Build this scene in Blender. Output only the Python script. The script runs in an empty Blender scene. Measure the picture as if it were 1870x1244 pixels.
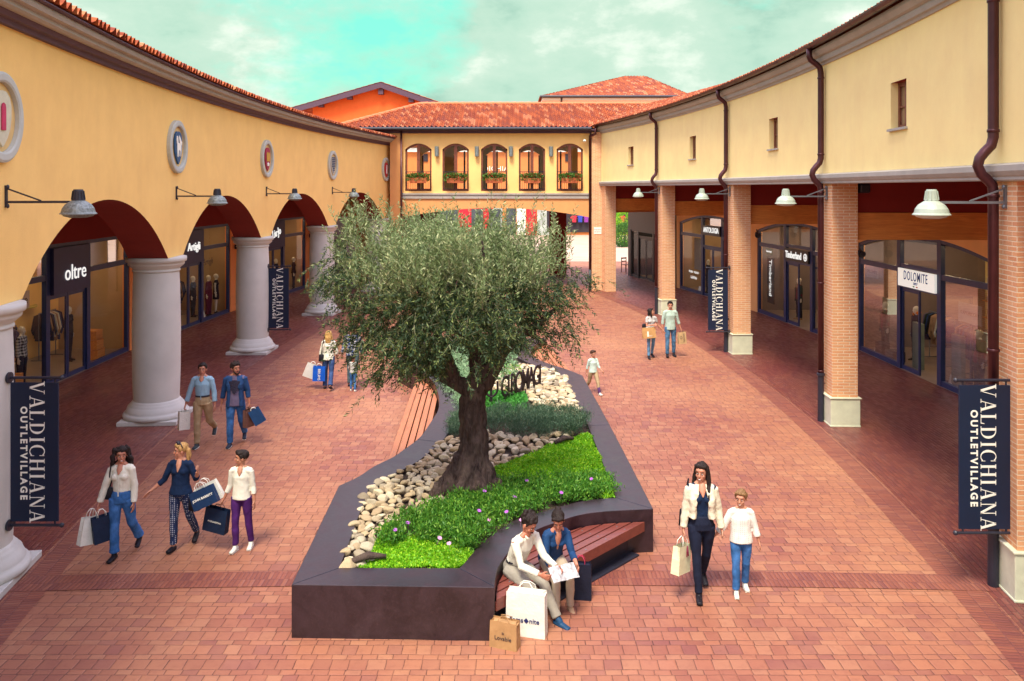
import bpy, bmesh, math, random
import numpy as np
from mathutils import Vector as V, Matrix, noise, Euler
random.seed(7)
rng = np.random.default_rng(11)
R = math.radians
sc = bpy.context.scene
COL = sc.collection
PI = math.pi
# ------------------------------------------------------------------ camera, world, sun
F_PX, CX, HZ, CAMZ = 1500.0, 935.0, 343.0, 4.9
cam = bpy.data.cameras.new('camera')
cam.lens = 36.0 * F_PX / 1870.0
cam.sensor_width = 36.0
cam.shift_y = -(622 - HZ) / 1870.0
cam.clip_end = 3000
co = bpy.data.objects.new('camera', cam)
COL.objects.link(co)
co.location = (0, 0, CAMZ)
co.rotation_euler = (R(90), 0, 0)
sc.camera = co
sc.view_settings.view_transform = 'Standard'
sc.view_settings.look = 'None'
sc.view_settings.gamma = 1.0
sc.view_settings.exposure = 1.76
SUN_EL, SUN_AZ = 61.0, 198.0      # azimuth clockwise from +Y (north)
w = bpy.data.worlds.new('World'); sc.world = w; w.use_nodes = True
nt = w.node_tree; nt.nodes.clear()
def wn(t, **k):
    n = nt.nodes.new(t)
    for a, b in k.items(): setattr(n, a, b)
    return n
out = wn('ShaderNodeOutputWorld'); bg = wn('ShaderNodeBackground'); bg.inputs['Strength'].default_value = 0.142
sky = wn('ShaderNodeTexSky', sky_type='NISHITA', sun_disc=False)
sky.sun_elevation = R(SUN_EL); sky.sun_rotation = R(SUN_AZ)
tc = wn('ShaderNodeTexCoord'); sep = wn('ShaderNodeSeparateXYZ')
nt.links.new(tc.outputs['Generated'], sep.inputs[0])
mp = wn('ShaderNodeMapping'); mp.inputs['Scale'].default_value = (2.2, 2.2, 4.2); mp.inputs['Location'].default_value = (3.5, 3.0, 3.0)
nt.links.new(tc.outputs['Generated'], mp.inputs[0])
def wnoise(vec, scale, det, rough, dist=0.0):
    n = wn('ShaderNodeTexNoise'); n.inputs['Scale'].default_value = scale; n.inputs['Detail'].default_value = det
    n.inputs['Roughness'].default_value = rough; n.inputs['Distortion'].default_value = dist
    nt.links.new(vec, n.inputs['Vector']); return n.outputs['Fac']
def wramp(fac, stops):
    r = wn('ShaderNodeValToRGB'); nt.links.new(fac, r.inputs[0]); e = r.color_ramp.elements
    while len(e) > 1: e.remove(e[-1])
    e[0].position, e[0].color = stops[0][0], (*stops[0][1], 1)
    for p, c in stops[1:]:
        x = e.new(p); x.color = (*c, 1)
    return r.outputs[0]
def wmix(fac, a, b, mode='MIX'):
    m = wn('ShaderNodeMix', data_type='RGBA', blend_type=mode)
    for s, v in ((m.inputs[0], fac), (m.inputs[6], a), (m.inputs[7], b)):
        if hasattr(v, 'is_linked') or hasattr(v, 'links'): nt.links.new(v, s)
        else: s.default_value = v if isinstance(v, (int, float)) else (*v, 1)
    return m.outputs[2]
n1 = wnoise(mp.outputs[0], 1.3, 12, 0.58, 0.05)
n2 = wnoise(mp.outputs[0], 1.8, 12, 0.60, 0.05)
clearc = wmix(1.0, sky.outputs[0], (0.30, 0.72, 0.42), 'MULTIPLY')       # mint tinted clear sky
clear2 = wmix(0.8, clearc, (0.55, 2.0, 1.55))
cloudc = wramp(n2, [(0.36, (0.72, 1.30, 1.04)), (0.45, (1.15, 1.70, 1.36)), (0.54, (1.35, 1.82, 1.48)), (0.64, (2.2, 2.35, 2.05))])
cf = wramp(n1, [(0.38, (0, 0, 0)), (0.50, (1, 1, 1))])
vis = wmix(cf, clear2, cloudc)
# unseen sky overhead is tinted lavender to lend the shadows purple
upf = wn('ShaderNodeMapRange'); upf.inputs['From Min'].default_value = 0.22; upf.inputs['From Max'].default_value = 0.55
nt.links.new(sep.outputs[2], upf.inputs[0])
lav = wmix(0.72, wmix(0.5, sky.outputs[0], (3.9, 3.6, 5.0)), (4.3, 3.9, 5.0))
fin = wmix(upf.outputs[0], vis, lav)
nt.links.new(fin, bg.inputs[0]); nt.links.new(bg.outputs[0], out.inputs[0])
sl = bpy.data.lights.new('sun', 'SUN'); sl.energy = 1.7; sl.angle = R(16); sl.color = (1.0, 0.93, 0.72)
so = bpy.data.objects.new('sun', sl); COL.objects.link(so)
az, el = R(SUN_AZ), R(SUN_EL)
sd = V((math.sin(az) * math.cos(el), math.cos(az) * math.cos(el), math.sin(el)))
so.rotation_euler = sd.to_track_quat('Z', 'Y').to_euler()
so.location = sd * 60

# ------------------------------------------------------------------ photo pixel -> world
def G(px, py, z=0.0):
    d = F_PX * (CAMZ - z) / (py - HZ)
    return V(((px - CX) * d / F_PX, d, z))
def GZ(px, py, Y):
    return V(((px - CX) * Y / F_PX, Y, CAMZ - (py - HZ) * Y / F_PX))

# ------------------------------------------------------------------ materials
class NB:
    def __init__(s, name):
        s.m = bpy.data.materials.new(name); s.m.use_nodes = True
        s.t = s.m.node_tree; s.b = s.t.nodes['Principled BSDF']; s.o = s.t.nodes['Material Output']
    def n(s, t, **k):
        x = s.t.nodes.new(t)
        for a, b in k.items(): setattr(x, a, b)
        return x
    def l(s, a, b): s.t.links.new(a, b)
    def val(s, sock, v):
        if hasattr(v, 'links'): s.l(v, sock)
        elif isinstance(v, (tuple, list)) and len(v) == 3 and sock.type == 'RGBA': sock.default_value = (*v, 1)
        else: sock.default_value = v
    def math(s, op, a, b=0.0, c=0.0):
        x = s.n('ShaderNodeMath', operation=op)
        s.val(x.inputs[0], a); s.val(x.inputs[1], b)
        if op in ('MULTIPLY_ADD',): s.val(x.inputs[2], c)
        return x.outputs[0]
    def mix(s, f, a, b, mode='MIX'):
        x = s.n('ShaderNodeMix', data_type='RGBA', blend_type=mode)
        s.val(x.inputs[0], f); s.val(x.inputs[6], a); s.val(x.inputs[7], b); return x.outputs[2]
    def co(s, kind='Object', scale=None):
        x = s.n('ShaderNodeTexCoord').outputs[kind]
        if scale is not None:
            m = s.n('ShaderNodeMapping'); s.l(x, m.inputs[0]); m.inputs['Scale'].default_value = scale; x = m.outputs[0]
        return x
    def noise(s, vec, scale, det=4, rough=0.55, dist=0):
        x = s.n('ShaderNodeTexNoise'); s.l(vec, x.inputs['Vector'])
        x.inputs['Scale'].default_value = scale; x.inputs['Detail'].default_value = det
        x.inputs['Roughness'].default_value = rough; x.inputs['Distortion'].default_value = dist
        return x.outputs['Fac']
    def rampf(s, f, a, b, lo=0.0, hi=1.0):
        x = s.n('ShaderNodeMapRange'); s.val(x.inputs[0], f)
        for i, v in enumerate((a, b, lo, hi)): x.inputs[i + 1].default_value = v
        return x.outputs[0]
    def bump(s, h, strength=0.3, dist=0.02):
        x = s.n('ShaderNodeBump'); x.inputs['Strength'].default_value = strength; x.inputs['Distance'].default_value = dist
        s.l(h, x.inputs['Height']); s.l(x.outputs[0], s.b.inputs['Normal'])
    def fin(s, col, rough=0.6, metal=0.0, spec=None):
        s.val(s.b.inputs['Base Color'], col); s.val(s.b.inputs['Roughness'], rough); s.val(s.b.inputs['Metallic'], metal)
        if spec is not None: s.b.inputs['Specular IOR Level'].default_value = spec
        return s.m
MATS = {}
def mat(name, col, rough=0.6, var=0.12, scale=6.0, metal=0.0, bump=0.0, bscale=40.0, spec=None, big=0.0):
    """plain surface with mottled colour, a little large-scale wear and fine bump"""
    if name in MATS: return MATS[name]
    b = NB(name); c = b.co()
    f = b.noise(c, scale, 5)
    d = tuple(x * (1 - var) for x in col); e = tuple(min(1, x * (1 + var)) for x in col)
    cc = b.mix(b.rampf(f, 0.3, 0.7), d, e)
    if big: cc = b.mix(b.rampf(b.noise(c, 0.55, 4), 0.42, 0.7, 0, big), cc, tuple(x * 0.62 for x in col))
    if bump: b.bump(b.noise(c, bscale, 4), bump, 0.01)
    MATS[name] = b.fin(cc, rough, metal, spec); return MATS[name]

def m_stucco(name, col):
    b = NB(name); c = b.co()
    st = b.noise(b.co('Object', (1, 1, 0.18)), 3.0, 6, 0.6)
    cc = b.mix(b.rampf(b.noise(c, 1.4, 6, 0.65), 0.3, 0.7), tuple(x * 0.93 for x in col), tuple(min(1, x * 1.05) for x in col))
    cc = b.mix(b.rampf(st, 0.45, 0.8, 0, 0.18), cc, (col[0] * 0.75, col[1] * 0.7, col[2] * 0.8))
    cc = b.mix(b.rampf(b.noise(c, 60, 3), 0.55, 0.8, 0, 0.12), cc, tuple(x * 0.8 for x in col))
    b.bump(b.noise(c, 45, 5, 0.7), 0.28, 0.012)
    return b.fin(cc, 0.88, 0, 0.25)
M = {}
M['stucco_left'] = m_stucco('ochre_stucco', (0.98, 0.63, 0.215))
M['stucco_right'] = m_stucco('yellow_stucco', (1.0, 0.77, 0.35))
M['stucco_bridge'] = m_stucco('apricot_stucco', (0.98, 0.60, 0.22))
M['stucco_orange'] = m_stucco('orange_stucco', (0.74, 0.25, 0.075))
M['stucco_far'] = m_stucco('vermilion_stucco', (0.88, 0.17, 0.04))
M['stucco_bay'] = m_stucco('bright_peach_stucco', (0.97, 0.50, 0.20))
M['stucco_lintel'] = m_stucco('peach_stucco', (0.74, 0.36, 0.14))
M['maroon'] = m_stucco('maroon_plaster', (0.24, 0.025, 0.022))
M['soffit'] = m_stucco('russet_soffit', (0.26, 0.04, 0.032))
M['cornice'] = mat('grey_cornice', (0.40, 0.37, 0.34), 0.7, 0.08, 4, big=0.3, bump=0.1)
M['cornice_dark'] = mat('plum_shade_trim', (0.10, 0.055, 0.09), 0.7, 0.1, 4)  # eaves shade put into the cove colour; dark boards use it too
M['stone'] = mat('column_plaster', (0.60, 0.59, 0.545), 0.72, 0.05, 3, big=0.28, bump=0.12, bscale=30)
M['concrete'] = mat('pale_concrete', (0.66, 0.68, 0.50), 0.8, 0.09, 7, big=0.35, bump=0.15)
M['copper'] = mat('brown_drainpipe', (0.075, 0.022, 0.026), 0.35, 0.15, 5, metal=0.5)
M['black'] = mat('black_iron', (0.02, 0.02, 0.035), 0.45, 0.2, 8)
M['navyframe'] = mat('navy_frame', (0.022, 0.034, 0.115), 0.4, 0.15, 6)
M['banner'] = mat('navy_banner', (0.003, 0.012, 0.042), 0.55, 0.12, 3)
M['white'] = mat('white_print', (0.92, 0.92, 0.84), 0.5, 0.03, 5)
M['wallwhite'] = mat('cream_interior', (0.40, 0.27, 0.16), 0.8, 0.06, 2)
M['galv'] = mat('galvanised_shade', (0.20, 0.23, 0.23), 0.5, 0.5, 34, metal=0.3)
M['mint'] = mat('white_enamel_shade', (0.36, 0.42, 0.36), 0.35, 0.06, 12)
M['steel'] = mat('grey_steel', (0.20, 0.22, 0.25), 0.4, 0.12, 9, metal=0.6)
M['woodframe'] = mat('brown_window_frame', (0.20, 0.055, 0.028), 0.5, 0.2, 12)
M['terra'] = mat('terracotta_trough', (0.62, 0.18, 0.07), 0.75, 0.12, 9)
M['bark'] = None
M['soil'] = mat('soil', (0.05, 0.032, 0.022), 0.95, 0.4, 20, bump=0.6)
M['dark'] = mat('dark_interior', (0.03, 0.022, 0.03), 0.8, 0.2, 3)
M['skinny'] = None

def m_brick():
    b = NB('pier_brick'); c = b.co('UV')
    t = b.n('ShaderNodeTexBrick'); b.l(c, t.inputs['Vector'])
    t.inputs['Color1'].default_value = (0.80, 0.40, 0.20, 1); t.inputs['Color2'].default_value = (0.66, 0.27, 0.13, 1)
    t.inputs['Mortar'].default_value = (0.86, 0.72, 0.50, 1); t.inputs['Scale'].default_value = 1.0
    t.inputs['Mortar Size'].default_value = 0.0075; t.inputs['Brick Width'].default_value = 0.235; t.inputs['Row Height'].default_value = 0.06
    t.inputs['Mortar Smooth'].default_value = 0.3; t.inputs['Bias'].default_value = -0.2
    n = b.noise(c, 4, 5)
    cc = b.mix(b.rampf(n, 0.35, 0.75, 0, 0.5), t.outputs['Color'], (0.66, 0.40, 0.23))
    cc = b.mix(b.rampf(b.noise(c, 50, 4), 0.5, 0.8, 0, 0.3), cc, (0.30, 0.12, 0.07))
    inv = b.math('SUBTRACT', 1.0, t.outputs['Fac'])
    b.bump(b.math('ADD', inv, b.math('MULTIPLY', b.noise(c, 60, 4), 0.35)), 0.6, 0.012)
    return b.fin(cc, 0.9, 0, 0.2)
M['brick'] = m_brick()

def m_paver(name, axis_long, big, small, wid, ca, cb, cmort, wob=0.006, rough=0.62, bigmix=0.5, band=False):
    """hand-laid pavers: courses of two depths, every block with a tone of its own"""
    b = NB(name); c = b.co('UV' if axis_long == 'uv' else 'Object')
    nz = b.n('ShaderNodeTexNoise'); b.l(c, nz.inputs['Vector']); nz.inputs['Scale'].default_value = 2.2; nz.inputs['Detail'].default_value = 5
    ad = b.n('ShaderNodeVectorMath', operation='SCALE'); b.l(nz.outputs['Color'], ad.inputs[0]); ad.inputs['Scale'].default_value = wob * 6
    sm = b.n('ShaderNodeVectorMath', operation='ADD'); b.l(c, sm.inputs[0]); b.l(ad.outputs[0], sm.inputs[1])
    sp = b.n('ShaderNodeSeparateXYZ'); b.l(sm.outputs[0], sp.inputs[0])
    x, y = sp.outputs[0], sp.outputs[1]
    p = big + small
    yn = b.math('DIVIDE', y, p); yi = b.math('FLOOR', yn); yf = b.math('MULTIPLY', b.math('SUBTRACT', yn, yi), p)
    iss = b.math('GREATER_THAN', yf, big)
    row = b.math('ADD', b.math('MULTIPLY', yi, 2.0), iss)
    yl = b.math('SUBTRACT', yf, b.math('MULTIPLY', iss, big))
    hh = b.math('ADD', big, b.math('MULTIPLY', iss, small - big))
    wr = b.n('ShaderNodeTexWhiteNoise', noise_dimensions='1D'); b.l(row, wr.inputs['W'])
    xn = b.math('ADD', b.math('DIVIDE', x, b.math('ADD', wid, b.math('MULTIPLY', wr.outputs['Value'], wid * 0.22))), b.math('MULTIPLY', wr.outputs['Value'], 7.3))
    xi = b.math('FLOOR', xn); xf = b.math('MULTIPLY', b.math('SUBTRACT', xn, xi), wid)
    dx = b.math('MINIMUM', xf, b.math('SUBTRACT', wid, xf)); dy = b.math('MINIMUM', yl, b.math('SUBTRACT', hh, yl))
    d = b.math('MINIMUM', dx, dy)
    cx = b.n('ShaderNodeCombineXYZ'); b.l(xi, cx.inputs[0]); b.l(row, cx.inputs[1])
    wc = b.n('ShaderNodeTexWhiteNoise', noise_dimensions='2D'); b.l(cx.outputs[0], wc.inputs['Vector'])
    v = wc.outputs['Value']; cs = b.n('ShaderNodeSeparateColor'); b.l(wc.outputs['Color'], cs.inputs[0])
    col = b.mix(v, ca, cb)
    col = b.mix(b.math('MULTIPLY', b.math('GREATER_THAN', cs.outputs[1], 0.84), 0.55), col, (ca[0] * 1.08, ca[1] * 1.3, ca[2] * 1.3))
    col = b.mix(b.math('MULTIPLY', b.math('GREATER_THAN', cs.outputs[2], 0.88), 0.5), col, (cb[0] * 0.75, cb[1] * 0.7, cb[2] * 1.1))
    obj = b.co('Object')
    col = b.mix(b.rampf(b.noise(obj, 0.22, 5, 0.6), 0.4, 0.65, 0, bigmix), col, (0.45, 0.215, 0.11))
    col = b.mix(b.rampf(b.noise(obj, 9, 6, 0.7), 0.5, 0.75, 0, 0.35), col, (cb[0] * 0.6, cb[1] * 0.55, cb[2] * 0.6))
    spt = b.noise(obj, 5.0, 2); col = b.mix(b.rampf(spt, 0.76, 0.79, 0, 0.6), col, (0.05, 0.02, 0.02))
    gap = b.rampf(b.math('ADD', d, b.math('MULTIPLY', b.noise(obj, 30, 3), 0.006)), 0.0045, 0.0085)
    # joints pick up dirt unevenly
    gs = b.rampf(b.noise(obj, 3.0, 4), 0.35, 0.7, 0.45, 1.0)
    col = b.mix(b.math('MULTIPLY', b.math('SUBTRACT', 1.0, gap), gs), col, cmort)
    h = b.math('ADD', b.math('MULTIPLY', b.rampf(d, 0.0, 0.016), 1.0), b.math('ADD', b.math('MULTIPLY', b.noise(obj, 40, 5), 0.25), b.math('MULTIPLY', v, 0.35)))
    b.bump(h, 0.55, 0.008)
    rr = b.math('ADD', rough - 0.12, b.math('MULTIPLY', cs.outputs[0], 0.2))
    return b.fin(col, rr, 0, 0.4)
M['paver'] = m_paver('plaza_pavers', 'obj', 0.18, 0.09, 0.155, (0.325, 0.122, 0.074), (0.235, 0.077, 0.055), (0.022, 0.006, 0.010), bigmix=0.6)
M['paver_band'] = m_paver('edge_pavers', 'uv', 0.2, 0.2, 0.052, (0.25, 0.075, 0.05), (0.17, 0.045, 0.036), (0.09, 0.03, 0.04), rough=0.6, bigmix=0.2)
M['paver_arcade'] = m_paver('arcade_pavers', 'uv', 0.075, 0.075, 0.17, (0.20, 0.052, 0.042), (0.138, 0.032, 0.034), (0.035, 0.008, 0.014), rough=0.42, bigmix=0.12)  # arcade shade put partly into this darker brick colour
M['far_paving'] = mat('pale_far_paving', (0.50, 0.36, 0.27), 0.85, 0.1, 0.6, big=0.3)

def m_tile():
    b = NB('clay_tiles'); c = b.co('UV')
    sp = b.n('ShaderNodeSeparateXYZ'); b.l(c, sp.inputs[0])
    cx = b.n('ShaderNodeCombineXYZ'); b.l(b.math('FLOOR', sp.outputs[0]), cx.inputs[0]); b.l(b.math('FLOOR', sp.outputs[1]), cx.inputs[1])
    wc = b.n('ShaderNodeTexWhiteNoise', noise_dimensions='2D'); b.l(cx.outputs[0], wc.inputs['Vector'])
    cs = b.n('ShaderNodeSeparateColor'); b.l(wc.outputs['Color'], cs.inputs[0])
    col = b.mix(wc.outputs['Value'], (0.40, 0.100, 0.032), (0.24, 0.048, 0.022))
    col = b.mix(b.math('MULTIPLY', b.math('GREATER_THAN', cs.outputs[1], 0.8), 0.7), col, (0.52, 0.23, 0.11))
    col = b.mix(b.math('MULTIPLY', b.math('GREATER_THAN', cs.outputs[2], 0.86), 0.6), col, (0.20, 0.05, 0.04))
    o = b.co('Object')
    col = b.mix(b.rampf(b.noise(o, 5, 6, 0.7), 0.5, 0.8, 0, 0.4), col, (0.25, 0.09, 0.06))
    b.bump(b.noise(o, 60, 3), 0.2, 0.01)
    return b.fin(col, 0.85, 0, 0.25)
M['tile'] = m_tile()

def m_glass():
    b = NB('shop_glass'); t = b.t
    tr = b.n('ShaderNodeBsdfTransparent'); tr.inputs[0].default_value = (0.90, 0.92, 0.93, 1)
    gl = b.n('ShaderNodeBsdfGlossy'); gl.inputs['Roughness'].default_value = 0.02; gl.inputs['Color'].default_value = (0.9, 0.92, 0.95, 1)
    fr = b.n('ShaderNodeFresnel'); fr.inputs['IOR'].default_value = 1.5
    f = b.math('ADD', b.math('MULTIPLY', fr.outputs[0], 0.5), 0.01)
    mx = b.n('ShaderNodeMixShader'); b.l(f, mx.inputs[0]); b.l(tr.outputs[0], mx.inputs[1]); b.l(gl.outputs[0], mx.inputs[2])
    b.l(mx.outputs[0], b.o.inputs['Surface']); return b.m
M['glass'] = m_glass()

def m_emit(name, col, s):
    b = NB(name); e = b.n('ShaderNodeEmission'); e.inputs[0].default_value = (*col, 1); e.inputs[1].default_value = s
    b.l(e.outputs[0], b.o.inputs['Surface']); return b.m
def m_glow_sign():
    b = NB('glow_whitened_sign_face'); b.b.inputs['Emission Color'].default_value = (1, 1, .92, 1); b.b.inputs['Emission Strength'].default_value = .16  # weak emission added to whiten the sign face, which stands in shade
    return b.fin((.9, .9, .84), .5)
M['glow_sign'] = m_glow_sign()
M['lamp'] = m_emit('warm_ceiling_lamp', (1.0, 0.70, 0.38), 42.0)
M['litsign'] = m_emit('lit_white_letters', (1.0, 0.95, 0.9), 0.30)

def m_wood(name, a, c2, sc_=(1, 14, 14), rough=0.5):
    b = NB(name); c = b.co('Object', sc_)
    f = b.noise(c, 2.5, 6, 0.6, 0.6)
    cc = b.mix(b.rampf(f, 0.3, 0.7), a, c2)
    cc = b.mix(b.rampf(b.noise(b.co(), 1.5, 3), 0.4, 0.8, 0, 0.4), cc, tuple(x * 0.6 for x in a))
    b.bump(f, 0.15, 0.005)
    return b.fin(cc, rough)
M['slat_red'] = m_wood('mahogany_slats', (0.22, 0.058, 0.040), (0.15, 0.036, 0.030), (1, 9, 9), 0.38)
M['slat_orange'] = m_wood('orange_oiled_slats', (0.50, 0.18, 0.075), (0.38, 0.12, 0.05), (9, 1, 9), 0.45)  # orange wood tone of the left and far benches
M['beamwood'] = m_wood('pine_beam', (0.80, 0.33, 0.07), (0.58, 0.18, 0.04), (1.0, 8, 12), 0.5)

def m_corten():
    b = NB('corten_steel'); c = b.co()
    f = b.noise(c, 2.3, 9, 0.68, 1.2)
    cc = b.mix(b.rampf(f, 0.35, 0.68), (0.008, 0.003, 0.007), (0.032, 0.014, 0.022))
    cc = b.mix(b.rampf(b.noise(c, 14, 6, 0.7, 2.0), 0.5, 0.8, 0, 0.45), cc, (0.065, 0.034, 0.043))
    cc = b.mix(b.rampf(b.noise(c, 1.1, 8, 0.75), 0.6, 0.75, 0, 0.35), cc, (0.085, 0.052, 0.062))
    b.bump(b.noise(c, 22, 6), 0.12, 0.01)
    return b.fin(cc, b.rampf(f, 0.3, 0.7, 0.30, 0.48), 0.0, 0.75)
M['corten'] = m_corten()

def m_leaf(name, a, c2, c3=None, rough=0.5):
    b = NB(name); g = b.n('ShaderNodeNewGeometry')
    r = g.outputs['Random Per Island']
    cc = b.mix(r, a, c2)
    if c3: cc = b.mix(b.math('MULTIPLY', b.math('GREATER_THAN', r, 0.8), 0.8), cc, c3)
    cc = b.mix(b.rampf(b.noise(b.co(), 2.2, 3), 0.4, 0.7, 0, 0.35), cc, tuple(x * 0.55 for x in a))
    m = b.fin(cc, rough, 0, 0.35)
    tl = b.n('ShaderNodeBsdfTranslucent'); b.l(cc, tl.inputs[0])
    mx = b.n('ShaderNodeMixShader'); mx.inputs[0].default_value = 0.28
    b.l(b.b.outputs[0], mx.inputs[1]); b.l(tl.outputs[0], mx.inputs[2]); b.l(mx.outputs[0], b.o.inputs['Surface'])
    return m
M['olive_leaf'] = m_leaf('olive_leaves', (0.028, 0.066, 0.030), (0.075, 0.125, 0.045), (0.27, 0.33, 0.10))
M['olive_shoot'] = m_leaf('sunlit_olive_shoots', (0.12, 0.19, 0.065), (0.28, 0.36, 0.15), (0.58, 0.62, 0.32))  # upper shoots paler: sunlight on the crown top put into the colour
M['sedum'] = m_leaf('sedum_leaves', (0.13, 0.42, 0.010), (0.30, 0.64, 0.02), (0.55, 0.80, 0.05))
M['shrub'] = m_leaf('daisy_bush_leaves', (0.05, 0.19, 0.02), (0.12, 0.33, 0.03), (0.26, 0.48, 0.06))
M['rosemary'] = m_leaf('rosemary_needles', (0.05, 0.12, 0.07), (0.11, 0.19, 0.11), (0.2, 0.28, 0.17))
M['santolina'] = m_leaf('santolina_leaves', (0.20, 0.38, 0.19), (0.36, 0.52, 0.3))
M['clover'] = m_leaf('clover_leaves', (0.05, 0.24, 0.04), (0.09, 0.36, 0.05))
M['bush'] = m_leaf('far_bush_leaves', (0.05, 0.16, 0.03), (0.12, 0.28, 0.05))
M['geranium'] = m_leaf('geranium_leaves', (0.06, 0.17, 0.03), (0.14, 0.28, 0.05))
M['petal_red'] = mat('red_petals', (0.62, 0.03, 0.03), 0.6, 0.2, 30)
M['petal_violet'] = mat('violet_petals', (0.42, 0.10, 0.55), 0.6, 0.2, 30)
M['petal_pink'] = mat('pink_petals', (0.75, 0.32, 0.62), 0.6, 0.2, 30)

def m_bark():
    b = NB('olive_bark'); c = b.co('Object', (1, 1, 0.28))
    f = b.noise(c, 11, 8, 0.7, 1.4); g = b.noise(b.co(), 3.2, 6, 0.6)
    cc = b.mix(b.rampf(f, 0.35, 0.65), (0.028, 0.018, 0.020), (0.13, 0.09, 0.08))
    cc = b.mix(b.rampf(g, 0.5, 0.75, 0, 0.6), cc, (0.20, 0.145, 0.115))
    b.bump(f, 0.9, 0.05)
    return b.fin(cc, 0.95, 0, 0.15)
M['bark'] = m_bark()
def m_stone():
    b = NB('river_stone'); oi = b.n('ShaderNodeObjectInfo').outputs['Random']
    g = b.n('ShaderNodeNewGeometry').outputs['Random Per Island']
    r = b.math('FRACT', b.math('ADD', oi, g))
    x = b.n('ShaderNodeValToRGB'); b.l(r, x.inputs[0]); e = x.color_ramp.elements
    e[0].position = 0; e[0].color = (0.50, 0.39, 0.235, 1); e[1].position = 1; e[1].color = (0.60, 0.52, 0.35, 1)
    for p, c in ((0.25, (0.36, 0.27, 0.17)), (0.45, (0.64, 0.57, 0.42)), (0.62, (0.20, 0.16, 0.12)), (0.75, (0.76, 0.68, 0.48)), (0.88, (0.40, 0.29, 0.17))):
        k = e.new(p); k.color = (*c, 1)
    c = b.co()
    cc = b.mix(b.rampf(b.noise(c, 9, 6, 0.65), 0.4, 0.7, 0, 0.4), x.outputs[0], (0.24, 0.17, 0.11))
    b.bump(b.noise(c, 30, 5), 0.25, 0.01)
    return b.fin(cc, 0.85, 0, 0.25)
M['rock'] = m_stone()

def fabric(name, col, rough=0.85, var=0.16):
    if name in MATS: return MATS[name]
    b = NB(name); c = b.co()
    f = b.noise(c, 7, 5, 0.6); g = b.noise(b.co('Object', (1, 1, 0.35)), 20, 4)
    cc = b.mix(b.rampf(f, 0.35, 0.7), tuple(x * (1 - var) for x in col), tuple(min(1, x * (1 + var)) for x in col))
    cc = b.mix(b.rampf(g, 0.55, 0.8, 0, 0.25), cc, tuple(x * 0.65 for x in col))
    b.bump(b.noise(c, 14, 5, 0.6, 0.8), 0.35, 0.02)
    MATS[name] = b.fin(cc, rough, 0, 0.2); return MATS[name]
def m_denim(name, col):
    if name in MATS: return MATS[name]
    b = NB(name); c = b.co()
    cc = b.mix(b.rampf(b.noise(c, 5, 5, 0.6), 0.4, 0.68), col, tuple(min(1, x * 1.9 + 0.02) for x in col))
    cc = b.mix(b.rampf(b.noise(b.co('Object', (1, 1, 0.4)), 24, 4), 0.5, 0.8, 0, 0.5), cc, tuple(x * 0.5 for x in col))
    b.bump(b.noise(c, 16, 5, 0.6, 0.8), 0.4, 0.02)
    MATS[name] = b.fin(cc, 0.85, 0, 0.2); return MATS[name]
def m_skin(name, col):
    if name in MATS: return MATS[name]
    b = NB(name); c = b.co()
    cc = b.mix(b.rampf(b.noise(c, 12, 3), 0.35, 0.7), col, (min(1, col[0] * 1.08), col[1] * 0.86, col[2] * 0.8))
    b.b.inputs['Subsurface Weight'].default_value = 0.08; b.b.inputs['Subsurface Radius'].default_value = (0.02, 0.008, 0.004)
    MATS[name] = b.fin(cc, 0.5, 0, 0.35); return MATS[name]
def m_hair(name, col):
    if name in MATS: return MATS[name]
    b = NB(name); f = b.noise(b.co('Object', (6, 6, 0.8)), 14, 4, 0.6)
    cc = b.mix(b.rampf(f, 0.35, 0.65), tuple(x * 0.6 for x in col), tuple(min(1, x * 1.5) for x in col))
    b.bump(f, 0.6, 0.01)
    MATS[name] = b.fin(cc, 0.62, 0, 0.2); return MATS[name]

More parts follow.
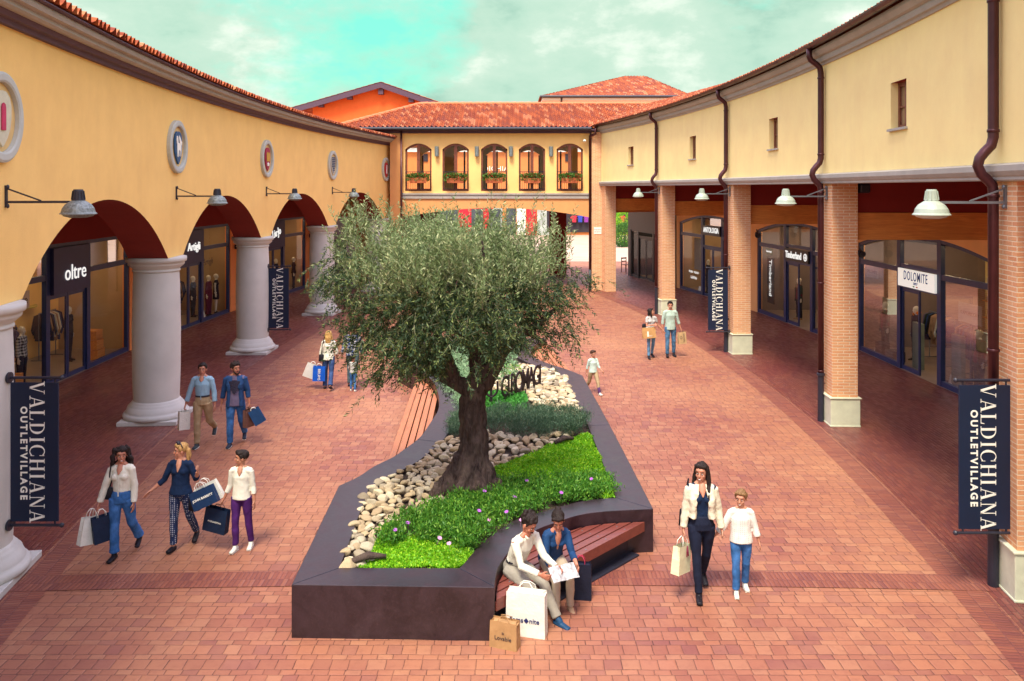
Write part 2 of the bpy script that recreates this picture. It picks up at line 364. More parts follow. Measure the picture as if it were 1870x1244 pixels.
# ------------------------------------------------------------------ objects and metadata
def tag(o, label=None, cat=None, group=None, kind=None):
    if label: o['label'] = label
    if cat: o['category'] = cat
    if group: o['group'] = group
    if kind: o['kind'] = kind
    return o
def thing(name, label, cat, loc=(0, 0, 0), rz=0.0, group=None):
    o = bpy.data.objects.new(name, None); COL.objects.link(o); o.empty_display_size = 0.1
    o.location = loc; o.rotation_euler = (0, 0, rz)
    return tag(o, label, cat, group)
def dup(o, parent=None, **k):
    c = o.copy(); COL.objects.link(c); c.parent = parent
    for ch in o.children: dup(ch, c)
    for a, b in k.items():
        if a in ('label', 'group', 'category'): c[a] = b
        else: setattr(c, a, b)
    return c
class MB:
    """collects shapes, then builds ONE mesh object"""
    def __init__(s): s.v = []; s.f = []; s.mi = []; s.uv = {}; s.cur = 0
    def add(s, vs, fs, uvs=None):
        o = len(s.v); s.v += [tuple(p) for p in vs]
        for i, f in enumerate(fs):
            if uvs is not None: s.uv[len(s.f)] = uvs[i]
            s.f.append(tuple(o + k for k in f)); s.mi.append(s.cur)
    def box(s, x0, x1, y0, y1, z0, z1, mtx=None):
        vs = [V((x, y, z)) for x in (x0, x1) for y in (y0, y1) for z in (z0, z1)]
        if mtx is not None: vs = [mtx @ p for p in vs]
        s.add(vs, [(0, 1, 3, 2), (4, 6, 7, 5), (0, 4, 5, 1), (2, 3, 7, 6), (0, 2, 6, 4), (1, 5, 7, 3)])
    def bar(s, a, b, w, h=None, up=V((0, 0, 1))):
        a, b = V(a), V(b); h = h or w; t = (b - a).normalized()
        u = up if abs(t.dot(up)) < 0.95 else V((0, 1, 0))
        sx = t.cross(u).normalized(); sz = sx.cross(t).normalized()
        vs = [p + sx * (i * w / 2) + sz * (j * h / 2) for p in (a, b) for i in (-1, 1) for j in (-1, 1)]
        s.add(vs, [(0, 1, 3, 2), (4, 6, 7, 5), (0, 4, 5, 1), (2, 3, 7, 6), (0, 2, 6, 4), (1, 5, 7, 3)])
    def tube(s, pts, r, n=10, cap=True):
        pts = [V(p) for p in pts]; k = len(pts)
        rs = r if isinstance(r, (list, tuple)) else [r] * k
        vs = []; ref = V((0, 0, 1))
        for i, p in enumerate(pts):
            t = (pts[min(i + 1, k - 1)] - pts[max(i - 1, 0)]).normalized()
            if i == 0:
                a = t.cross(ref) if abs(t.dot(ref)) < 0.9 else t.cross(V((0, 1, 0)))
                a.normalize()
            else: a = (a - t * a.dot(t)).normalized()
            b = t.cross(a)
            vs += [p + (a * math.cos(2 * PI * j / n) + b * math.sin(2 * PI * j / n)) * rs[i] for j in range(n)]
        fs = [(i * n + j, i * n + (j + 1) % n, (i + 1) * n + (j + 1) % n, (i + 1) * n + j) for i in range(k - 1) for j in range(n)]
        if cap: fs += [tuple(range(n - 1, -1, -1)), tuple((k - 1) * n + j for j in range(n))]
        s.add(vs, fs)
    def lathe(s, prof, c=(0, 0, 0), n=24, cap=False, mtx=None):
        vs = [V((c[0] + r * math.cos(2 * PI * j / n), c[1] + r * math.sin(2 * PI * j / n), c[2] + z)) for r, z in prof for j in range(n)]
        if mtx is not None: vs = [mtx @ p for p in vs]
        k = len(prof)
        fs = [(i * n + j, i * n + (j + 1) % n, (i + 1) * n + (j + 1) % n, (i + 1) * n + j) for i in range(k - 1) for j in range(n)]
        if cap: fs += [tuple(range(n - 1, -1, -1)), tuple((k - 1) * n + j for j in range(n))]
        s.add(vs, fs)
    def poly(s, pts, ext=None):
        """flat polygon, optionally extruded by vector ext"""
        pts = [V(p) for p in pts]; n = len(pts)
        if ext is None: s.add(pts, [tuple(range(n))]); return
        e = V(ext)
        s.add(pts + [p + e for p in pts], [tuple(range(n - 1, -1, -1)), tuple(range(n, 2 * n))] + [(i, (i + 1) % n, n + (i + 1) % n, n + i) for i in range(n)])
    def ell(s, c, r, nu=12, nv=8, rot=None):
        vs = []; c = V(c)
        for i in range(nv + 1):
            th = PI * i / nv
            for j in range(nu):
                p = V((r[0] * math.sin(th) * math.cos(2 * PI * j / nu), r[1] * math.sin(th) * math.sin(2 * PI * j / nu), r[2] * math.cos(th)))
                vs.append(c + (rot @ p if rot is not None else p))
        s.add(vs, [(i * nu + j, (i + 1) * nu + j, (i + 1) * nu + (j + 1) % nu, i * nu + (j + 1) % nu) for i in range(nv) for j in range(nu)])
    def build(s, name, m, parent=None, smooth=False, bevel=0.0, loc=None):
        me = bpy.data.meshes.new(name); me.from_pydata(s.v, [], s.f)
        ms = m if isinstance(m, (list, tuple)) else [m]
        for x in ms: me.materials.append(x)
        if len(ms) > 1: me.polygons.foreach_set('material_index', s.mi)
        if s.uv:
            l = me.uv_layers.new(name='UVMap')
            for pi, u in s.uv.items():
                for k, li in enumerate(me.polygons[pi].loop_indices): l.data[li].uv = u[k]
        if smooth: me.polygons.foreach_set('use_smooth', [True] * len(me.polygons))
        me.update()
        bm = bmesh.new(); bm.from_mesh(me); bmesh.ops.remove_doubles(bm, verts=bm.verts, dist=1e-5)
        bmesh.ops.recalc_face_normals(bm, faces=bm.faces); bm.to_mesh(me); bm.free()
        o = bpy.data.objects.new(name, me); COL.objects.link(o)
        if parent is not None: o.parent = parent
        if loc is not None: o.location = loc
        if bevel:
            b = o.modifiers.new('bevel', 'BEVEL'); b.width = bevel; b.segments = 2; b.limit_method = 'ANGLE'; b.angle_limit = R(40)
        return o
def np_mesh(name, verts, quads, m, parent=None, smooth=False):
    me = bpy.data.meshes.new(name); n = len(verts); k = len(quads); q = quads.shape[1]
    me.vertices.add(n); me.vertices.foreach_set('co', np.ascontiguousarray(verts, dtype=np.float32).ravel())
    me.loops.add(k * q); me.loops.foreach_set('vertex_index', np.ascontiguousarray(quads, dtype=np.int32).ravel())
    me.polygons.add(k); me.polygons.foreach_set('loop_start', np.arange(0, k * q, q, dtype=np.int32)); me.polygons.foreach_set('loop_total', np.full(k, q, dtype=np.int32))
    me.update(calc_edges=True); me.materials.append(m)
    if smooth: me.polygons.foreach_set('use_smooth', [True] * k)
    o = bpy.data.objects.new(name, me); COL.objects.link(o)
    if parent is not None: o.parent = parent
    return o
def leaves(name, base, dirn, length, width, m, parent=None):
    """one rhombic leaf per row of base/dirn"""
    n = len(base); d = dirn / np.linalg.norm(dirn, axis=1, keepdims=True)
    r = rng.normal(size=(n, 3)); s = np.cross(d, r); s /= np.linalg.norm(s, axis=1, keepdims=True) + 1e-9
    up = np.cross(s, d)
    L = length[:, None]; W = width[:, None]
    v = np.stack([base, base + d * L * 0.45 + s * W / 2 + up * L * 0.06, base + d * L, base + d * L * 0.45 - s * W / 2 + up * L * 0.06], axis=1).reshape(-1, 3)
    return np_mesh(name, v, np.arange(4 * n).reshape(-1, 4), m, parent)
def evalmesh(o, name):
    dg = bpy.context.evaluated_depsgraph_get(); dg.update()
    return bpy.data.meshes.new_from_object(o.evaluated_get(dg))
def text(s, size, name, m, parent=None, mtx=Matrix(), ext=0.004, ax='CENTER', spacing=1.0, bold=0.0, sx=1.0):
    cu = bpy.data.curves.new('t', 'FONT'); cu.body = s; cu.size = size; cu.extrude = ext; cu.align_x = ax; cu.align_y = 'CENTER'
    cu.space_character = spacing; cu.offset = bold; cu.resolution_u = 3
    o = bpy.data.objects.new('t', cu); COL.objects.link(o)
    me = evalmesh(o, name); COL.objects.unlink(o); bpy.data.objects.remove(o); bpy.data.curves.remove(cu)
    me.name = name; me.materials.clear(); me.materials.append(m)
    me.transform(mtx @ Matrix.Diagonal((sx, 1, 1, 1)))
    r = bpy.data.objects.new(name, me); COL.objects.link(r)
    if parent is not None: r.parent = parent
    return r
FRONT = Matrix.Rotation(R(90), 4, 'X')      # text plane -> XZ, facing -Y
# ------------------------------------------------------------------ the two curved arcades: base curves
def xl(s): return -7.77 + 0.0056 * (s - 23.7) ** 2
def xr(s): return 6.88 - 0.0063 * (s - 19.8) ** 2
def LF(s, o, z):       # left building, o = metres out towards the plaza
    d = 0.0112 * (s - 23.7); k = 1 / math.hypot(1, d)
    return V((xl(s) + o * k, s - d * k * o, z))
def RF(s, o, z):
    d = -0.0126 * (s - 19.8); k = 1 / math.hypot(1, d)
    return V((xr(s) - o * k, s + d * k * o, z))
LC = [3.0, 10.25, 17.45, 24.6, 31.95, 39.2]
RC = [2.75, 9.95, 17.1, 24.4, 31.8, 38.9]

def sweep(fn, s0, s1, prof, ds=0.5, mb=None, close=True):
    """profile of (out, z) pairs carried along a base curve"""
    mb = mb or MB(); n = max(2, int(round((s1 - s0) / ds))) + 1; k = len(prof)
    vs = []
    for i in range(n):
        s = s0 + (s1 - s0) * i / (n - 1)
        vs += [fn(s, o, z) for o, z in prof]
    fs = [(i * k + j, i * k + (j + 1) % k, (i + 1) * k + (j + 1) % k, (i + 1) * k + j) for i in range(n - 1) for j in range(k if close else k - 1)]
    if close: fs += [tuple(range(k)), tuple((n - 1) * k + j for j in range(k - 1, -1, -1))]
    mb.add(vs, fs); return mb

def wall_strips(mb, fn, ss, bot, top, o0, o1, holes=()):
    """wall between offsets o0 (front) and o1 (back); bot(s) gives its lower edge; holes = (sa, sb, za, zb)"""
    for a, b in zip(ss[:-1], ss[1:]):
        m = (a + b) / 2; h = [q for q in holes if q[0] - 1e-6 < m < q[1] + 1e-6]
        spans = [(bot(a), bot(b), top, top)]
        if h: spans = [(bot(a), bot(b), h[0][2], h[0][2]), (h[0][3], h[0][3], top, top)]
        for za, zb, ta, tb in spans:
            mb.cur = 0
            mb.add([fn(a, o0, za), fn(b, o0, zb), fn(b, o0, tb), fn(a, o0, ta)], [(0, 1, 2, 3)])
            mb.add([fn(a, o1, za), fn(b, o1, zb), fn(b, o1, tb), fn(a, o1, ta)], [(3, 2, 1, 0)])
            mb.cur = 1
            mb.add([fn(a, o0, za), fn(b, o0, zb), fn(b, o1, zb), fn(a, o1, za)], [(0, 1, 2, 3)])
            mb.cur = 0
            mb.add([fn(a, o0, ta), fn(b, o0, tb), fn(b, o1, tb), fn(a, o1, ta)], [(3, 2, 1, 0)])
    for q in holes:
        mb.cur = 0
        for s in q[:2]: mb.add([fn(s, o0, q[2]), fn(s, o1, q[2]), fn(s, o1, q[3]), fn(s, o0, q[3])], [(0, 1, 2, 3)])
    for s in (ss[0], ss[-1]):
        mb.add([fn(s, o0, bot(s)), fn(s, o1, bot(s)), fn(s, o1, top), fn(s, o0, top)], [(0, 1, 2, 3)])

def tile_roof(name, eave, ridge, parent, tw=0.2, course=0.34, k=6, sag=0.0):
    """barrel-tile slope between two paired polylines (eave below, ridge above)"""
    E = [V(p) for p in eave]; Rg = [V(p) for p in ridge]
    cum = [0]
    for a, b in zip(E[:-1], E[1:]): cum.append(cum[-1] + (b - a).length)
    nt_ = max(1, int(cum[-1] / tw)); N = nt_ * k + 1
    def at(P, d):
        for i in range(len(cum) - 1):
            if d <= cum[i + 1] + 1e-9:
                t = (d - cum[i]) / (cum[i + 1] - cum[i] + 1e-9); return P[i].lerp(P[i + 1], t)
        return P[-1].copy()
    Ls = []; cols = []
    for i in range(N):
        d = cum[-1] * i / (N - 1); e, r = at(E, d), at(Rg, d); cols.append((e, r)); Ls.append((r - e).length)
    nc = int(math.ceil(max(Ls) / course)); rj = random.Random(3)
    jit = {(c, q): rj.uniform(-0.02, 0.02) for c in range(nt_ + 1) for q in range(nc + 1)}
    vs = []; uvs = []
    for i in range(N):
        e, r = cols[i]; L = Ls[i]; dr = (r - e) / max(L, 1e-6)
        t2 = (cols[min(i + 1, N - 1)][0] - cols[max(i - 1, 0)][0]).normalized()
        nrm = t2.cross(dr)
        if nrm.length < 1e-6: nrm = V((0, 0, 1))
        nrm.normalize()
        if nrm.z < 0: nrm = -nrm
        ph = (i % k) / k; tc_ = i // k
        h = 0.062 * math.sin(PI * ph / 0.6) if ph < 0.6 else -0.022 * math.sin(PI * (ph - 0.6) / 0.4)
        for q in range(nc):
            j = jit[(min(tc_, nt_), q)]
            for vv, lift in ((q * course, 0.038 + j * 0.3), ((q + 1) * course, 0.0)):
                x = min(vv + (j if lift else 0), L)
                vs.append(e + dr * x + nrm * (h + (lift if ph < 0.6 else lift * 0.4)))
                uvs.append((i / k, q + (0.02 if lift else 0.98)))
    M2 = nc * 2; fs = []; fu = []
    for i in range(N - 1):
        for q in range(M2 - 1):
            a = i * M2 + q; b = (i + 1) * M2 + q
            if q // 2 * course > max(Ls[i], Ls[i + 1]) + 0.01: continue
            fs.append((a, b, b + 1, a + 1))
            row = q // 2 + 0.5 if q % 2 == 0 else q // 2 + 1.5
            u0 = (i // k) + 0.5
            fu.append([(u0, row)] * 4)
    mb = MB(); mb.add(vs, fs, fu)
    # open tile ends along the eave
    o = mb.build(name, M['tile'], parent, smooth=False)
    return o

# ------------------------------------------------------------------ ground
g = MB(); xs = [-400, -60, -20, 20, 60, 400]; ys = [-60, -10, 60, 160, 900]
for i in range(5):
    for j in range(4):
        g.add([(xs[i], ys[j], 0), (xs[i + 1], ys[j], 0), (xs[i + 1], ys[j + 1], 0), (xs[i], ys[j + 1], 0)], [(0, 1, 2, 3)])
tag(g.build('ground', M['paver']), kind='structure')
def uvstrip(name, fn, s0, s1, oa, ob, z, m, ds=0.4):
    mb = MB(); n = int((s1 - s0) / ds) + 1; L = 0; pv = None
    for i in range(n - 1):
        a = s0 + (s1 - s0) * i / (n - 1); b = s0 + (s1 - s0) * (i + 1) / (n - 1)
        l = (fn(b, (oa + ob) / 2, 0) - fn(a, (oa + ob) / 2, 0)).length
        mb.add([fn(a, oa, z), fn(b, oa, z), fn(b, ob, z), fn(a, ob, z)], [(0, 1, 2, 3)], [[(L, 0), (L + l, 0), (L + l, abs(ob - oa)), (L, abs(ob - oa))]])
        L += l
    return tag(mb.build(name, m), kind='structure')
uvstrip('arcade_paving', LF, 2, 46, 0.62, -7.5, 0.004, M['paver_arcade'])
uvstrip('arcade_paving', RF, 2, 46, 0.50, -7.5, 0.004, M['paver_arcade'])
uvstrip('paving_band', LF, 2, 46, 1.05, 0.64, 0.004, M['paver_band'])
uvstrip('paving_band', RF, 2, 46, 0.93, 0.52, 0.004, M['paver_band'])
def band_fn(s, o, z): return V((s, 10.32 - 0.0045 * s * s + o, z))
uvstrip('paving_band', band_fn, -6.1, 5.8, -0.2, 0.2, 0.008, M['paver_band'])
def far_fn(s, o, z): return V((s, 54.5 + o, z))
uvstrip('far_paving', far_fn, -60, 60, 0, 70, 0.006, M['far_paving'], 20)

# ------------------------------------------------------------------ LEFT building
LB = thing('arcade_building', 'long curved ochre arcade on the left with thick grey columns and painted roundels', 'building')
SP, RISE, HS = 3.44, 1.26, 3.1
AR = (HS * HS + RISE * RISE) / (2 * RISE)
def lbot(s):
    for a, b in zip(LC[:-1], LC[1:]):
        if a <= s <= b:
            u = s - (a + b) / 2; hs = (b - a) / 2 - 0.48
            if abs(u) >= hs: return SP
            u *= HS / hs
            return SP + math.sqrt(max(AR * AR - u * u, 0)) - (AR - RISE)
    return SP
ss = sorted(set([1.6, 41.0] + [s for a, b in zip(LC[:-1], LC[1:]) for s in ([a, a + 0.48, b - 0.48, b] + [(a + 0.48) + (b - a - 0.96) * i / 28 for i in range(29)])]))
mb = MB(); wall_strips(mb, LF, ss, lbot, 6.93, 0.4, -0.4)
mb.build('wall', [M['stucco_left'], M['soffit']], LB)
sweep(LF, 1.4, 41.2, [(0.4, 6.93), (0.47, 6.93), (0.49, 6.99), (0.56, 7.0), (0.60, 7.06), (0.4, 7.06)]).build('cove', M['cornice_dark'], LB)
sweep(LF, 1.4, 41.2, [(0.4, 7.062), (0.66, 7.062), (0.70, 7.09), (0.70, 7.14), (0.72, 7.145), (0.78, 7.155), (0.80, 7.20), (0.80, 7.235), (0.4, 7.235)]).build('cornice', M['cornice'], LB)
sweep(LF, 1.4, 41.2, [(0.4, 7.238), (0.85, 7.238), (0.87, 7.25), (0.87, 7.27), (0.4, 7.27)]).build('eaves_board', M['cornice_dark'], LB)
SSr = [1.4 + 39.8 * i / 60 for i in range(61)]
tile_roof('roof', [LF(s, 0.93, 7.285) for s in SSr], [LF(s, -2.7, 8.1) for s in SSr], LB, tw=0.19)
tile_roof('roof', [LF(s, -6.3, 7.285) for s in SSr[::-1]], [LF(s, -2.7, 8.1) for s in SSr[::-1]], LB, tw=0.3)
sweep(LF, 1.4, 41.2, [(-6.2, 0), (-6.2, 7.2), (-6.0, 7.2), (-6.0, 0)]).build('rear_wall', M['stucco_left'], LB)
for s in (1.5, 41.0):
    m = MB(); m.poly([LF(s, 0.38, 3.46), LF(s, 0.38, 7.2), LF(s, -2.7, 8.0), LF(s, -6.1, 7.2), LF(s, -6.1, 0), LF(s, -3.9, 0), LF(s, -3.9, 3.46)]); m.build('gable', M['stucco_left'], LB)
sweep(LF, 1.6, 41.0, [(-0.41, 4.86), (-3.7, 4.86), (-3.7, 4.95), (-0.41, 4.95)]).build('ceiling', M['maroon'], LB)
prof_shaft = [(0.455, 0.42), (0.475, 1.0), (0.482, 1.9), (0.465, 2.8), (0.45, 3.16)]
for i, s in enumerate(LC):
    c = LF(s, 0, 0); d = math.atan2(0.0112 * (s - 23.7), 1)
    m = MB(); m.lathe(prof_shaft, c, 64); col = m.build('column', M['stone'], LB, smooth=True)
    m = MB(); m.lathe([(0.46, 3.13), (0.475, 3.14), (0.475, 3.17), (0.46, 3.18), (0.47, 3.20), (0.55, 3.27), (0.56, 3.29), (0.56, 3.33), (0.60, 3.345), (0.605, 3.40), (0.60, 3.438), (0.2, 3.438)], c, 72); m.build('capital', M['stone'], col, smooth=True)
    m = MB(); m.lathe([(0.64, 0.08), (0.66, 0.12), (0.655, 0.16), (0.63, 0.19), (0.60, 0.20), (0.60, 0.225), (0.585, 0.25), (0.56, 0.32), (0.53, 0.335), (0.53, 0.355), (0.50, 0.37), (0.49, 0.40), (0.465, 0.43), (0.44, 0.44)], c, 72, cap=True); m.build('base', M['stone'], col, smooth=True)
    m = MB(); mt = Matrix.Translation(c) @ Matrix.Rotation(-d, 4, 'Z'); m.box(-0.6, 0.6, -0.6, 0.6, 0.0, 0.085, mt); m.build('plinth', M['stone'], col, bevel=0.01)

# ------------------------------------------------------------------ shop bays
def frame_mtx(p0, p1):
    x = (V(p1) - V(p0)); L = x.length; x.normalize(); z = V((0, 0, 1)); y = z.cross(x)
    m = Matrix((x, y, z)).transposed().to_4x4(); m.translation = V(p0); return m, L
BAYS = {}
def shop_bay(par, key, p0, p1, wallm, arch=False, top=3.5, zceil=4.86, sign=None, signm=None, framem=None, wallc=None, depth=4.2, lights=3, door_open=False, floor=None, open_both=False):
    mtx, L = frame_mtx(p0, p1); BAYS[key] = (mtx, L)
    root = bpy.data.objects.new('shop_unit', None); COL.objects.link(root); root.parent = par; root.matrix_world = mtx
    fm = framem or M['navyframe']; e = 0.34; a, b = e, L - e
    def hd(x):
        if not arch: return top
        u = (x - (a + b) / 2) / ((b - a) / 2); return top - arch * u * u
    m = MB()
    xs_ = [a + (b - a) * i / 20 for i in range(21)]
    for y, rev in ((0.0, 0), (0.22, 1)):
        m.add([(0, y, 0), (a, y, 0), (a, y, zceil), (0, y, zceil)], [(0, 1, 2, 3)]); m.add([(b, y, 0), (L, y, 0), (L, y, zceil), (b, y, zceil)], [(0, 1, 2, 3)])
        m.cur = 1
        for i in range(20): m.add([(xs_[i], y, hd(xs_[i])), (xs_[i + 1], y, hd(xs_[i + 1])), (xs_[i + 1], y, zceil), (xs_[i], y, zceil)], [(0, 1, 2, 3)])
        m.cur = 0
    for i in range(20): m.add([(xs_[i], 0, hd(xs_[i])), (xs_[i + 1], 0, hd(xs_[i + 1])), (xs_[i + 1], .22, hd(xs_[i + 1])), (xs_[i], .22, hd(xs_[i]))], [(0, 1, 2, 3)])
    m.add([(a, 0, 0), (a, .22, 0), (a, .22, hd(a)), (a, 0, hd(a))], [(0, 1, 2, 3)]); m.add([(b, 0, 0), (b, .22, 0), (b, .22, hd(b)), (b, 0, hd(b))], [(0, 1, 2, 3)])
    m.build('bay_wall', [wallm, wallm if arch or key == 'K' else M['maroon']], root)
    c0, c1 = L / 2 - 0.93, L / 2 + 0.93; yf = 0.08
    f = MB()
    for x, wd in ((a + .05, .10), (c0 - .09, .18), (c1 + .09, .18), (b - .05, .10)):
        f.box(x - wd / 2, x + wd / 2, yf - .05, yf + .06, 0.0, hd(x) - 0.002)
    for x0, x1 in ((a + .1, c0 - .18), (c1 + .18, b - .1)):
        f.box(x0, x1, yf - .04, yf + .05, 0.0, 0.14); f.box(x0, x1, yf - .04, yf + .05, 2.62, 2.76)
        xm = (x0 + x1) / 2
    f.box(c0, c1, yf - .04, yf + .05, 2.22, 2.30); f.box(c0, c1, yf - .04, yf + .05, 2.76, 2.86)
    n = 20
    for i in range(n):
        xa = a + (b - a) * i / n; xb = a + (b - a) * (i + 1) / n
        f.add([(xa, yf - .045, hd(xa) - .1), (xb, yf - .045, hd(xb) - .1), (xb, yf - .045, hd(xb)), (xa, yf - .045, hd(xa))], [(0, 1, 2, 3)])
        f.add([(xa, yf - .045, hd(xa) - .1), (xb, yf - .045, hd(xb) - .1), (xb, yf + .05, hd(xb) - .1), (xa, yf + .05, hd(xa) - .1)], [(3, 2, 1, 0)])
    fo = f.build('shopfront_frame', fm, root)
    def gl(x0, x1, z0, z1f, z1b):
        q = MB(); q.add([(x0, yf + .012, z0), (x1, yf + .012, z0), (x1, yf + .012, z1b), (x0, yf + .012, z1f)], [(0, 1, 2, 3)]); q.build('glass_pane', M['glass'], fo)
    for x0, x1 in ((a + .1, c0 - .18), (c1 + .18, b - .1)):
        gl(x0, x1, .14, 2.62, 2.62); gl(x0, x1, 2.76, hd(x0) - .1, hd(x1) - .1)
    if sign != 'full': gl(c0, c1, 2.86, hd(c0) - .1, hd(c1) - .1)
    # door: fixed leaf and one leaf standing inwards
    d = MB()
    for (x0, x1) in ((c0, (c0 + c1) / 2 - .01), ((c0 + c1) / 2 + .01, c1)):
        if door_open and x0 > c0 + .1: continue
        for z0, z1 in ((0.01, .12), (2.12, 2.21)): d.box(x0 + .06, x1 - .06, yf, yf + .045, z0, z1)
        d.box(x0, x0 + .06, yf, yf + .045, 0.01, 2.21); d.box(x1 - .06, x1, yf, yf + .045, 0.01, 2.21)
        gl(x0 + .06, x1 - .06, .12, 2.12, 2.12)
    if door_open:
        x1 = c1 - .03
        d.box(x1 - .05, x1, .14, .2, .01, 2.2); d.box(x1 - .05, x1, .9, .96, .01, 2.2); d.box(x1 - .05, x1, .2, .9, .01, .1); d.box(x1 - .05, x1, .2, .9, 2.12, 2.2)
    d.build('door', fm, root)
    # room behind
    wm = wallc or M['wallwhite']; rz = 3.45
    r = MB()
    r.add([(0.02, .23, 0), (0.02, depth, 0), (0.02, depth, rz), (0.02, .23, rz)], [(0, 1, 2, 3)]); r.add([(L - .02, .23, 0), (L - .02, depth, 0), (L - .02, depth, rz), (L - .02, .23, rz)], [(3, 2, 1, 0)])
    r.add([(0.02, depth, 0), (L - .02, depth, 0), (L - .02, depth, rz), (0.02, depth, rz)], [(0, 1, 2, 3)])
    r.add([(0.02, .23, rz), (L - .02, .23, rz), (L - .02, depth, rz), (0.02, depth, rz)], [(0, 1, 2, 3)])
    if arch: r.add([(0.02, .23, rz), (L - .02, .23, rz), (L - .02, .23, 4.2), (0.02, .23, 4.2)], [(0, 1, 2, 3)]) if top < 3.45 else None
    r.mi[0] = 1 if arch else 0; r.mi[1] = 0 if arch else 1; r.build('shop_room', [mat('dim_interior', (.075, .05, .045), .85, .1, 2), wm], root)  # shop dimness put into dark wall colour; one end wall kept pale
    fl = MB(); fl.add([(0.02, .0, .012), (L - .02, .0, .012), (L - .02, depth, .012), (0.02, depth, .012)], [(0, 1, 2, 3)]); fl.build('shop_floor', floor or mat('shop_floor', (0.30, 0.22, 0.17), .3, .1, 3), root)
    for i in range(lights):
        x = L * (i + .6) / (lights + .2)
        for y in (0.75, 2.6):
            q = MB(); q.lathe([(0.09, 0), (0.09, .03), (0.0, .03)], (x, y, rz - .045), 12); q.lathe([(0.085, .001), (0.0, .001)], (x, y, rz - .045), 12); q.build('ceiling_lamp', M['lamp'], root)
    return root, fo
def bay_at(key, x, y, z=0.0): return BAYS[key][0] @ V((x, y, z))
def bay_rz(key):
    m = BAYS[key][0]; return math.atan2(m[1][0], m[0][0])

LBY = [10.4, 17.6, 24.95, 32.3, 39.7, 46.6]
def lbw(s): return LF(s, -3.72, 0)
dk = mat('navy_sign_board', (0.022, 0.024, 0.095), 0.45, .1, 4)
bk = mat('black_sign_board', (0.012, 0.012, 0.014), 0.4, .1, 4)
shopsL = []
for i in range(5):
    r, fo = shop_bay(LB, 'L%d' % i, lbw(LBY[i]), lbw(LBY[i + 1]), mat('vivid_orange_pilaster', (0.93, 0.30, 0.09), .85, .06, 3), sign='full', lights=3 if i < 4 else 1, wallc=(M['wallwhite'] if i < 4 else M['dark']) if i != 1 else mat('tan_interior', (0.50, 0.33, 0.18), .8, .05, 2))
    shopsL.append(r)
    mtx, L = BAYS['L%d' % i]
    q = MB(); q.box(L / 2 - .93, L / 2 + .93, -.06, 0.06, 2.24, 3.4); sb = q.build('sign_board', dk, r)
    if i == 0: text('oltre', .62, 'lettering', M['litsign'], sb, Matrix.Translation((L / 2, -.075, 2.75)) @ FRONT, .012)
    if i == 1:
        text('oltre', .56, 'lettering', M['litsign'], sb, Matrix.Translation((L / 2 + .12, -.075, 2.72)) @ FRONT, .006)
    if i == 2: text('Artigli', .40, 'lettering', M['litsign'], sb, Matrix.Translation((L / 2 + .1, -.075, 2.82)) @ FRONT, .012)
    if i == 3: text('Liu·Jo', .50, 'lettering', M['litsign'], sb, Matrix.Translation((L / 2, -.075, 2.9)) @ Matrix.Rotation(R(-12), 4, 'Y') @ FRONT, .012, sx=.8)
# small hanging sign boards inside the windows
def window_card(key, par, x, z, wd, ht, txt, m, tm, y=.16, size=.2, label=''):
    q = MB(); q.box(x - wd / 2, x + wd / 2, y, y + .02, z - ht / 2, z + ht / 2); c = q.build('window_sign', m, par)
    if txt: text(txt, size, 'lettering', tm, c, Matrix.Translation((x, y - .006, z)) @ FRONT, .003)
    return c
tan = mat('tan_card', (0.55, 0.42, 0.33), .6, .05, 3); inkc = mat('dark_ink', (0.03, 0.025, 0.04), .5, .1, 5)
window_card('L1', shopsL[1], 1.85, 2.25, .75, .42, 'oltre', tan, inkc, size=.3)
window_card('L2', shopsL[2], 5.6, 2.15, .9, .01, 'Artigli', M['dark'], mat('brown_ink', (0.10, 0.05, 0.05), .5), size=.36)
window_card('L3', shopsL[3], 1.7, 2.0, .8, .5, 'Liu Jo', tan, inkc, size=.2)
# transverse speaker boxes on orange strips
for s in (24.95, 32.3, 39.7):
    m = MB(); p = LF(s, -3.62, 2.55); m.box(-.05, .05, -.05, .05, -.09, .09, Matrix.Translation(p)); m.build('door_entry_panel', M['black'], LB)

# ------------------------------------------------------------------ RIGHT building
RB = thing('arcade_building', 'long curved yellow arcade on the right with slim brick piers and brown drainpipes', 'building')
WC = [6.35, 13.5, 20.75, 28.1, 35.3]
holes = [(s - .33, s + .33, 5.88, 6.66) for s in WC]
ss = sorted(set([1.4, 41.5] + [q for h in holes for q in h[:2]] + [1.4 + .8 * i for i in range(51)]))
ss = [s for s in ss if not any(h[0] + 1e-6 < s < h[1] - 1e-6 for h in holes) and s <= 41.5]
mb = MB(); wall_strips(mb, RF, ss, lambda s: 5.0, 7.48, 0.27, -0.27, holes)
mb.build('wall', [M['stucco_right'], M['maroon']], RB)
sweep(RF, 1.3, 41.5, [(0.272, 4.985), (0.33, 4.985), (0.34, 5.0), (0.34, 5.03), (0.36, 5.05), (0.39, 5.10), (0.39, 5.17), (0.275, 5.20)]).build('string_course', M['cornice'], RB)
sweep(RF, 1.3, 41.6, [(0.2, 7.48), (0.30, 7.48), (0.32, 7.53), (0.36, 7.54), (0.38, 7.60), (0.38, 7.64), (0.44, 7.66), (0.50, 7.74), (0.50, 7.80), (0.2, 7.80)]).build('cornice', M['cornice'], RB)
gp = [(0.52 + .085 + .085 * math.cos(R(t)), 7.885 + .085 * math.sin(R(t))) for t in range(180, 361, 20)]
gp2 = [(0.52 + .085 + .07 * math.cos(R(t)), 7.885 + .07 * math.sin(R(t))) for t in range(360, 179, -20)]
sweep(RF, 1.3, 41.6, gp + gp2).build('gutter', M['copper'], RB, smooth=False)
m = MB()
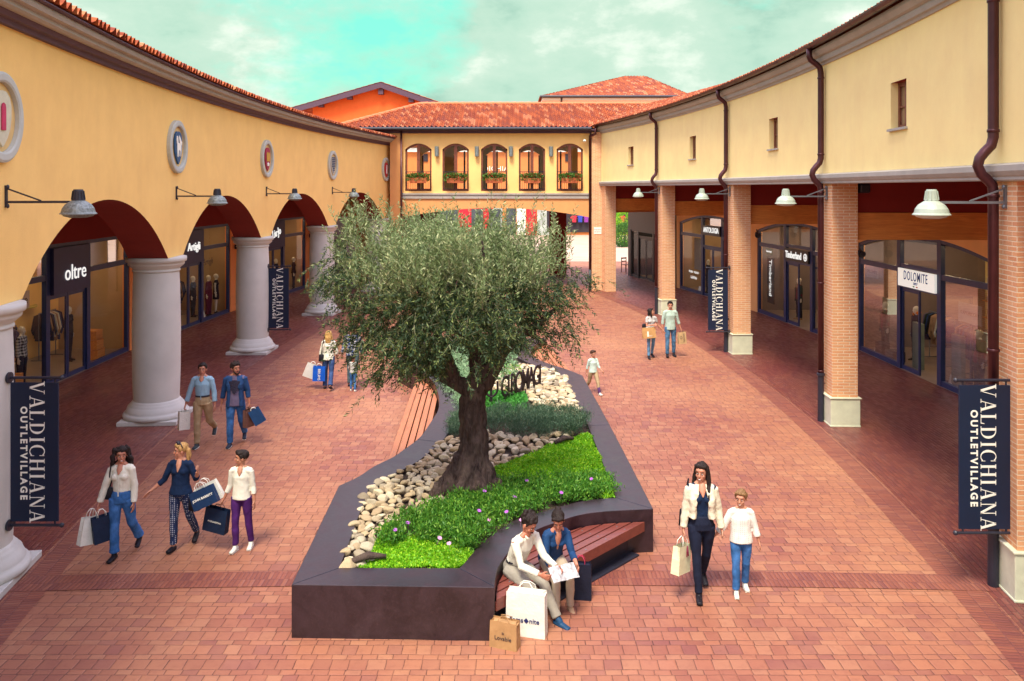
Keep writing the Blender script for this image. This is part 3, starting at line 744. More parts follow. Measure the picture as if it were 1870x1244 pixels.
for s in np.arange(2, 41, 1.15): sweep(RF, s, s + .035, [(o * 1.0 + (.004 if o > .6 else -.004), z - .006) for o, z in gp], .03, m, close=False)
m.build('gutter_bracket', M['copper'], RB)
SR = [1.3 + 40.7 * i / 60 for i in range(61)]
tile_roof('roof', [RF(s, 0.55, 7.875) for s in SR], [RF(s, -3.6, 9.3) for s in SR], RB, tw=0.19)
tile_roof('roof', [RF(s, -7.8, 7.93) for s in SR[::-1]], [RF(s, -3.6, 9.3) for s in SR[::-1]], RB, tw=0.3)
sweep(RF, 1.4, 46, [(-8.0, 0), (-8.0, 7.85), (-7.8, 7.85), (-7.8, 0)]).build('rear_wall', M['stucco_right'], RB)
for s in (1.45, 41.9):
    m = MB(); m.poly([RF(s, 0.25, 5.02), RF(s, 0.25, 7.85), RF(s, -3.6, 9.2), RF(s, -7.85, 7.85), RF(s, -7.85, 4.95), RF(s, -3.9, 4.95), RF(s, -3.9, 5.02)]); m.build('gable', M['stucco_right'], RB)
sweep(RF, 1.4, 41.9, [(-0.28, 5.02), (-3.7, 5.02), (-3.7, 5.1), (-0.28, 5.1)]).build('ceiling', M['maroon'], RB)
for s in WC:
    wroot = MB(); mtx, L = frame_mtx(RF(s + .33, .12, 5.88), RF(s - .33, .12, 5.88))
    f = MB()
    W_, H_ = L, .78
    for bx in ((0, .07, 0, H_), (W_ - .07, W_, 0, H_), (.07, W_ - .07, 0, .07), (.07, W_ - .07, H_ - .07, H_)): f.box(bx[0], bx[1], -.03, .03, bx[2], bx[3], mtx)
    f.box(W_ / 2 - .035, W_ / 2 + .035, -.035, .025, .07, H_ - .07, mtx); f.box(.07, W_ - .07, -.03, .02, H_ * .45, H_ * .45 + .03, mtx)
    wf = f.build('window', M['woodframe'], RB)
    q = MB(); q.box(.07, W_ - .07, 0, .006, .07, H_ - .07, mtx); q.build('pane', mat('window_pane', (0.28, 0.17, 0.09), .08, .3, 3), wf)
    q = MB(); q.box(-.05, W_ + .05, -.2, -.03, -.035, 0.004, mtx); q.build('sill', M['cornice'], wf)
def brick_box(mb, c, ang, hx, hy, z0, z1):
    mt = Matrix.Translation(V((c[0], c[1], 0))) @ Matrix.Rotation(ang, 4, 'Z')
    cs = [(-hx, -hy), (hx, -hy), (hx, hy), (-hx, hy)]; u = 0
    for i in range(4):
        a, b = cs[i], cs[(i + 1) % 4]; l = math.hypot(b[0] - a[0], b[1] - a[1])
        mb.add([mt @ V((*a, z0)), mt @ V((*b, z0)), mt @ V((*b, z1)), mt @ V((*a, z1))], [(0, 1, 2, 3)], [[(u, z0), (u + l, z0), (u + l, z1), (u, z1)]]); u += l + .013
    mb.add([mt @ V((*p, z1)) for p in cs], [(0, 1, 2, 3)], [[(0, 0)] * 4])
for i, s in enumerate(RC):
    c = RF(s, 0, 0); ang = math.atan2(0.0126 * (s - 19.8), 1)
    hh = .26
    m = MB(); brick_box(m, c, ang, hh, hh, 0.60 if i < 5 else 0.0, 5.0); p = m.build('pier', M['brick'], RB)
    if i < 5:
        m = MB(); mt = Matrix.Translation(c) @ Matrix.Rotation(ang, 4, 'Z'); m.box(-.30, .30, -.30, .30, 0, .57, mt); m.box(-.32, .32, -.32, .32, .572, .605, mt)
        m.box(-.31, .31, -.31, .31, 0.0, .035, mt); m.build('pier_base', M['concrete'], p, bevel=.012)
    # timber beam and plaster bulkhead to the shop wall
    a, b = RF(s + .05, -.29, 0), RF(s + .05, -3.7, 0)
    m = MB(); m.bar(a + V((0, 0, 4.1)), b + V((0, 0, 4.1)), .2, .56); m.build('timber_beam', M['beamwood'], RB)
    m = MB(); m.bar(a + V((0, 0, 4.70)), b + V((0, 0, 4.70)), .14, .635); m.bar(a + V((0, 0, 4.68)), b + V((0, 0, 4.68)), .17, .05); m.build('bulkhead', M['maroon'], RB)
    # drainpipe
    if i < 5:
        def pp(o, z, ds=.12): return RF(s + ds, o, z)
        path = [pp(.60, 7.82), pp(.60, 7.66), pp(.57, 7.58), pp(.46, 7.50), pp(.38, 7.42), pp(.36, 7.30), pp(.36, 5.52), pp(.385, 5.42), pp(.46, 5.34), pp(.52, 5.26), pp(.54, 5.17), pp(.50, 5.07), pp(.42, 4.99), pp(.37, 4.93), pp(.36, 4.85), pp(.36, 1.0)]
        m = MB(); m.tube(path, .062, 12)
        for z in (7.2, 5.6, 4.8, 2.9, 1.06): m.lathe([(.066, -.02), (.072, -.015), (.072, .015), (.066, .02)], pp(.36, z), 12)
        m.build('drainpipe', M['copper'], RB, smooth=True)
        m = MB(); m.tube([pp(.36, 1.0), pp(.36, 0.0)], .064, 12); m.lathe([(.064, 0), (.085, .005), (.085, .05), (.064, .06)], pp(.36, .96), 12)
        m.bar(pp(.36, .8), pp(.27, .8), .02); m.build('drainpipe_foot', M['black'], RB, smooth=False)
RBY = [3.1, 10.4, 17.6, 24.9, 32.1, 39.4]
def rbw(s): return RF(s, -3.72, 0)
shopsR = {}
dkroom = mat('graphite_interior', (0.22, 0.17, 0.17), .8, .06, 2)
for i in range(1, 5):
    r, fo = shop_bay(RB, 'R%d' % i, rbw(RBY[i + 1]), rbw(RBY[i]), M['stucco_bay'], arch=.42, top=3.66, zceil=5.0, wallc=dkroom if i in (1, 2, 3) else M['wallwhite'], door_open=(i in (2, 3)))
    shopsR[i] = r
mtx, L = BAYS['R2']
q = MB(); q.box(L / 2 - .93, L / 2 + .93, -.03, .03, 2.27, 2.74); sb = q.build('sign_board', M['glow_sign'], shopsR[2])
blu = mat('blue_ink', (0.012, 0.06, 0.33), .5, .05, 5)
text('DOLOMITE', .34, 'lettering', blu, sb, Matrix.Translation((L / 2, -.036, 2.565)) @ FRONT, .002, bold=.002, sx=.62, spacing=1.22)
text('1897', .10, 'lettering', blu, sb, Matrix.Translation((L / 2, -.036, 2.395)) @ FRONT, .004, spacing=1.2)
q = MB(); q.box(L / 2 - .12, L / 2 - .04, -.038, -.034, 2.305, 2.335); q.build('flag_mark', mat('flag_green', (0.01, .25, .08), .5), sb)
q = MB(); q.box(L / 2 + .04, L / 2 + .12, -.038, -.034, 2.305, 2.335); q.build('flag_mark', mat('flag_red', (0.5, .02, .03), .5), sb)
window_card('R2', shopsR[2], .95, 2.42, .72, .34, 'DOLOMITE', mat('grey_card', (.34, .33, .30), .6), inkc, size=.13)
wc_ = window_card('R2', shopsR[2], L - 1.7, 1.95, .95, .46, 'CAPORICCIO', mat('grey_card', (.34, .33, .30), .6), inkc, size=.12)
mtx, L = BAYS['R3']
q = MB(); q.box(L / 2 - .93, L / 2 + .93, -.03, .03, 2.30, 2.72); sb = q.build('sign_board', bk, shopsR[3])
text('Timberland', .34, 'lettering', M['litsign'], sb, Matrix.Translation((L / 2 - .2, -.036, 2.5)) @ FRONT, .006, bold=.006, sx=.8)
q = MB(); q.lathe([(.13, -.004), (.13, .004), (.10, .004), (.10, -.004), (.13, -.004)], (0, 0, 0), 20, mtx=Matrix.Translation((L / 2 + .72, -.036, 2.5)) @ FRONT)
q.box(L / 2 + .705, L / 2 + .735, -.04, -.03, 2.39, 2.60); q.poly([(L / 2 + .64, -.038, 2.47), (L / 2 + .72, -.038, 2.57), (L / 2 + .80, -.038, 2.47)], (0, .005, 0)); q.build('emblem', M['litsign'], sb)
window_card('R3', shopsR[3], 1.25, 1.35, .62, 1.75, None, bk, None)
text('Timberland', .34, 'lettering', M['litsign'], shopsR[3], Matrix.Translation((1.25, .15, 1.45)) @ FRONT @ Matrix.Rotation(R(-90), 4, 'Z'), .004, sx=.9)
window_card('R3', shopsR[3], 1.1, 2.45, .6, .26, 'Timberland', mat('olive_card', (.16, .16, .07), .6), M['litsign'], size=.11)
mtx, L = BAYS['R4']
q = MB(); q.box(L / 2 - .93, L / 2 + .93, -.03, .03, 2.78, 3.2); sb = q.build('sign_board', bk, shopsR[4])
text('ANTOLOGIA', .33, 'lettering', M['litsign'], sb, Matrix.Translation((L / 2 + .05, -.036, 3.0)) @ FRONT, .006, bold=.004, sx=.8)
text('PESARO · MILANO', .15, 'lettering', M['litsign'], shopsR[4], Matrix.Translation((1.9, .06, .95)) @ FRONT, .002, sx=.9)
text('LaboModa', .2, 'lettering', M['litsign'], shopsR[4], Matrix.Translation((1.9, .06, .7)) @ FRONT, .002, sx=.8)
window_card('R4', shopsR[4], 1.35, 1.75, .75, 1.5, '', mat('grey_card', (.34, .33, .30), .6), inkc, y=.5)
# last bay: a black glazed pavilion past the corner pier
KP = thing('glazed_pavilion', 'black framed glazed shop corner between the first brick piers', 'pavilion')
k0, k1 = V((6.5, 45.9, 0)), V((7.6, 41.4, 0)); r, fo = shop_bay(KP, 'K', k0, k1, M['black'], top=2.6, zceil=3.75, framem=M['black'], wallc=M['wallwhite'], lights=2, depth=3)
m = MB(); m.bar(k0 + V((.0, 0, 1.87)), k0 + V((3, .6, 1.87)), .1, 3.74); m.build('side_wall', M['black'], KP)
m = MB(); m.bar(RF(39.4, -.4, 4.35), RF(40.3, -3.9, 4.35), .2, 1.28); m.build('lintel', M['stucco_orange'], RB)

# ------------------------------------------------------------------ BRIDGE building
BB = thing('bridge_building', 'apricot bridge building with five arched windows and a red clay tile roof', 'building')
Y0, Y1, BX0, BX1 = 39.3, 46.8, -5.27, 3.72
wx = [(px - CX) * Y0 / F_PX for px in (764, 832, 902.5, 971.5, 1040.5)]; WW = 1.26
WB, WS, WT = 4.74, 6.74, 7.02
def wtop(x, c): u = (x - c) / (WW / 2); return WT - (WT - WS) * u * u
def bbot(x):
    c = (BX0 + BX1) / 2; u = (x - c) / ((BX1 - BX0) / 2); return 3.93 - .45 * u * u
def bridge_wall(name, y, yb, mlo):
    m = MB(); xs_ = set([BX0, BX1])
    for c in wx: xs_ |= {c - WW / 2 + WW * i / 10 for i in range(11)}
    xs_ |= {BX0 + (BX1 - BX0) * i / 24 for i in range(25)}
    xs_ = sorted(xs_)
    for a, b in zip(xs_[:-1], xs_[1:]):
        mid = (a + b) / 2; c = [q for q in wx if abs(mid - q) < WW / 2]
        if c: sp = [(4.6, 4.6, WB, WB), (wtop(a, c[0]), wtop(b, c[0]), 7.62, 7.62)]
        else: sp = [(4.6, 4.6, 7.62, 7.62)]
        for za, zb, ta, tb in sp:
            for yy in (y, yb): m.add([(a, yy, za), (b, yy, zb), (b, yy, tb), (a, yy, ta)], [(0, 1, 2, 3)])
        if c: m.add([(a, y, wtop(a, c[0])), (b, y, wtop(b, c[0])), (b, yb, wtop(b, c[0])), (a, yb, wtop(a, c[0]))], [(0, 1, 2, 3)]); m.add([(a, y, WB), (b, y, WB), (b, yb, WB), (a, yb, WB)], [(0, 1, 2, 3)])
    for c in wx:
        for x in (c - WW / 2, c + WW / 2): m.add([(x, y, WB), (x, yb, WB), (x, yb, WS), (x, y, WS)], [(0, 1, 2, 3)])
    m.build('wall', M['stucco_bridge'], BB)
    m = MB()
    xs2 = [BX0 + (BX1 - BX0) * i / 30 for i in range(31)]
    for a, b in zip(xs2[:-1], xs2[1:]):
        for yy in (y, yb): m.add([(a, yy, bbot(a)), (b, yy, bbot(b)), (b, yy, 4.6), (a, yy, 4.6)], [(0, 1, 2, 3)])
        m.add([(a, y, bbot(a)), (b, y, bbot(b)), (b, yb, bbot(b)), (a, yb, bbot(a))], [(0, 1, 2, 3)])
    m.build('arched_lintel', mlo, BB)
bridge_wall('wall', Y0, Y0 + .35, M['stucco_lintel']); bridge_wall('wall', Y1, Y1 - .35, M['stucco_lintel'])
m = MB(); m.box(BX0 - .02, BX1, Y0 - .06, Y0 - .002, 4.38, 4.56); m.box(BX0 - .02, BX1, Y0 - .10, Y0 - .002, 4.563, 4.64); m.build('string_course', M['cornice'], BB)
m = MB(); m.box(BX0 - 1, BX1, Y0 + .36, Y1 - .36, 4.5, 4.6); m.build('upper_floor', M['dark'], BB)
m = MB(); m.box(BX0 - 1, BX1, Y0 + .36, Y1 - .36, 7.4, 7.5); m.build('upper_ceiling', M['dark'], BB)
m = MB(); m.box(BX0 - .55, BX0, Y0 - .12, Y0 + .5, 0, 7.5); m.build('pilaster', M['stucco_lintel'], BB)
m = MB(); m.box(BX0 - 2.6, BX0 - .56, Y0 + 2.2, Y0 + 2.5, 0, 7.5); m.build('side_wall', M['stucco_lintel'], BB)
m = MB()
for x0, x1 in ((-5.25, -4.1), (2.1, 3.05)): m = MB(); m.box(x0, x1, Y1 - .8, Y1 - .37, 0, 4.4); m.build('passage_pier', M['maroon'], BB)
m = MB(); m.box(BX0 - .5, BX0 - .02, Y0 + .6, Y1, 0, 4.5); m.build('passage_wall', M['maroon'], BB)
m = MB(); brick_box(m, (4.09, Y0 + .15), 0, .29, .35, 0, 7.55); m.build('corner_pilaster', M['brick'], BB)
m = MB(); m.box(3.9, 4.25, Y0 - .215, Y0 - .205, 2.70, 3.02); pl = m.build('plaque', M['white'], BB)
text('GALLERIA', .07, 'lettering', inkc, pl, Matrix.Translation((4.07, Y0 - .22, 2.9)) @ FRONT, .001); text('DEI SERVIZI', .06, 'lettering', inkc, pl, Matrix.Translation((4.07, Y0 - .22, 2.8)) @ FRONT, .001)
for c in wx:
    f = MB(); y = Y0 + .12
    def fr(x0, x1, z0, z1, t=.05): f.box(x0, x1, y - t, y + t, z0, z1)
    fr(c - WW / 2, c - WW / 2 + .085, WB, WS); fr(c + WW / 2 - .085, c + WW / 2, WB, WS); fr(c - .075, c + .075, WB + .08, WT - .1, .055); fr(c - WW / 2 + .085, c + WW / 2 - .085, WB, WB + .08); 
    for i in range(12):
        a = c - WW / 2 + WW * i / 12; b = a + WW / 12
        f.poly([(a, y - .05, wtop(a, c) - .10), (b, y - .05, wtop(b, c) - .10), (b, y - .05, wtop(b, c)), (a, y - .05, wtop(a, c))], (0, .1, 0))
    w_ = f.build('window', M['woodframe'], BB)
    for x0, x1 in ((c - WW / 2 + .085, c - .075), (c + .075, c + WW / 2 - .085)):
        q = MB(); q.poly([(x0, y, WB + .08), (x1, y, WB + .08), (x1, y, wtop(x1, c) - .09), (x0, y, wtop(x0, c) - .09)]); q.build('pane', M['glass'], w_)
    q = MB(); yb = Y0 - .03
    q.bar((c - WW / 2 + .02, yb, WB + .92), (c + WW / 2 - .02, yb, WB + .92), .03); q.bar((c - WW / 2 + .02, yb, WB + .1), (c + WW / 2 - .02, yb, WB + .1), .025)
    for i in range(12): x = c - WW / 2 + .06 + (WW - .12) * i / 11; q.bar((x, yb, WB + .1), (x, yb, WB + .92), .014)
    q.build('railing', M['black'], w_)
    # rear window
    f = MB(); y = Y1 - .12
    fr(c - WW / 2, c - WW / 2 + .085, WB, WS); fr(c + WW / 2 - .085, c + WW / 2, WB, WS); fr(c - .05, c + .05, WB + .08, WT - .05); fr(c - WW / 2 + .085, c + WW / 2 - .085, WB, WB + .08)
    f.build('window', M['woodframe'], BB)
    wl = thing('flower_box', 'terracotta flower box of red geraniums hanging in the %s arched bridge window' % {0: 'leftmost', 1: 'second', 2: 'middle', 3: 'fourth', 4: 'rightmost'}[wx.index(c)], 'flower box', (c, Y0 - .18, WB + .38), 0, 'flower boxes in the bridge windows')
    q = MB(); q.poly([(-.38, -.13, .0), (-.38, .10, .0), (-.42, .13, .24), (-.42, -.17, .24)], (.001, 0, 0)); q = MB()
    q.add([(-.38, -.12, 0), (.38, -.12, 0), (.38, .1, 0), (-.38, .1, 0), (-.43, -.16, .24), (.43, -.16, .24), (.43, .12, .24), (-.43, .12, .24)], [(0, 3, 2, 1), (0, 1, 5, 4), (1, 2, 6, 5), (2, 3, 7, 6), (3, 0, 4, 7), (4, 5, 6, 7)])
    q.build('trough', M['terra'], wl, bevel=.01)
    n = 1500; t = rng.uniform(-1, 1, n); P = np.stack([t * .54, rng.normal(0, .11, n) - .03, .28 + .18 * rng.random(n) * (1 - .3 * t ** 2) - .18 * (rng.random(n) < .25)], 1)
    leaves('foliage', P, rng.normal(size=(n, 3)) + np.array([0, -.3, .5]), rng.uniform(.05, .09, n), rng.uniform(.04, .06, n), M['geranium'], wl)
    n = 55; t = rng.uniform(-1, 1, n); P = np.stack([t * .52, -.12 - .1 * rng.random(n), .26 + .2 * rng.random(n)], 1)
    leaves('petals', P, rng.normal(size=(n, 3)) + np.array([0, -1, .4]), rng.uniform(.05, .08, n), rng.uniform(.05, .07, n), M['petal_red'], wl)
# soffit, gutter, roof
EX0 = -8.5; ex = [EX0 + (9.8 - EX0) * i / 40 for i in range(41)]
m = MB(); m.box(-7.9, 3.9, Y0 - .38, Y0 - .002, 7.62, 7.68); m.box(-7.9, 3.8, Y0 - .12, Y0 - .003, 7.5, 7.617); m.build('eaves_soffit', M['cornice_dark'], BB)
m = MB(); m.tube([(-8.3, Y0 - .46, 7.70), (3.75, Y0 - .46, 7.70)], .08, 10); m.build('gutter', M['black'], BB)
RY, RZ = 42.65, 9.25; EYB = 2 * RY - 38.9
tile_roof('roof', [(x, 38.9, 7.75) for x in ex], [(max(x, min(x, 99)), 38.9 + min(1, (x - EX0 + .02) / 3.75) * 3.75, 7.75 + min(1, (x - EX0 + .02) / 3.75) * 1.5) for x in ex], BB, tw=.21)
tile_roof('roof', [(x, EYB, 7.75) for x in ex[::-1]], [(x, EYB - min(1, (x - EX0 + .02) / 3.75) * 3.75, 7.75 + min(1, (x - EX0 + .02) / 3.75) * 1.5) for x in ex[::-1]], BB, tw=.3)
eyy = [38.9 + (EYB - 38.9) * i / 30 for i in range(31)][::-1]
tile_roof('roof', [(EX0, y, 7.75) for y in eyy], [(EX0 + 3.75 - abs(y - RY) + .01, y, 9.25 - 1.5 * abs(y - RY) / 3.75) for y in eyy], BB, tw=.21)
m = MB()
for i in range(38):
    x = EX0 + 3.75 + i * .38; m.lathe([(.10, 0), (.115, .4), (.0, .4)], mtx=Matrix.Translation((x, RY, RZ + .0)) @ Matrix.Rotation(R(90), 4, 'Y'), n=10)
for i in range(14):
    t = i / 14; a = V((EX0, 38.9, 7.78)).lerp(V((EX0 + 3.75, RY, RZ)), t); b = V((EX0, 38.9, 7.78)).lerp(V((EX0 + 3.75, RY, RZ)), t + 1.05 / 14); m.tube([a, b], [.115, .095], 8)
m.build('ridge_tiles', M['terra'], BB)
def pipe(par, pts, r, m_, name='drainpipe'):
    q = MB(); q.tube(pts, r, 10); return q.build(name, m_, par, smooth=True)
pipe(BB, [(3.95, Y0 - .48, 7.7), (3.95, Y0 - .4, 7.45), (3.70, Y0 - .3, 7.35), (3.72, Y0 - .14, 7.25), (3.72, Y0 - .14, 1.0)], .06, M['copper'])
pipe(BB, [(3.72, Y0 - .14, 1.0), (3.72, Y0 - .14, 0)], .065, M['black'])
pipe(BB, [(BX0 - .0, Y0 - .2, 7.6), (BX0 - .0, Y0 - .2, 0)], .05, M['copper'])
m = MB(); e = LF(41.2, .6, 0); m.tube([(e.x - .02, e.y - .1, 7.1), (e.x - .02, e.y - .1, 0)], .075, 10); m.build('drainpipe', M['black'], LB)
# wall sconces and camera
for i, px in enumerate((798, 871, 933, 1006)):
    x = (px - CX) * Y0 / F_PX; t = thing('wall_sconce', 'grey cylinder wall light between %s arched bridge windows' % ['the first and second', 'the second and third', 'the third and fourth', 'the fourth and fifth'][i], 'wall light', (x, Y0, 6.63), 0, 'wall lights between the bridge windows')
    q = MB(); q.lathe([(.09, -.24), (.10, -.23), (.10, .23), (.09, .24), (0, .24)], (0, -.13, 0), 16); q.lathe([(.09, -.24), (0, -.235)], (0, -.13, 0), 16); q.build('housing', M['galv'], t, smooth=False)
    q = MB(); q.box(-.04, .04, -.06, -.002, -.08, .08); q.build('mount', M['black'], t)
t = thing('security_camera', 'small white security camera under the eaves at the right end of the bridge', 'camera', (3.45, Y0 - .0, 7.18))
q = MB(); q.ell((0, -.26, -.05), (.08, .12, .07)); q.build('camera_body', M['white'], t, smooth=True); q = MB(); q.bar((0, -.002, .04), (0, -.22, 0), .03); q.build('bracket', M['white'], t)

# ------------------------------------------------------------------ far buildings
FB = thing('far_building', 'vermilion shop building with poster panels seen through the bridge archway', 'building')
m = MB(); m.box(-26, 26, 85, 97, 0, 9.2); m.build('wall', M['stucco_orange'], FB)
m = MB(); m.box(-26.3, 26.3, 84.7, 84.99, 8.6, 9.0); m.build('cornice', M['white'], FB)
tile_roof('roof', [(x, 84.4, 9.25) for x in (-27, 0, 27)], [(x, 91, 11.0) for x in (-27, 0, 27)], FB, tw=.35, course=.6)
text('VALDICHIANA', .72, 'lettering', M['white'], FB, Matrix.Translation((-1.8, 84.95, 6.85)) @ FRONT, .03, spacing=1.1)
for x0 in (-20, -14.5, -9.2, -3.4, 2.2, 6, 10, 15.5, 21):
    q = MB(); q.box(x0 - .5, x0 + .5, 84.9, 84.98, 5.4, 6.2) if x0 in (2.2,) else q.box(x0 - .5, x0 + .5, 84.9, 84.98, 7.6, 8.4); q.build('window', M['dark'], FB)
red = mat('red_shopfront', (0.62, 0.012, 0.03), .5, .1, 3); pw = mat('poster_grey', (0.42, 0.45, 0.42), .6, .35, 1.4); pdk = mat('poster_dark', (0.05, .06, .07), .6, .4, 2)
def quad(par, name, x0, x1, z0, z1, y, m_):
    q = MB(); q.box(x0, x1, y - .05, y, z0, z1); return q.build(name, m_, par)
for x0, x1, mm in ((-7.2, -6.3, red), (-6.2, -4.4, pw), (-4.3, -2.3, M['white']), (-2.3, -1.5, red), (-1.4, .6, pdk), (.7, 1.4, red), (1.4, 2.6, red), (2.6, 4.2, red), (4.3, 5.2, pw), (5.6, 6.6, pdk), (6.7, 7.6, M['white']), (7.7, 8.7, red), (8.8, 11.4, pw)):
    quad(FB, 'shopfront_panel', x0 - 6.2, x1 - 6.2, 0.02, 3.5, 84.93, mm)
quad(FB, 'door', -4.2, -3.0, .02, 2.7, 84.85, pdk); quad(FB, 'door', -2.4, -1.2, .02, 2.7, 84.85, pdk)
quad(FB, 'billboard', -16.2, -9.6, .5, 2.3, 84.6, M['white']); text('Outlet', .9, 'lettering', inkc, FB, Matrix.Translation((-13.6, 84.5, 1.7)) @ FRONT, .01)
quad(FB, 'shop_window', 3.6, 12.5, .3, 3.0, 84.9, M['dark'])
# clothes hung outside the far shop
for i in range(9):
    x = 6.4 + i * .62; cm = [mat('cloth_red', (.6, .02, .05), .8), mat('cloth_blue', (.03, .06, .4), .8), mat('cloth_violet', (.25, .03, .3), .8), mat('cloth_black', (.02, .02, .03), .8)][i % 4]
    q = MB(); q.poly([(-.2, 0, 0), (.2, 0, 0), (.2, 0, .45), (.34, 0, .35), (.4, 0, .5), (.18, 0, .68), (-.18, 0, .68), (-.4, 0, .5), (-.34, 0, .35), (-.2, 0, .45)], (0, .08, 0))
    o = q.build('hanging_jacket', cm, None, loc=(x, 84.5, 1.35)); tag(o, 'small bright jacket hanging in front of the far shop window', 'jacket', 'jackets outside the far shop')
# orange gable house behind left
GH = thing('gabled_house', 'orange red gabled building with dark eaves rising behind the left arcade', 'building')
gy = 98.0; gk = gy / 50.0
def gp_(px, py): return GZ(px, py, gy)
A_, B_, C_ = gp_(520, 203), gp_(697, 152), gp_(812, 192)
m = MB(); z0 = 0; m.poly([(A_.x + 1.7 * gk, gy, 0), (C_.x - .4 * gk, gy, 0), (C_.x - .4 * gk, gy, C_.z - .25 * gk), (B_.x, gy, B_.z - .18 * gk), (A_.x + 1.7 * gk, gy, A_.z + .18 * gk)], (0, 24, 0)); m.build('wall', M['stucco_far'], GH)
m = MB()
for p, q in ((A_, B_), (B_, C_)):
    m.poly([p + V((0, -1.0, 0)), q + V((0, -1.0, 0)), q + V((0, -1.0, -.34 * gk)), p + V((0, -1.0, -.34 * gk))], (0, .18, 0))
    m.poly([p + V((0, -.8, -.1)), q + V((0, -.8, -.1)), q + V((0, -.8, -.2)), p + V((0, -.8, -.2))], (0, .9, 0))
m.build('bargeboard', M['cornice_dark'], GH)
m = MB()
for px, py in ((588, 189), (640, 175), (697, 166), (752, 180)):
    p = gp_(px, py); m.box(p.x - .3, p.x + .3, gy - .8, gy - .01, p.z - .5, p.z + .12)
m.build('rafter_end', M['cornice_dark'], GH)
tile_roof('roof', [A_ + V((0, 12, 0.02)), A_ + V((0, -1.05, 0.02))], [B_ + V((0, 12, .02)), B_ + V((0, -1.05, .02))], GH, tw=.44, course=.75)
tile_roof('roof', [C_ + V((0, -1.05, 0.02)), C_ + V((0, 12, 0.02))], [B_ + V((0, -1.05, .02)), B_ + V((0, 12, .02))], GH, tw=.44, course=.75)
m = MB(); a = A_ + V((0.0, -.4, -.25)); m.tube([a + V((0, -.6, 0)), a + V((0, 12, 0))], .12, 8); m.build('gutter', M['black'], GH)
# hipped tower behind right
HH = thing('hipped_house', 'orange building with white cornice and hipped tile roof behind the bridge', 'building')
hy = 98.0; HD = 20.0; e0, e1, ap0, ap1 = GZ(986, 176, hy), GZ(1266, 170, hy), GZ(1140, 139, hy + HD / 2), GZ(1178, 139, hy + HD / 2)
ez = e0.z; mid = hy + HD / 2
m = MB(); m.box(e0.x + 1.5, e1.x - 1.5, hy + 1.5, hy + HD - 1.5, 0, ez - .9); m.build('wall', M['stucco_far'], HH)
m = MB(); m.box(e0.x + 1.2, e1.x - 1.2, hy + 1.2, hy + HD - 1.2, ez - 1.3, ez - .80); m.box(e0.x + .8, e1.x - .8, hy + .8, hy + HD - .8, ez - .797, ez - .45); m.box(e0.x + .3, e1.x - .3, hy + .3, hy + HD - .3, ez - .447, ez - .1); m.build('cornice', M['white'], HH)
m = MB(); m.tube([(e0.x, hy, ez - .02), (e1.x, hy, ez - .02)], .16, 8); m.build('gutter', M['black'], HH)
m = MB(); m.tube([(e0.x + 2.6, hy + .1, ez - .1), (e0.x + 2.6, hy + 1.2, ez - 1.2), (e0.x + 2.6, hy + 1.2, ez - 5)], .12, 8); m.build('drainpipe', M['black'], HH)
az_ = GZ(1155, 139, mid).z; rx0, rx1 = ap0.x + .3, ap1.x
xx = [e0.x + (e1.x - e0.x) * i / 30 for i in range(31)]
def hp(x):
    return min(1, (x - e0.x) / (rx0 - e0.x), (e1.x - x) / (e1.x - rx1))
tile_roof('roof', [(x, hy, ez) for x in xx], [(x, hy + HD / 2 * hp(x), ez + (az_ - ez) * hp(x) + .001) for x in xx], HH, tw=.4, course=.7)
yy = [hy + HD * i / 20 for i in range(21)]
tile_roof('roof', [(e0.x, y, ez) for y in yy[::-1]], [(e0.x + (rx0 - e0.x) * (1 - abs(y - mid) / (HD / 2)) + .001, y, ez + (az_ - ez) * (1 - abs(y - mid) / (HD / 2))) for y in yy[::-1]], HH, tw=.4, course=.7)
tile_roof('roof', [(e1.x, y, ez) for y in yy], [(e1.x - (e1.x - rx1) * (1 - abs(y - mid) / (HD / 2)) - .001, y, ez + (az_ - ez) * (1 - abs(y - mid) / (HD / 2))) for y in yy], HH, tw=.4, course=.7)
# far bush and planter past the corner pier
def round_bush(name, label, loc, rx, rz_, n, m_, cat='bush', trunk=.0):
    t = thing(name, label, cat, loc)
    u = rng.normal(size=(n, 3)); u /= np.linalg.norm(u, axis=1, keepdims=True); rr = (.75 + .3 * rng.random(n))[:, None]
    P = u * rr * np.array([rx, rx, rz_]) + np.array([0, 0, rz_ + trunk]); leaves('foliage', P, u + rng.normal(size=(n, 3)) * .5 + np.array([0, 0, .3]), rng.uniform(.1, .2, n), rng.uniform(.06, .1, n), m_, t)
    q = MB(); q.tube([(0, 0, 0), (0, 0, trunk + rz_)], [.07, .04], 8); q.build('trunk', M['bark'], t)
round_bush('shrub', 'round clipped green bush beyond the gap between brick piers', (9.3, 68, 0), 1.0, .95, 2600, M['bush'])
round_bush('shrub', 'taller loose pale green shrub behind the round clipped bush', (9.8, 71, 0), 1.0, 1.6, 2600, M['sedum'])
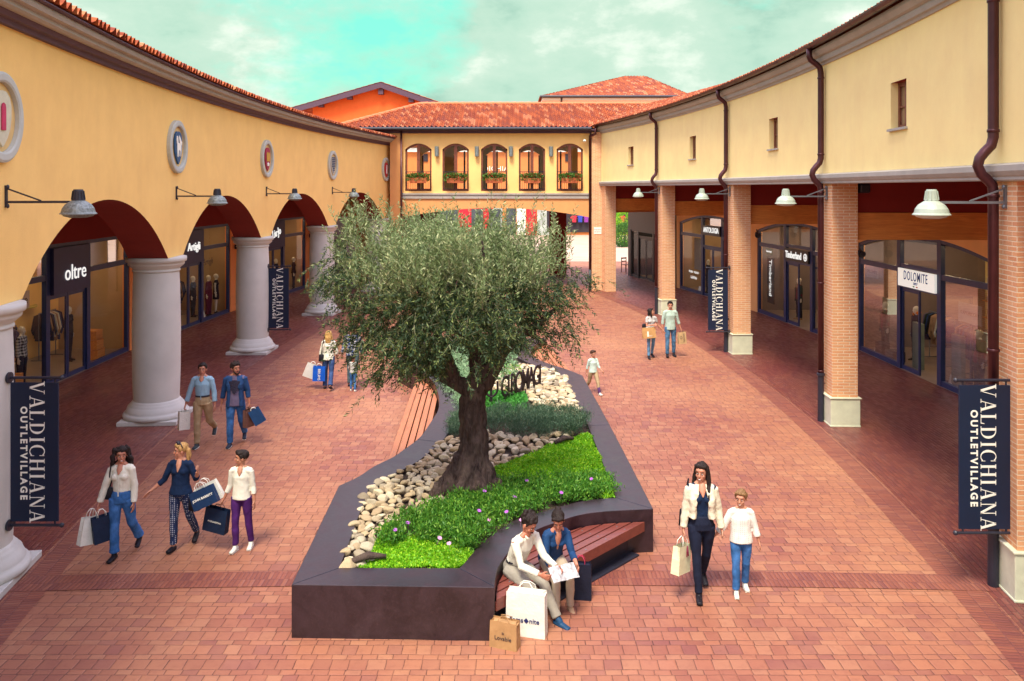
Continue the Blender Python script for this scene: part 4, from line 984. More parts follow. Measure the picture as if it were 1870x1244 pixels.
# ------------------------------------------------------------------ wall lamps
def wall_lamp(p, ang, m_, label, group):
    """bracket at p on the wall, arm reaching along local +x"""
    t = thing('wall_lamp', label, 'lamp', p, ang, group)
    q = MB(); q.box(0.0, .025, -.02, .02, -.14, .14); 
    for z in (-.12, .12): q.ell((.03, 0, z), (.018, .03, .03), 8, 6)
    q.bar((.02, 0, -.07), (.78, 0, -.07), .03); q.bar((.02, 0, .10), (.42, 0, -.055), .018); q.build('bracket', M['steel'] if m_ is M['mint'] else M['black'], t)
    q = MB(); q.lathe([(.0, .09), (.055, .09), (.062, .07), (.075, -.03), (.08, -.05)], (.86, 0, 0), 20)
    for i in range(10): a = 2 * PI * i / 10; q.bar((.86 + .066 * math.cos(a), .066 * math.sin(a), .07), (.86 + .082 * math.cos(a), .082 * math.sin(a), -.04), .01)
    q.build('lamp_cap', m_ if m_ is M['mint'] else M['black'], t)
    q = MB(); pr = [(.075, -.05), (.10, -.065), (.15, -.10), (.185, -.15), (.198, -.20), (.215, -.215), (.218, -.225), (.19, -.222)]
    q.lathe(pr, (.86, 0, 0), 32); q.lathe([(r - .006, z - .004) for r, z in pr[:5]], (.86, 0, 0), 32); q.build('lamp_shade', m_, t, smooth=False)
    q = MB(); q.lathe([(.195, -.222), (.17, -.25), (.10, -.27), (0, -.275)], (.86, 0, 0), 28); q.build('lamp_glass', M['galv'] if m_ is M['galv'] else mat('frosted_glass', (.5, .55, .5), .25, .05, 8), t, smooth=True)
    return t
M['galv_spot'] = mat('spotted_grey_shade', (0.36, 0.39, 0.38), 0.5, 0.55, 38, metal=0.3)
ordl = ['nearest', 'second nearest', 'third', 'farthest']
for i, s in enumerate(LC[1:5]):
    p = LF(s, .4, 4.79); ang = -math.atan2(0.0112 * (s - 23.7), 1)
    wall_lamp(p, ang, M['galv'] if i else M['galv'], ['grey dome lamp on the ochre wall beneath the red tower roundel', 'grey dome lamp on the ochre wall beneath the blue horse roundel', 'grey dome lamp on the ochre wall beneath the crimson gold roundel', 'grey dome lamp on the ochre wall beneath the chequered roundel'][i], 'dome lamps along the left arcade')
for i, s in enumerate(RC[1:5]):
    p = RF(s, .265, 4.79); ang = PI + math.atan2(0.0126 * (s - 19.8), 1)
    wall_lamp(p, ang, M['mint'], 'white dome lamp on the %s brick pier of the right arcade' % ['nearest', 'second nearest', 'third nearest', 'fourth nearest'][i], 'dome lamps on the right brick piers')
# ------------------------------------------------------------------ hanging banners, serif lettering built from strokes
def serif_word(word, H, name, m_, parent, mtx):
    q = MB(); TK, TN, SF = .155, .045, .035
    def st(x0, y0, x1, y1, wd): q.poly([(x0 - wd / 2, y0, 0), (x0 + wd / 2, y0, 0), (x1 + wd / 2, y1, 0), (x1 - wd / 2, y1, 0)], (0, 0, .01))
    def sf(x, y, wd=.34): q.poly([(x - wd / 2, y - (SF if y > .5 else 0), 0), (x + wd / 2, y - (SF if y > .5 else 0), 0), (x + wd / 2, y + (0 if y > .5 else SF), 0), (x - wd / 2, y + (0 if y > .5 else SF), 0)], (0, 0, .0095))
    def arc(cx, cy, rx, ry, a0, a1, w0, w1):
        n = 14
        for i in range(n):
            A, B = R(a0 + (a1 - a0) * i / n), R(a0 + (a1 - a0) * (i + 1) / n)
            def wd(a): c_ = abs(math.cos(a)); return w0 + (w1 - w0) * c_
            o = [(cx + rx * math.cos(t), cy + ry * math.sin(t)) for t in (A, B)]; n_ = [(cx + (rx - wd(t)) * math.cos(t), cy + (ry - min(wd(t), .05)) * math.sin(t)) for t in (A, B)]
            q.poly([(*o[0], 0), (*o[1], 0), (*n_[1], 0), (*n_[0], 0)], (0, 0, .01))
    x = 0; start = []
    base = MB(); 
    for ch in word:
        n0 = len(q.v)
        if ch == 'V': st(.12, 1, .42, 0, TK); st(.72, 1, .44, 0, TN); sf(.14, 1); sf(.72, 1, .26); wd = .86
        elif ch == 'A': st(.12, 0, .40, 1, TN); st(.70, 0, .42, 1, TK); q.poly([(.2, .3, 0), (.62, .3, 0), (.61, .34, 0), (.21, .34, 0)], (0, 0, .0098)); sf(.12, 0, .26); sf(.70, 0); wd = .86
        elif ch == 'L': st(.17, 0, .17, 1, TK); sf(.17, 1); q.poly([(.02, 0, 0), (.62, 0, 0), (.66, .24, 0), (.62, .24, 0), (.56, SF, 0), (.02, SF, 0)], (0, 0, .0098)); wd = .74
        elif ch == 'D': st(.17, 0, .17, 1, TK); sf(.12, 1, .3); sf(.12, 0, .3); arc(.27, .5, .50, .5, -90, 90, .04, TK); wd = .88
        elif ch == 'I': st(.17, 0, .17, 1, TK); sf(.17, 1); sf(.17, 0); wd = .40
        elif ch == 'C': arc(.46, .5, .44, .52, 50, 310, .04, TK); q.poly([(.72, .66, 0), (.76, .66, 0), (.76, .98, 0), (.73, .98, 0)], (0, 0, .0098)); q.poly([(.72, .05, 0), (.76, .05, 0), (.76, .30, 0), (.74, .30, 0)], (0, 0, .0098)); wd = .84
        elif ch == 'H': st(.17, 0, .17, 1, TK); st(.69, 0, .69, 1, TK); q.poly([(.2, .5, 0), (.66, .5, 0), (.66, .54, 0), (.2, .54, 0)], (0, 0, .0098)); sf(.17, 1, .3); sf(.17, 0, .3); sf(.69, 1, .3); sf(.69, 0, .3); wd = .92
        elif ch == 'N': st(.14, 0, .14, 1, TN); st(.72, 0, .72, 1, TN); st(.16, 1, .70, 0, TK); sf(.14, 0, .28); sf(.10, 1, .2); sf(.72, 1, .28); wd = .88
        for i in range(n0, len(q.v)): v = q.v[i]; q.v[i] = (v[0] + x, v[1], v[2])
        x += wd + .10
    q.v = [tuple(mtx @ V(((v[0] - x / 2 + .05) * H, (v[1] - .5) * H, v[2] * .4))) for v in q.v]
    return q.build(name, m_, parent)
ROT = FRONT @ Matrix.Rotation(R(-90), 4, 'Z')
def banner(px0, px1, Y, label, side, z0=.76, z1=2.47, wall_x=None):
    xa, xb = (px0 - CX) * Y / F_PX, (px1 - CX) * Y / F_PX
    t = thing('hanging_banner', label, 'banner', ((xa + xb) / 2, Y, 0), 0, 'navy banners along the arcades'); w2 = (xb - xa) / 2
    q = MB(); q.box(-w2, w2, -.012, .012, z0, z1); bp = q.build('banner_cloth', M['banner'], t)
    hs = -1 if side == 'L' else 1; 
    for z in (z1 + .06, z0 - .05):
        q = MB(); e0 = -hs * (w2 + .04); e1 = hs * (w2 + .03 if wall_x is None else abs(wall_x - (xa + xb) / 2))
        q.tube([(e0, 0, z), (e1, 0, z)], .018, 8); q.ell((e0, 0, z), (.03, .03, .03), 8, 6)
        q.lathe([(0, -.012), (.07, -.012), (.07, .012), (0, .012)], mtx=Matrix.Translation((e1, 0, z)) @ Matrix.Rotation(R(90), 4, 'Y'), n=16)
        for s_ in (-.85, .85): q.box(s_ * w2 - .008, s_ * w2 + .008, -.008, .008, min(z, z1 if z > 1 else z0) - (.0), max(z, z0))
        q.build('rod', M['black'], t)
    zc = (z0 + z1) / 2; L = z1 - z0
    serif_word('VALDICHIANA', .183 * L / 1.71, 'lettering', M['white'], bp, Matrix.Translation((w2 * .13, -.014, zc)) @ ROT)
    text('OUTLETVILLAGE', .115 * L / 1.71, 'lettering', M['white'], bp, Matrix.Translation((-w2 * .44, -.016, zc - .01)) @ ROT, .002, spacing=1.42, bold=.004)
    return t
banner(20, 107, 10.25, 'large navy outlet banner hung on the nearest grey column', 'L', .74, 2.47, -6.27)
banner(490, 527.5, 24.6, 'small navy outlet banner hung on the grey column behind the tree on the left', 'L', .70, 2.49, -7.29)
banner(1751, 1844, 9.9, 'large navy outlet banner hung on the nearest brick pier', 'R', .79, 2.52, 6.02)
banner(1293, 1329, 24.35, 'small navy outlet banner hung on the second farthest concrete footed brick pier', 'R', .68, 2.47, 6.44)
# ------------------------------------------------------------------ wall roundels
def roundel(s, label, kind):
    p = LF(s, .4, 5.77); ang = -math.atan2(0.0112 * (s - 23.7), 1)
    t = thing('wall_roundel', label, 'roundel', p, 0, 'painted roundels on the ochre wall')
    t.rotation_euler = (0, 0, ang + R(90))        # local -y faces the plaza
    rx = Matrix.Rotation(R(90), 4, 'X')
    q = MB(); q.lathe([(.43, -.02), (.435, .07), (.46, .085), (.53, .085), (.56, .07), (.565, 0), (.43, 0)], (0, 0, 0), 48, mtx=rx); q.build('ring', mat('pale_grey_rim', (.50, .52, .47), .7, .06, 6), t, smooth=False)
    q = MB(); q.lathe([(0, .02), (.43, .02)], (0, 0, 0), 40, mtx=rx); q.build('disc', mat('ochre_disc', (.72, .50, .20), .7, .1, 5), t)
    cols = {'tower': (.62, .60, .44), 'horse': (.015, .09, .22), 'gold': (.36, .01, .06), 'chequer': (.55, .56, .52), 'red': (.5, .03, .04)}
    sh = [(.0, .33), (.10, .32), (.19, .26), (.235, .14), (.235, .0), (.20, -.14), (.13, -.25), (.05, -.33), (0, -.37)]
    sh = sh + [(-x, z) for x, z in sh[-2:0:-1]]
    q = MB(); q.poly([(x, -.03, z) for x, z in sh], (0, -.03, 0)); so_ = q.build('shield', mat('shield_' + kind, cols[kind], .55, .1, 9), t)
    q = MB(); W_ = M['white']
    def pl(pts, y=-.064): q.poly([(x, y, z) for x, z in pts], (0, -.012, 0))
    if kind == 'tower':
        pl([(-.055, -.16), (.055, -.16), (.055, .12), (.04, .16), (0, .18), (-.04, .16), (-.055, .12)]); q.build('tower_emblem', mat('crimson_paint', (.55, .02, .10), .6), so_)
    elif kind == 'horse':
        pl([(-.13, .02), (-.10, .08), (.08, .08), (.13, .04), (.13, -.08), (.10, -.2), (.08, -.2), (.08, -.09), (.02, -.07), (-.05, -.08), (-.07, -.22), (-.10, -.22), (-.12, -.1)])
        pl([(-.13, .03), (-.17, .14), (-.15, .22), (-.11, .23), (-.08, .20), (-.06, .08)], -.066); pl([(.02, .09), (.14, .04), (.16, .10), (.0, .24), (-.03, .20)], -.068)
        pl([(-.04, -.07), (-.01, -.2), (-.03, -.2), (-.06, -.08)], -.07); q.build('horse_emblem', W_, so_)
    elif kind == 'gold':
        for x in (-.10, 0, .10): pl([(x - .03, -.08), (x + .03, -.08), (x + .04, .14), (x, .2), (x - .04, .14)])
        q.build('crown_emblem', mat('gold_paint', (.7, .42, .06), .5), so_); q = MB(); pl([(-.07, -.22), (.07, -.22), (.09, -.14), (0, -.11), (-.09, -.14)]); q.build('white_emblem', W_, so_)
    elif kind == 'chequer':
        for i in range(5):
            for j in range(9):
                x, z = -.2 + i * .085, -.28 + j * .068
                if abs(x + .03) < .2 - max(0, -z - .05) * .5: pl([(x, z), (x + .06, z), (x + .06, z + .045), (x, z + .045)])
        q.build('chequer_emblem', mat('slate_blue_paint', (.04, .07, .14), .6), so_)
    else:
        pl([(-.05, -.2), (.05, -.2), (.05, .2), (-.05, .2)]); q.build('bar_emblem', W_, so_)
roundel(10.05, 'stone roundel with a pale shield and crimson tower, cut by the photo edge', 'tower')
roundel(17.45, 'stone roundel with a blue shield and a white horse', 'horse')
roundel(24.6, 'stone roundel with a crimson shield and gold crown', 'gold')
roundel(31.95, 'stone roundel with a grey and white chequered shield', 'chequer')
roundel(39.2, 'farthest stone roundel with a red shield beside the corner drainpipe', 'red')
# spotlights and speakers under the right arcade
def spot(p, label, big=1.0):
    t = thing('spotlight', label, 'spotlight', p, 0, 'black spotlights under the right arcade')
    q = MB(); q.lathe([(.03, -.10), (.07, -.08), (.10, .04), (.11, .10), (.085, .10), (0, .06)], mtx=Matrix.Rotation(R(115), 4, 'X') @ Matrix.Scale(big, 4), n=16); q.build('housing', M['black'], t)
    q = MB(); q.bar((0, 0, .05), (0, .1, .18 * big), .03); q.build('bracket', M['black'], t)
spot(GZ(1572, 462, 23.9), 'black spotlight on the orange strip left of the shop with the white sign')
spot(GZ(1383, 428, 30.8), 'black spotlight on the orange strip left of the shop with the black sign')
t = thing('loudspeaker', 'small black speaker under the string course beside the second nearest pier', 'speaker', GZ(1577, 344, 17.0)); q = MB(); q.box(-.11, .11, -.1, .1, -.1, .09); q.build('cabinet', M['black'], t, bevel=.03); q = MB(); q.bar((-.1, 0, .05), (-.28, 0, .08), .03); q.build('bracket', M['black'], t)

# ------------------------------------------------------------------ planter with benches
PL = thing('planter', 'long rusty steel planter of stones and plants in the middle of the plaza', 'planter')
HP = .58
rim = [((-2.40, 8.94), (-1.96, 9.34)), ((-.19, 8.88), (-.60, 9.33)), ((-.18, 9.15), (-.55, 9.45)), ((-.13, 9.47), (-.46, 9.73)), ((.10, 10.09), (-.24, 10.24)), ((.33, 10.40), (.05, 10.68)), ((.60, 10.63), (.42, 10.96)), ((.88, 10.84), (.75, 11.2)), ((1.26, 10.97), (1.1, 11.38)), ((1.90, 11.05), (1.45, 11.45)), ((1.78, 14.97), (1.38, 14.9)), ((1.62, 18.9), (1.2, 18.75)), ((1.33, 19.5), (.98, 19.3)), ((.9, 20.2), (.55, 20.0)), ((.55, 21.0), (.15, 20.9)), ((.5, 22.0), (.1, 22.0)), ((.75, 22.9), (.35, 22.9)), ((1.0, 23.6), (.5, 23.2)), ((-2.6, 23.6), (-2.2, 23.2)), ((-2.88, 20.76), (-2.40, 20.5)), ((-2.33, 19.76), (-2.0, 19.5)), ((-2.05, 19.1), (-1.70, 18.9)), ((-1.79, 18.4), (-1.42, 18.2)), ((-1.66, 17.85), (-1.3, 17.6)), ((-1.55, 17.23), (-1.2, 17.1)), ((-1.46, 16.46), (-1.07, 16.4)), ((-1.44, 15.9), (-1.03, 15.8)), ((-1.47, 15.48), (-1.05, 15.2)), ((-1.56, 14.48), (-1.13, 14.4)), ((-1.63, 14.07), (-1.22, 13.9)), ((-1.77, 13.6), (-1.36, 13.4)), ((-1.90, 13.2), (-1.5, 12.95)), ((-2.14, 12.74), (-1.7, 12.55)), ((-2.29, 12.3), (-1.9, 12.25)), ((-2.51, 11.91), (-2.06, 11.85))]
# smooth the curved recesses by subdividing with Catmull-Rom
sharp = {0, 1, 9, 11, 17, 18, 19, 34}
def cr(p0, p1, p2, p3, t):
    return tuple(.5 * (2 * b + (c - a) * t + (2 * a - 5 * b + 4 * c - d) * t * t + (3 * b - a - 3 * c + d) * t ** 3) for a, b, c, d in zip(p0, p1, p2, p3))
rim2 = []; n = len(rim)
for i in range(n):
    j = (i + 1) % n
    rim2.append(rim[i])
    if i in sharp and j in sharp: continue
    a = rim[i] if i in sharp else rim[i - 1]; d = rim[j] if j in sharp else rim[(j + 1) % n]
    for t in (.33, .67): rim2.append(tuple(cr(a[k], rim[i][k], rim[j][k], d[k], t) for k in (0, 1)))
n = len(rim2); m = MB()
for i in range(n):
    (o0, i0), (o1, i1) = rim2[i], rim2[(i + 1) % n]
    m.add([(*o0, HP), (*o1, HP), (*i1, HP), (*i0, HP)], [(0, 1, 2, 3)])
    m.add([(*o0, 0), (*o1, 0), (*o1, HP), (*o0, HP)], [(0, 1, 2, 3)])
    m.add([(*i0, .3), (*i1, .3), (*i1, HP), (*i0, HP)], [(0, 1, 2, 3)])
ps = m.build('planter_shell', M['corten'], PL, bevel=.006)
m = MB(); 
for a, b in (((1.775, 14.97), (1.385, 14.93)), ((-1.62, 14.1), (-1.20, 13.95)), ((-.19, 8.9), (-.59, 9.32)), ((-2.39, 8.95), (-1.97, 9.33)), ((1.89, 11.06), (1.46, 11.44))): m = MB(); m.bar((*a, HP + .0008), (*b, HP + .0008), .012, .003); m.build('weld_seam', M['black'], ps)
inner = [p[1] for p in rim2]; m = MB(); m.add([(*p, .50) for p in inner], [tuple(range(n))]); m.build('soil', M['soil'], PL)
def inpoly(x, y, P):
    c = False; j = len(P) - 1
    for i in range(len(P)):
        if (P[i][1] > y) != (P[j][1] > y) and x < (P[j][0] - P[i][0]) * (y - P[i][1]) / (P[j][1] - P[i][1]) + P[i][0]: c = not c
        j = i
    return c
def bench(name, label, p, q_, curve, m_, zt=.42, off=.02, wdt=.105, gap=.022):
    """slats parallel to chord p->q_, each cut off where it meets the curved recess wall"""
    p, q_ = V((*p, 0)), V((*q_, 0)); d = (q_ - p); L = d.length; d.normalize(); nn = V((-d.y, d.x, 0))
    pts = [V((*c, 0)) - p for c in curve]
    if sum(c.dot(nn) for c in pts) < 0: nn = -nn
    prof = sorted((c.dot(d), c.dot(nn)) for c in pts)
    def depth(t):
        for a, b in zip(prof[:-1], prof[1:]):
            if a[0] <= t <= b[0]: return a[1] + (b[1] - a[1]) * (t - a[0]) / (b[0] - a[0] + 1e-9)
        return -1
    B = bpy.data.objects.new('bench', None); COL.objects.link(B); B.parent = PL
    def rng_(o):
        ts = [L * i / 400 for i in range(401) if depth(L * i / 400) > o + .01]
        return (ts[0], ts[-1]) if ts else None
    o = 0; k = 0
    while True:
        a, b = rng_(o), rng_(o + wdt)
        if not b: break
        m = MB(); P4 = [p + d * a[0] + nn * o, p + d * a[1] + nn * o, p + d * b[1] + nn * (o + wdt), p + d * b[0] + nn * (o + wdt)]
        m.poly([v + V((0, 0, zt - .035)) for v in P4], (0, 0, .035))
        if k == 0:
            m.poly([v + V((0, 0, zt - .13)) for v in (P4[0], P4[1], P4[1] + nn * .03, P4[0] + nn * .03)], (0, 0, .095))
        m.build('slat', m_, B, bevel=.004)
        o += wdt + gap; k += 1
    m = MB(); a = rng_(.12); m.poly([p + d * a[0] + nn * .16, p + d * a[1] + nn * .16, p + d * a[1] + nn * .2, p + d * a[0] + nn * .2], (0, 0, zt - .04))
    m.poly([p + d * a[0] + nn * -.0 + V((0, 0, .002)), p + d * a[1] + nn * .0 + V((0, 0, .002)), p + d * a[1] + nn * .2 + V((0, 0, .002)), p + d * a[0] + nn * .2 + V((0, 0, .002))], (0, 0, .02)); m.build('bench_base', M['black'], B)
    m = MB()
    for i in range(6):
        t = L * (.14 + .145 * i); dp = depth(t)
        for w_ in range(int(dp / (wdt + gap))):
            c = p + d * t + nn * (w_ * (wdt + gap) + wdt / 2); m.lathe([(0, .004), (.008, .004), (.01, 0)], (c.x, c.y, zt), 8)
    m.build('screw', M['steel'], B); B['kind'] = 'part'
    del B['kind']
cur = [p[0] for p in rim2]
def seg(a, b):
    i0 = min(range(n), key=lambda i: math.dist(cur[i], a)); i1 = min(range(n), key=lambda i: math.dist(cur[i], b)); return cur[i0:i1 + 1]
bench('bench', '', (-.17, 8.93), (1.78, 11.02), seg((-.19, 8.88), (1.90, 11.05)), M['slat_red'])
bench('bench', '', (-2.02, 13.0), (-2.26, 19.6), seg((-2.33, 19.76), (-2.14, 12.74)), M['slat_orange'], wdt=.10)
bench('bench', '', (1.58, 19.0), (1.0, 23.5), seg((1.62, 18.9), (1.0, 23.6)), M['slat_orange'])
# ------------------------------------------------------------------ river stones
protos = []
for k in range(9):
    r_ = random.Random(k + 40); bm = bmesh.new(); bmesh.ops.create_icosphere(bm, subdivisions=3, radius=1)
    sx, sy, sz = r_.uniform(.8, 1.25), r_.uniform(.62, .95), r_.uniform(.42, .68); of = V((k * 7.1, 3, 1))
    cut = [(V((r_.gauss(0, 1), r_.gauss(0, 1), r_.gauss(0, 1))).normalized(), r_.uniform(.55, .84)) for _ in range(8)]
    for v in bm.verts:
        for nn, dd in cut:
            e = v.co.dot(nn)
            if e > dd: v.co -= nn * (e - dd) * .95
        v.co *= 1 + .10 * noise.noise(v.co * 1.3 + of)
        v.co = V((v.co.x * sx, v.co.y * sy, v.co.z * sz))
    me = bpy.data.meshes.new('river_stone'); bm.to_mesh(me); bm.free(); me.materials.append(M['rock']); me.polygons.foreach_set('use_smooth', [True] * len(me.polygons)); protos.append(me)
def P2(pts, z=.55): return [tuple(G(a, b, z)[:2]) for a, b in pts]
st1 = P2([(622, 1037), (650, 950), (661, 918), (676, 892), (705, 874), (750, 853), (785, 828), (820, 800), (842, 800), (835, 860), (822, 880), (830, 905), (800, 935), (740, 948), (700, 970), (680, 1003), (672, 1032)])
st2 = P2([(880, 790), (960, 798), (1050, 788), (1008, 812), (930, 842), (900, 858), (880, 830)])
st3 = P2([(885, 672), (960, 668), (1005, 675), (1031, 688), (1060, 752), (1045, 762), (1000, 752), (970, 735), (960, 715), (890, 716)])
def scatter_stones(poly, cnt, smin, smax, label, group, seed, layers=1, zb=.52):
    r_ = random.Random(seed); xs = [p[0] for p in poly]; ys = [p[1] for p in poly]; placed = []; tries = 0
    while len(placed) < cnt and tries < 40000:
        tries += 1
        x, y = r_.uniform(min(xs), max(xs)), r_.uniform(min(ys), max(ys))
        if not inpoly(x, y, poly): continue
        s = r_.uniform(smin, smax) * (1.25 if r_.random() < .12 else 1); lay = 0
        ok = all(math.hypot(x - a, y - b) > (s + c) * .60 for a, b, c in placed)
        if not ok and tries < 9000: continue
        if not ok:
            if not all(math.hypot(x - a, y - b) > (s + c) * .36 for a, b, c in placed): continue
            lay = .045
        placed.append((x, y, s))
        o = bpy.data.objects.new('river_stone', r_.choice(protos)); COL.objects.link(o)
        o.location = (x, y, zb + s * .42 + lay); o.scale = (s, s, s); o.rotation_euler = (r_.uniform(-.45, .45), r_.uniform(-.45, .45), r_.uniform(0, 6.28))
        tag(o, label, 'stone', group)
    return len(placed)
ns = scatter_stones(st1, 205, .058, .105, 'rounded buff river stone in the bed left of the olive trunk', 'river stones left of the olive trunk', 1)
ns += scatter_stones(st2, 62, .07, .115, 'rounded buff river stone in the strip just behind the olive trunk', 'river stones behind the olive trunk', 2)
# the far bed: many small stones as one
def stone_heap(poly, cnt, smin, smax, seed):
    r_ = random.Random(seed); xs = [p[0] for p in poly]; ys = [p[1] for p in poly]; vs = []; fs = []; base = [(np.array([v.co[:] for v in me.vertices]), np.array([p.vertices[:] for p in me.polygons])) for me in protos]
    k = 0; placed = []; tr = 0
    while k < cnt and tr < 30000:
        tr += 1; x, y = r_.uniform(min(xs), max(xs)), r_.uniform(min(ys), max(ys))
        if not inpoly(x, y, poly): continue
        s = r_.uniform(smin, smax)
        if not all(math.hypot(x - a, y - b) > (s + c) * .48 for a, b, c in placed): continue
        placed.append((x, y, s)); v, f = base[r_.randrange(9)]; a = r_.uniform(0, 6.28); m3 = np.array(Euler((r_.uniform(-.4, .4), r_.uniform(-.4, .4), a)).to_matrix())
        fs.append(f + sum(len(q) for q in vs)); vs.append(v @ m3.T * s + np.array([x, y, .53 + s * .4])); k += 1
    o = np_mesh('river_stones', np.concatenate(vs), np.concatenate(fs), M['rock'], None, True)
    tag(o, 'pale river stones filling the bed around the metal letters', 'stones', kind='stuff')
stone_heap(st3 + [], 330, .07, .12, 5)
# driftwood pieces among the stones
for (a, b, ln, ang, lab) in ((672, 1022, .42, .3, 'weathered driftwood piece at the front end of the stones'), (1030, 805, .4, .6, 'weathered driftwood piece on the stones behind the green mat')):
    p = G(a, b, .6); m = MB(); m.tube([p + V((-math.cos(ang) * ln / 2, -math.sin(ang) * ln / 2, 0)), p + V((0, .02, .04)), p + V((math.cos(ang) * ln / 2, math.sin(ang) * ln / 2, .01))], [.03, .05, .025], 8); tag(m.build('driftwood', M['bark'], None, smooth=True), lab, 'driftwood')
# ------------------------------------------------------------------ planting
def patch(name, label, poly, cnt, ll, lw, h0, h1, m_, up=.6, kind='stuff', clump=None, cat='plants', zb=.5, parent=None, mound=None):
    """leaf-sized faces spread over a bed, in tufts of different height"""
    xs = [p[0] for p in poly]; ys = [p[1] for p in poly]; out_ = []
    while len(out_) < cnt:
        c = rng.random((cnt * 2, 2)) * [max(xs) - min(xs), max(ys) - min(ys)] + [min(xs), min(ys)]
        out_ += [q for q in c if inpoly(q[0], q[1], poly)]
    P = np.array(out_[:cnt])
    hh = np.array([(.5 + .5 * noise.noise(V((q[0] * 3.3, q[1] * 3.3, 1.7)))) * .6 + (.5 + .5 * noise.noise(V((q[0] * 11, q[1] * 11, 4)))) * .4 for q in P])
    z = zb + h0 + (h1 - h0) * np.clip(hh * 1.5 - .25, 0, 1) * (.35 + .65 * np.sqrt(rng.random(cnt)))
    if clump:
        cc = P[rng.integers(0, cnt, clump)]; idx = rng.integers(0, clump, cnt); hk = rng.uniform(.5, 1, clump)[idx]
        P = cc[idx] + rng.normal(0, .045, (cnt, 2)); z = zb + h0 + (h1 - h0) * hk * rng.random(cnt) ** .6
        P += (P - cc[idx]) * ((z - zb)[:, None] * 2)
    B = np.column_stack([P, z]); D = rng.normal(size=(cnt, 3)) * .8 + [0, 0, up]
    o = leaves(name, B, D, rng.uniform(ll * .6, ll * 1.3, cnt), rng.uniform(lw * .7, lw * 1.3, cnt), m_, parent)
    if parent is None: tag(o, label, cat, kind=kind)
    return o
patch('sedum', 'bright green sedum carpet at the front edge of the planter', P2([(655, 1037), (845, 1036), (862, 1012), (842, 985), (700, 975), (685, 1000)]), 15000, .03, .020, .01, .10, M['sedum'], .5)
patch('sedum', 'bright green sedum carpet right of the olive trunk', P2([(885, 875), (905, 855), (1000, 815), (1065, 792), (1083, 798), (1124, 908), (1060, 905), (950, 880)]), 30000, .034, .022, .01, .11, M['sedum'], .5)
patch('daisy_bush', 'dark green flowering daisy bushes with violet blooms along the bench side', P2([(690, 1005), (740, 950), (815, 925), (835, 905), (900, 893), (960, 888), (1050, 880), (1115, 884), (1122, 905), (1005, 922), (985, 932), (895, 975), (862, 1008), (830, 1005), (760, 985)]), 32000, .06, .016, .02, .27, M['shrub'], .9, clump=330, cat='flowering bushes')
patch('clover', 'deep green clover mound in front of the metal letters', P2([(880, 715), (960, 722), (965, 760), (880, 765)]), 7000, .05, .045, .02, .14, M['clover'], .5)
patch('clover', 'bright clover tufts among the far stones', P2([(888, 665), (955, 672), (950, 690), (890, 690)]), 2500, .05, .04, .02, .12, M['sedum'], .5)
patch('rosemary', 'bushy grey green rosemary strip across the planter', P2([(880, 762), (960, 757), (1045, 762), (1072, 775), (1068, 796), (1000, 803), (900, 800), (878, 790)]), 17000, .07, .009, .05, .36, M['rosemary'], 1.2, clump=170, cat='rosemary')
patch('santolina', 'pale silvery green santolina along the left rim beside the trunk', P2([(800, 690), (845, 680), (845, 760), (836, 742), (822, 728)]), 8000, .04, .014, .03, .22, M['santolina'], .8, clump=120, cat='santolina')
patch('santolina', 'pale ground cover plants at the far end of the planter', [(-2.2, 19.4), (-1.3, 18.0), (.2, 18.5), (.1, 20.5), (.3, 23), (-2.1, 23)], 10000, .06, .03, .03, .22, M['santolina'], .8)
patch('grey_tuft', 'small grey green tuft on the left rim beside the bench', P2([(822, 775), (842, 745), (842, 795), (825, 795)]), 2500, .08, .008, .03, .2, M['rosemary'], .9, clump=20)
patch('seedling', 'thin green seedlings between the front stones', P2([(640, 1030), (668, 1030), (700, 965), (740, 950), (735, 975), (680, 1010)]), 1800, .035, .014, .02, .12, M['sedum'], .8)
k = 0
fl = [(962, 878), (885, 897), (875, 933), (952, 950), (925, 935), (1025, 900), (940, 908), (1080, 875), (803, 983), (820, 993), (722, 968), (745, 955), (894, 950)]
for i, (a, b) in enumerate(fl):
    p = G(a, b, .74); q = MB(); r_ = random.Random(i)
    for j in range(9):
        an = 2 * PI * j / 9; u = V((math.cos(an), math.sin(an) * .9, .25)); s_ = u.cross(V((0, 0, 1))).normalized() * .007
        q.add([u * .004, u * .018 + s_, u * .032, u * .018 - s_], [(0, 1, 2, 3)])
    q.ell((0, 0, .004), (.008, .008, .005), 6, 4); q.tube([(0, 0, 0), (r_.uniform(-.02, .02), 0, -.12)], .002, 4)
    o = q.build('daisy', M['petal_pink'] if i in (3, 8, 9, 12) else M['petal_violet'], None, loc=p); o.rotation_euler = (R(28), r_.uniform(-.3, .3), 0); o.scale = (1.0,) * 3
    tag(o, 'violet daisy bloom on the dark green bushes of the planter' if not i in (3, 8, 9, 12) else 'pale pink daisy bloom on the dark green bushes of the planter', 'flower', 'daisy blooms in the planter')
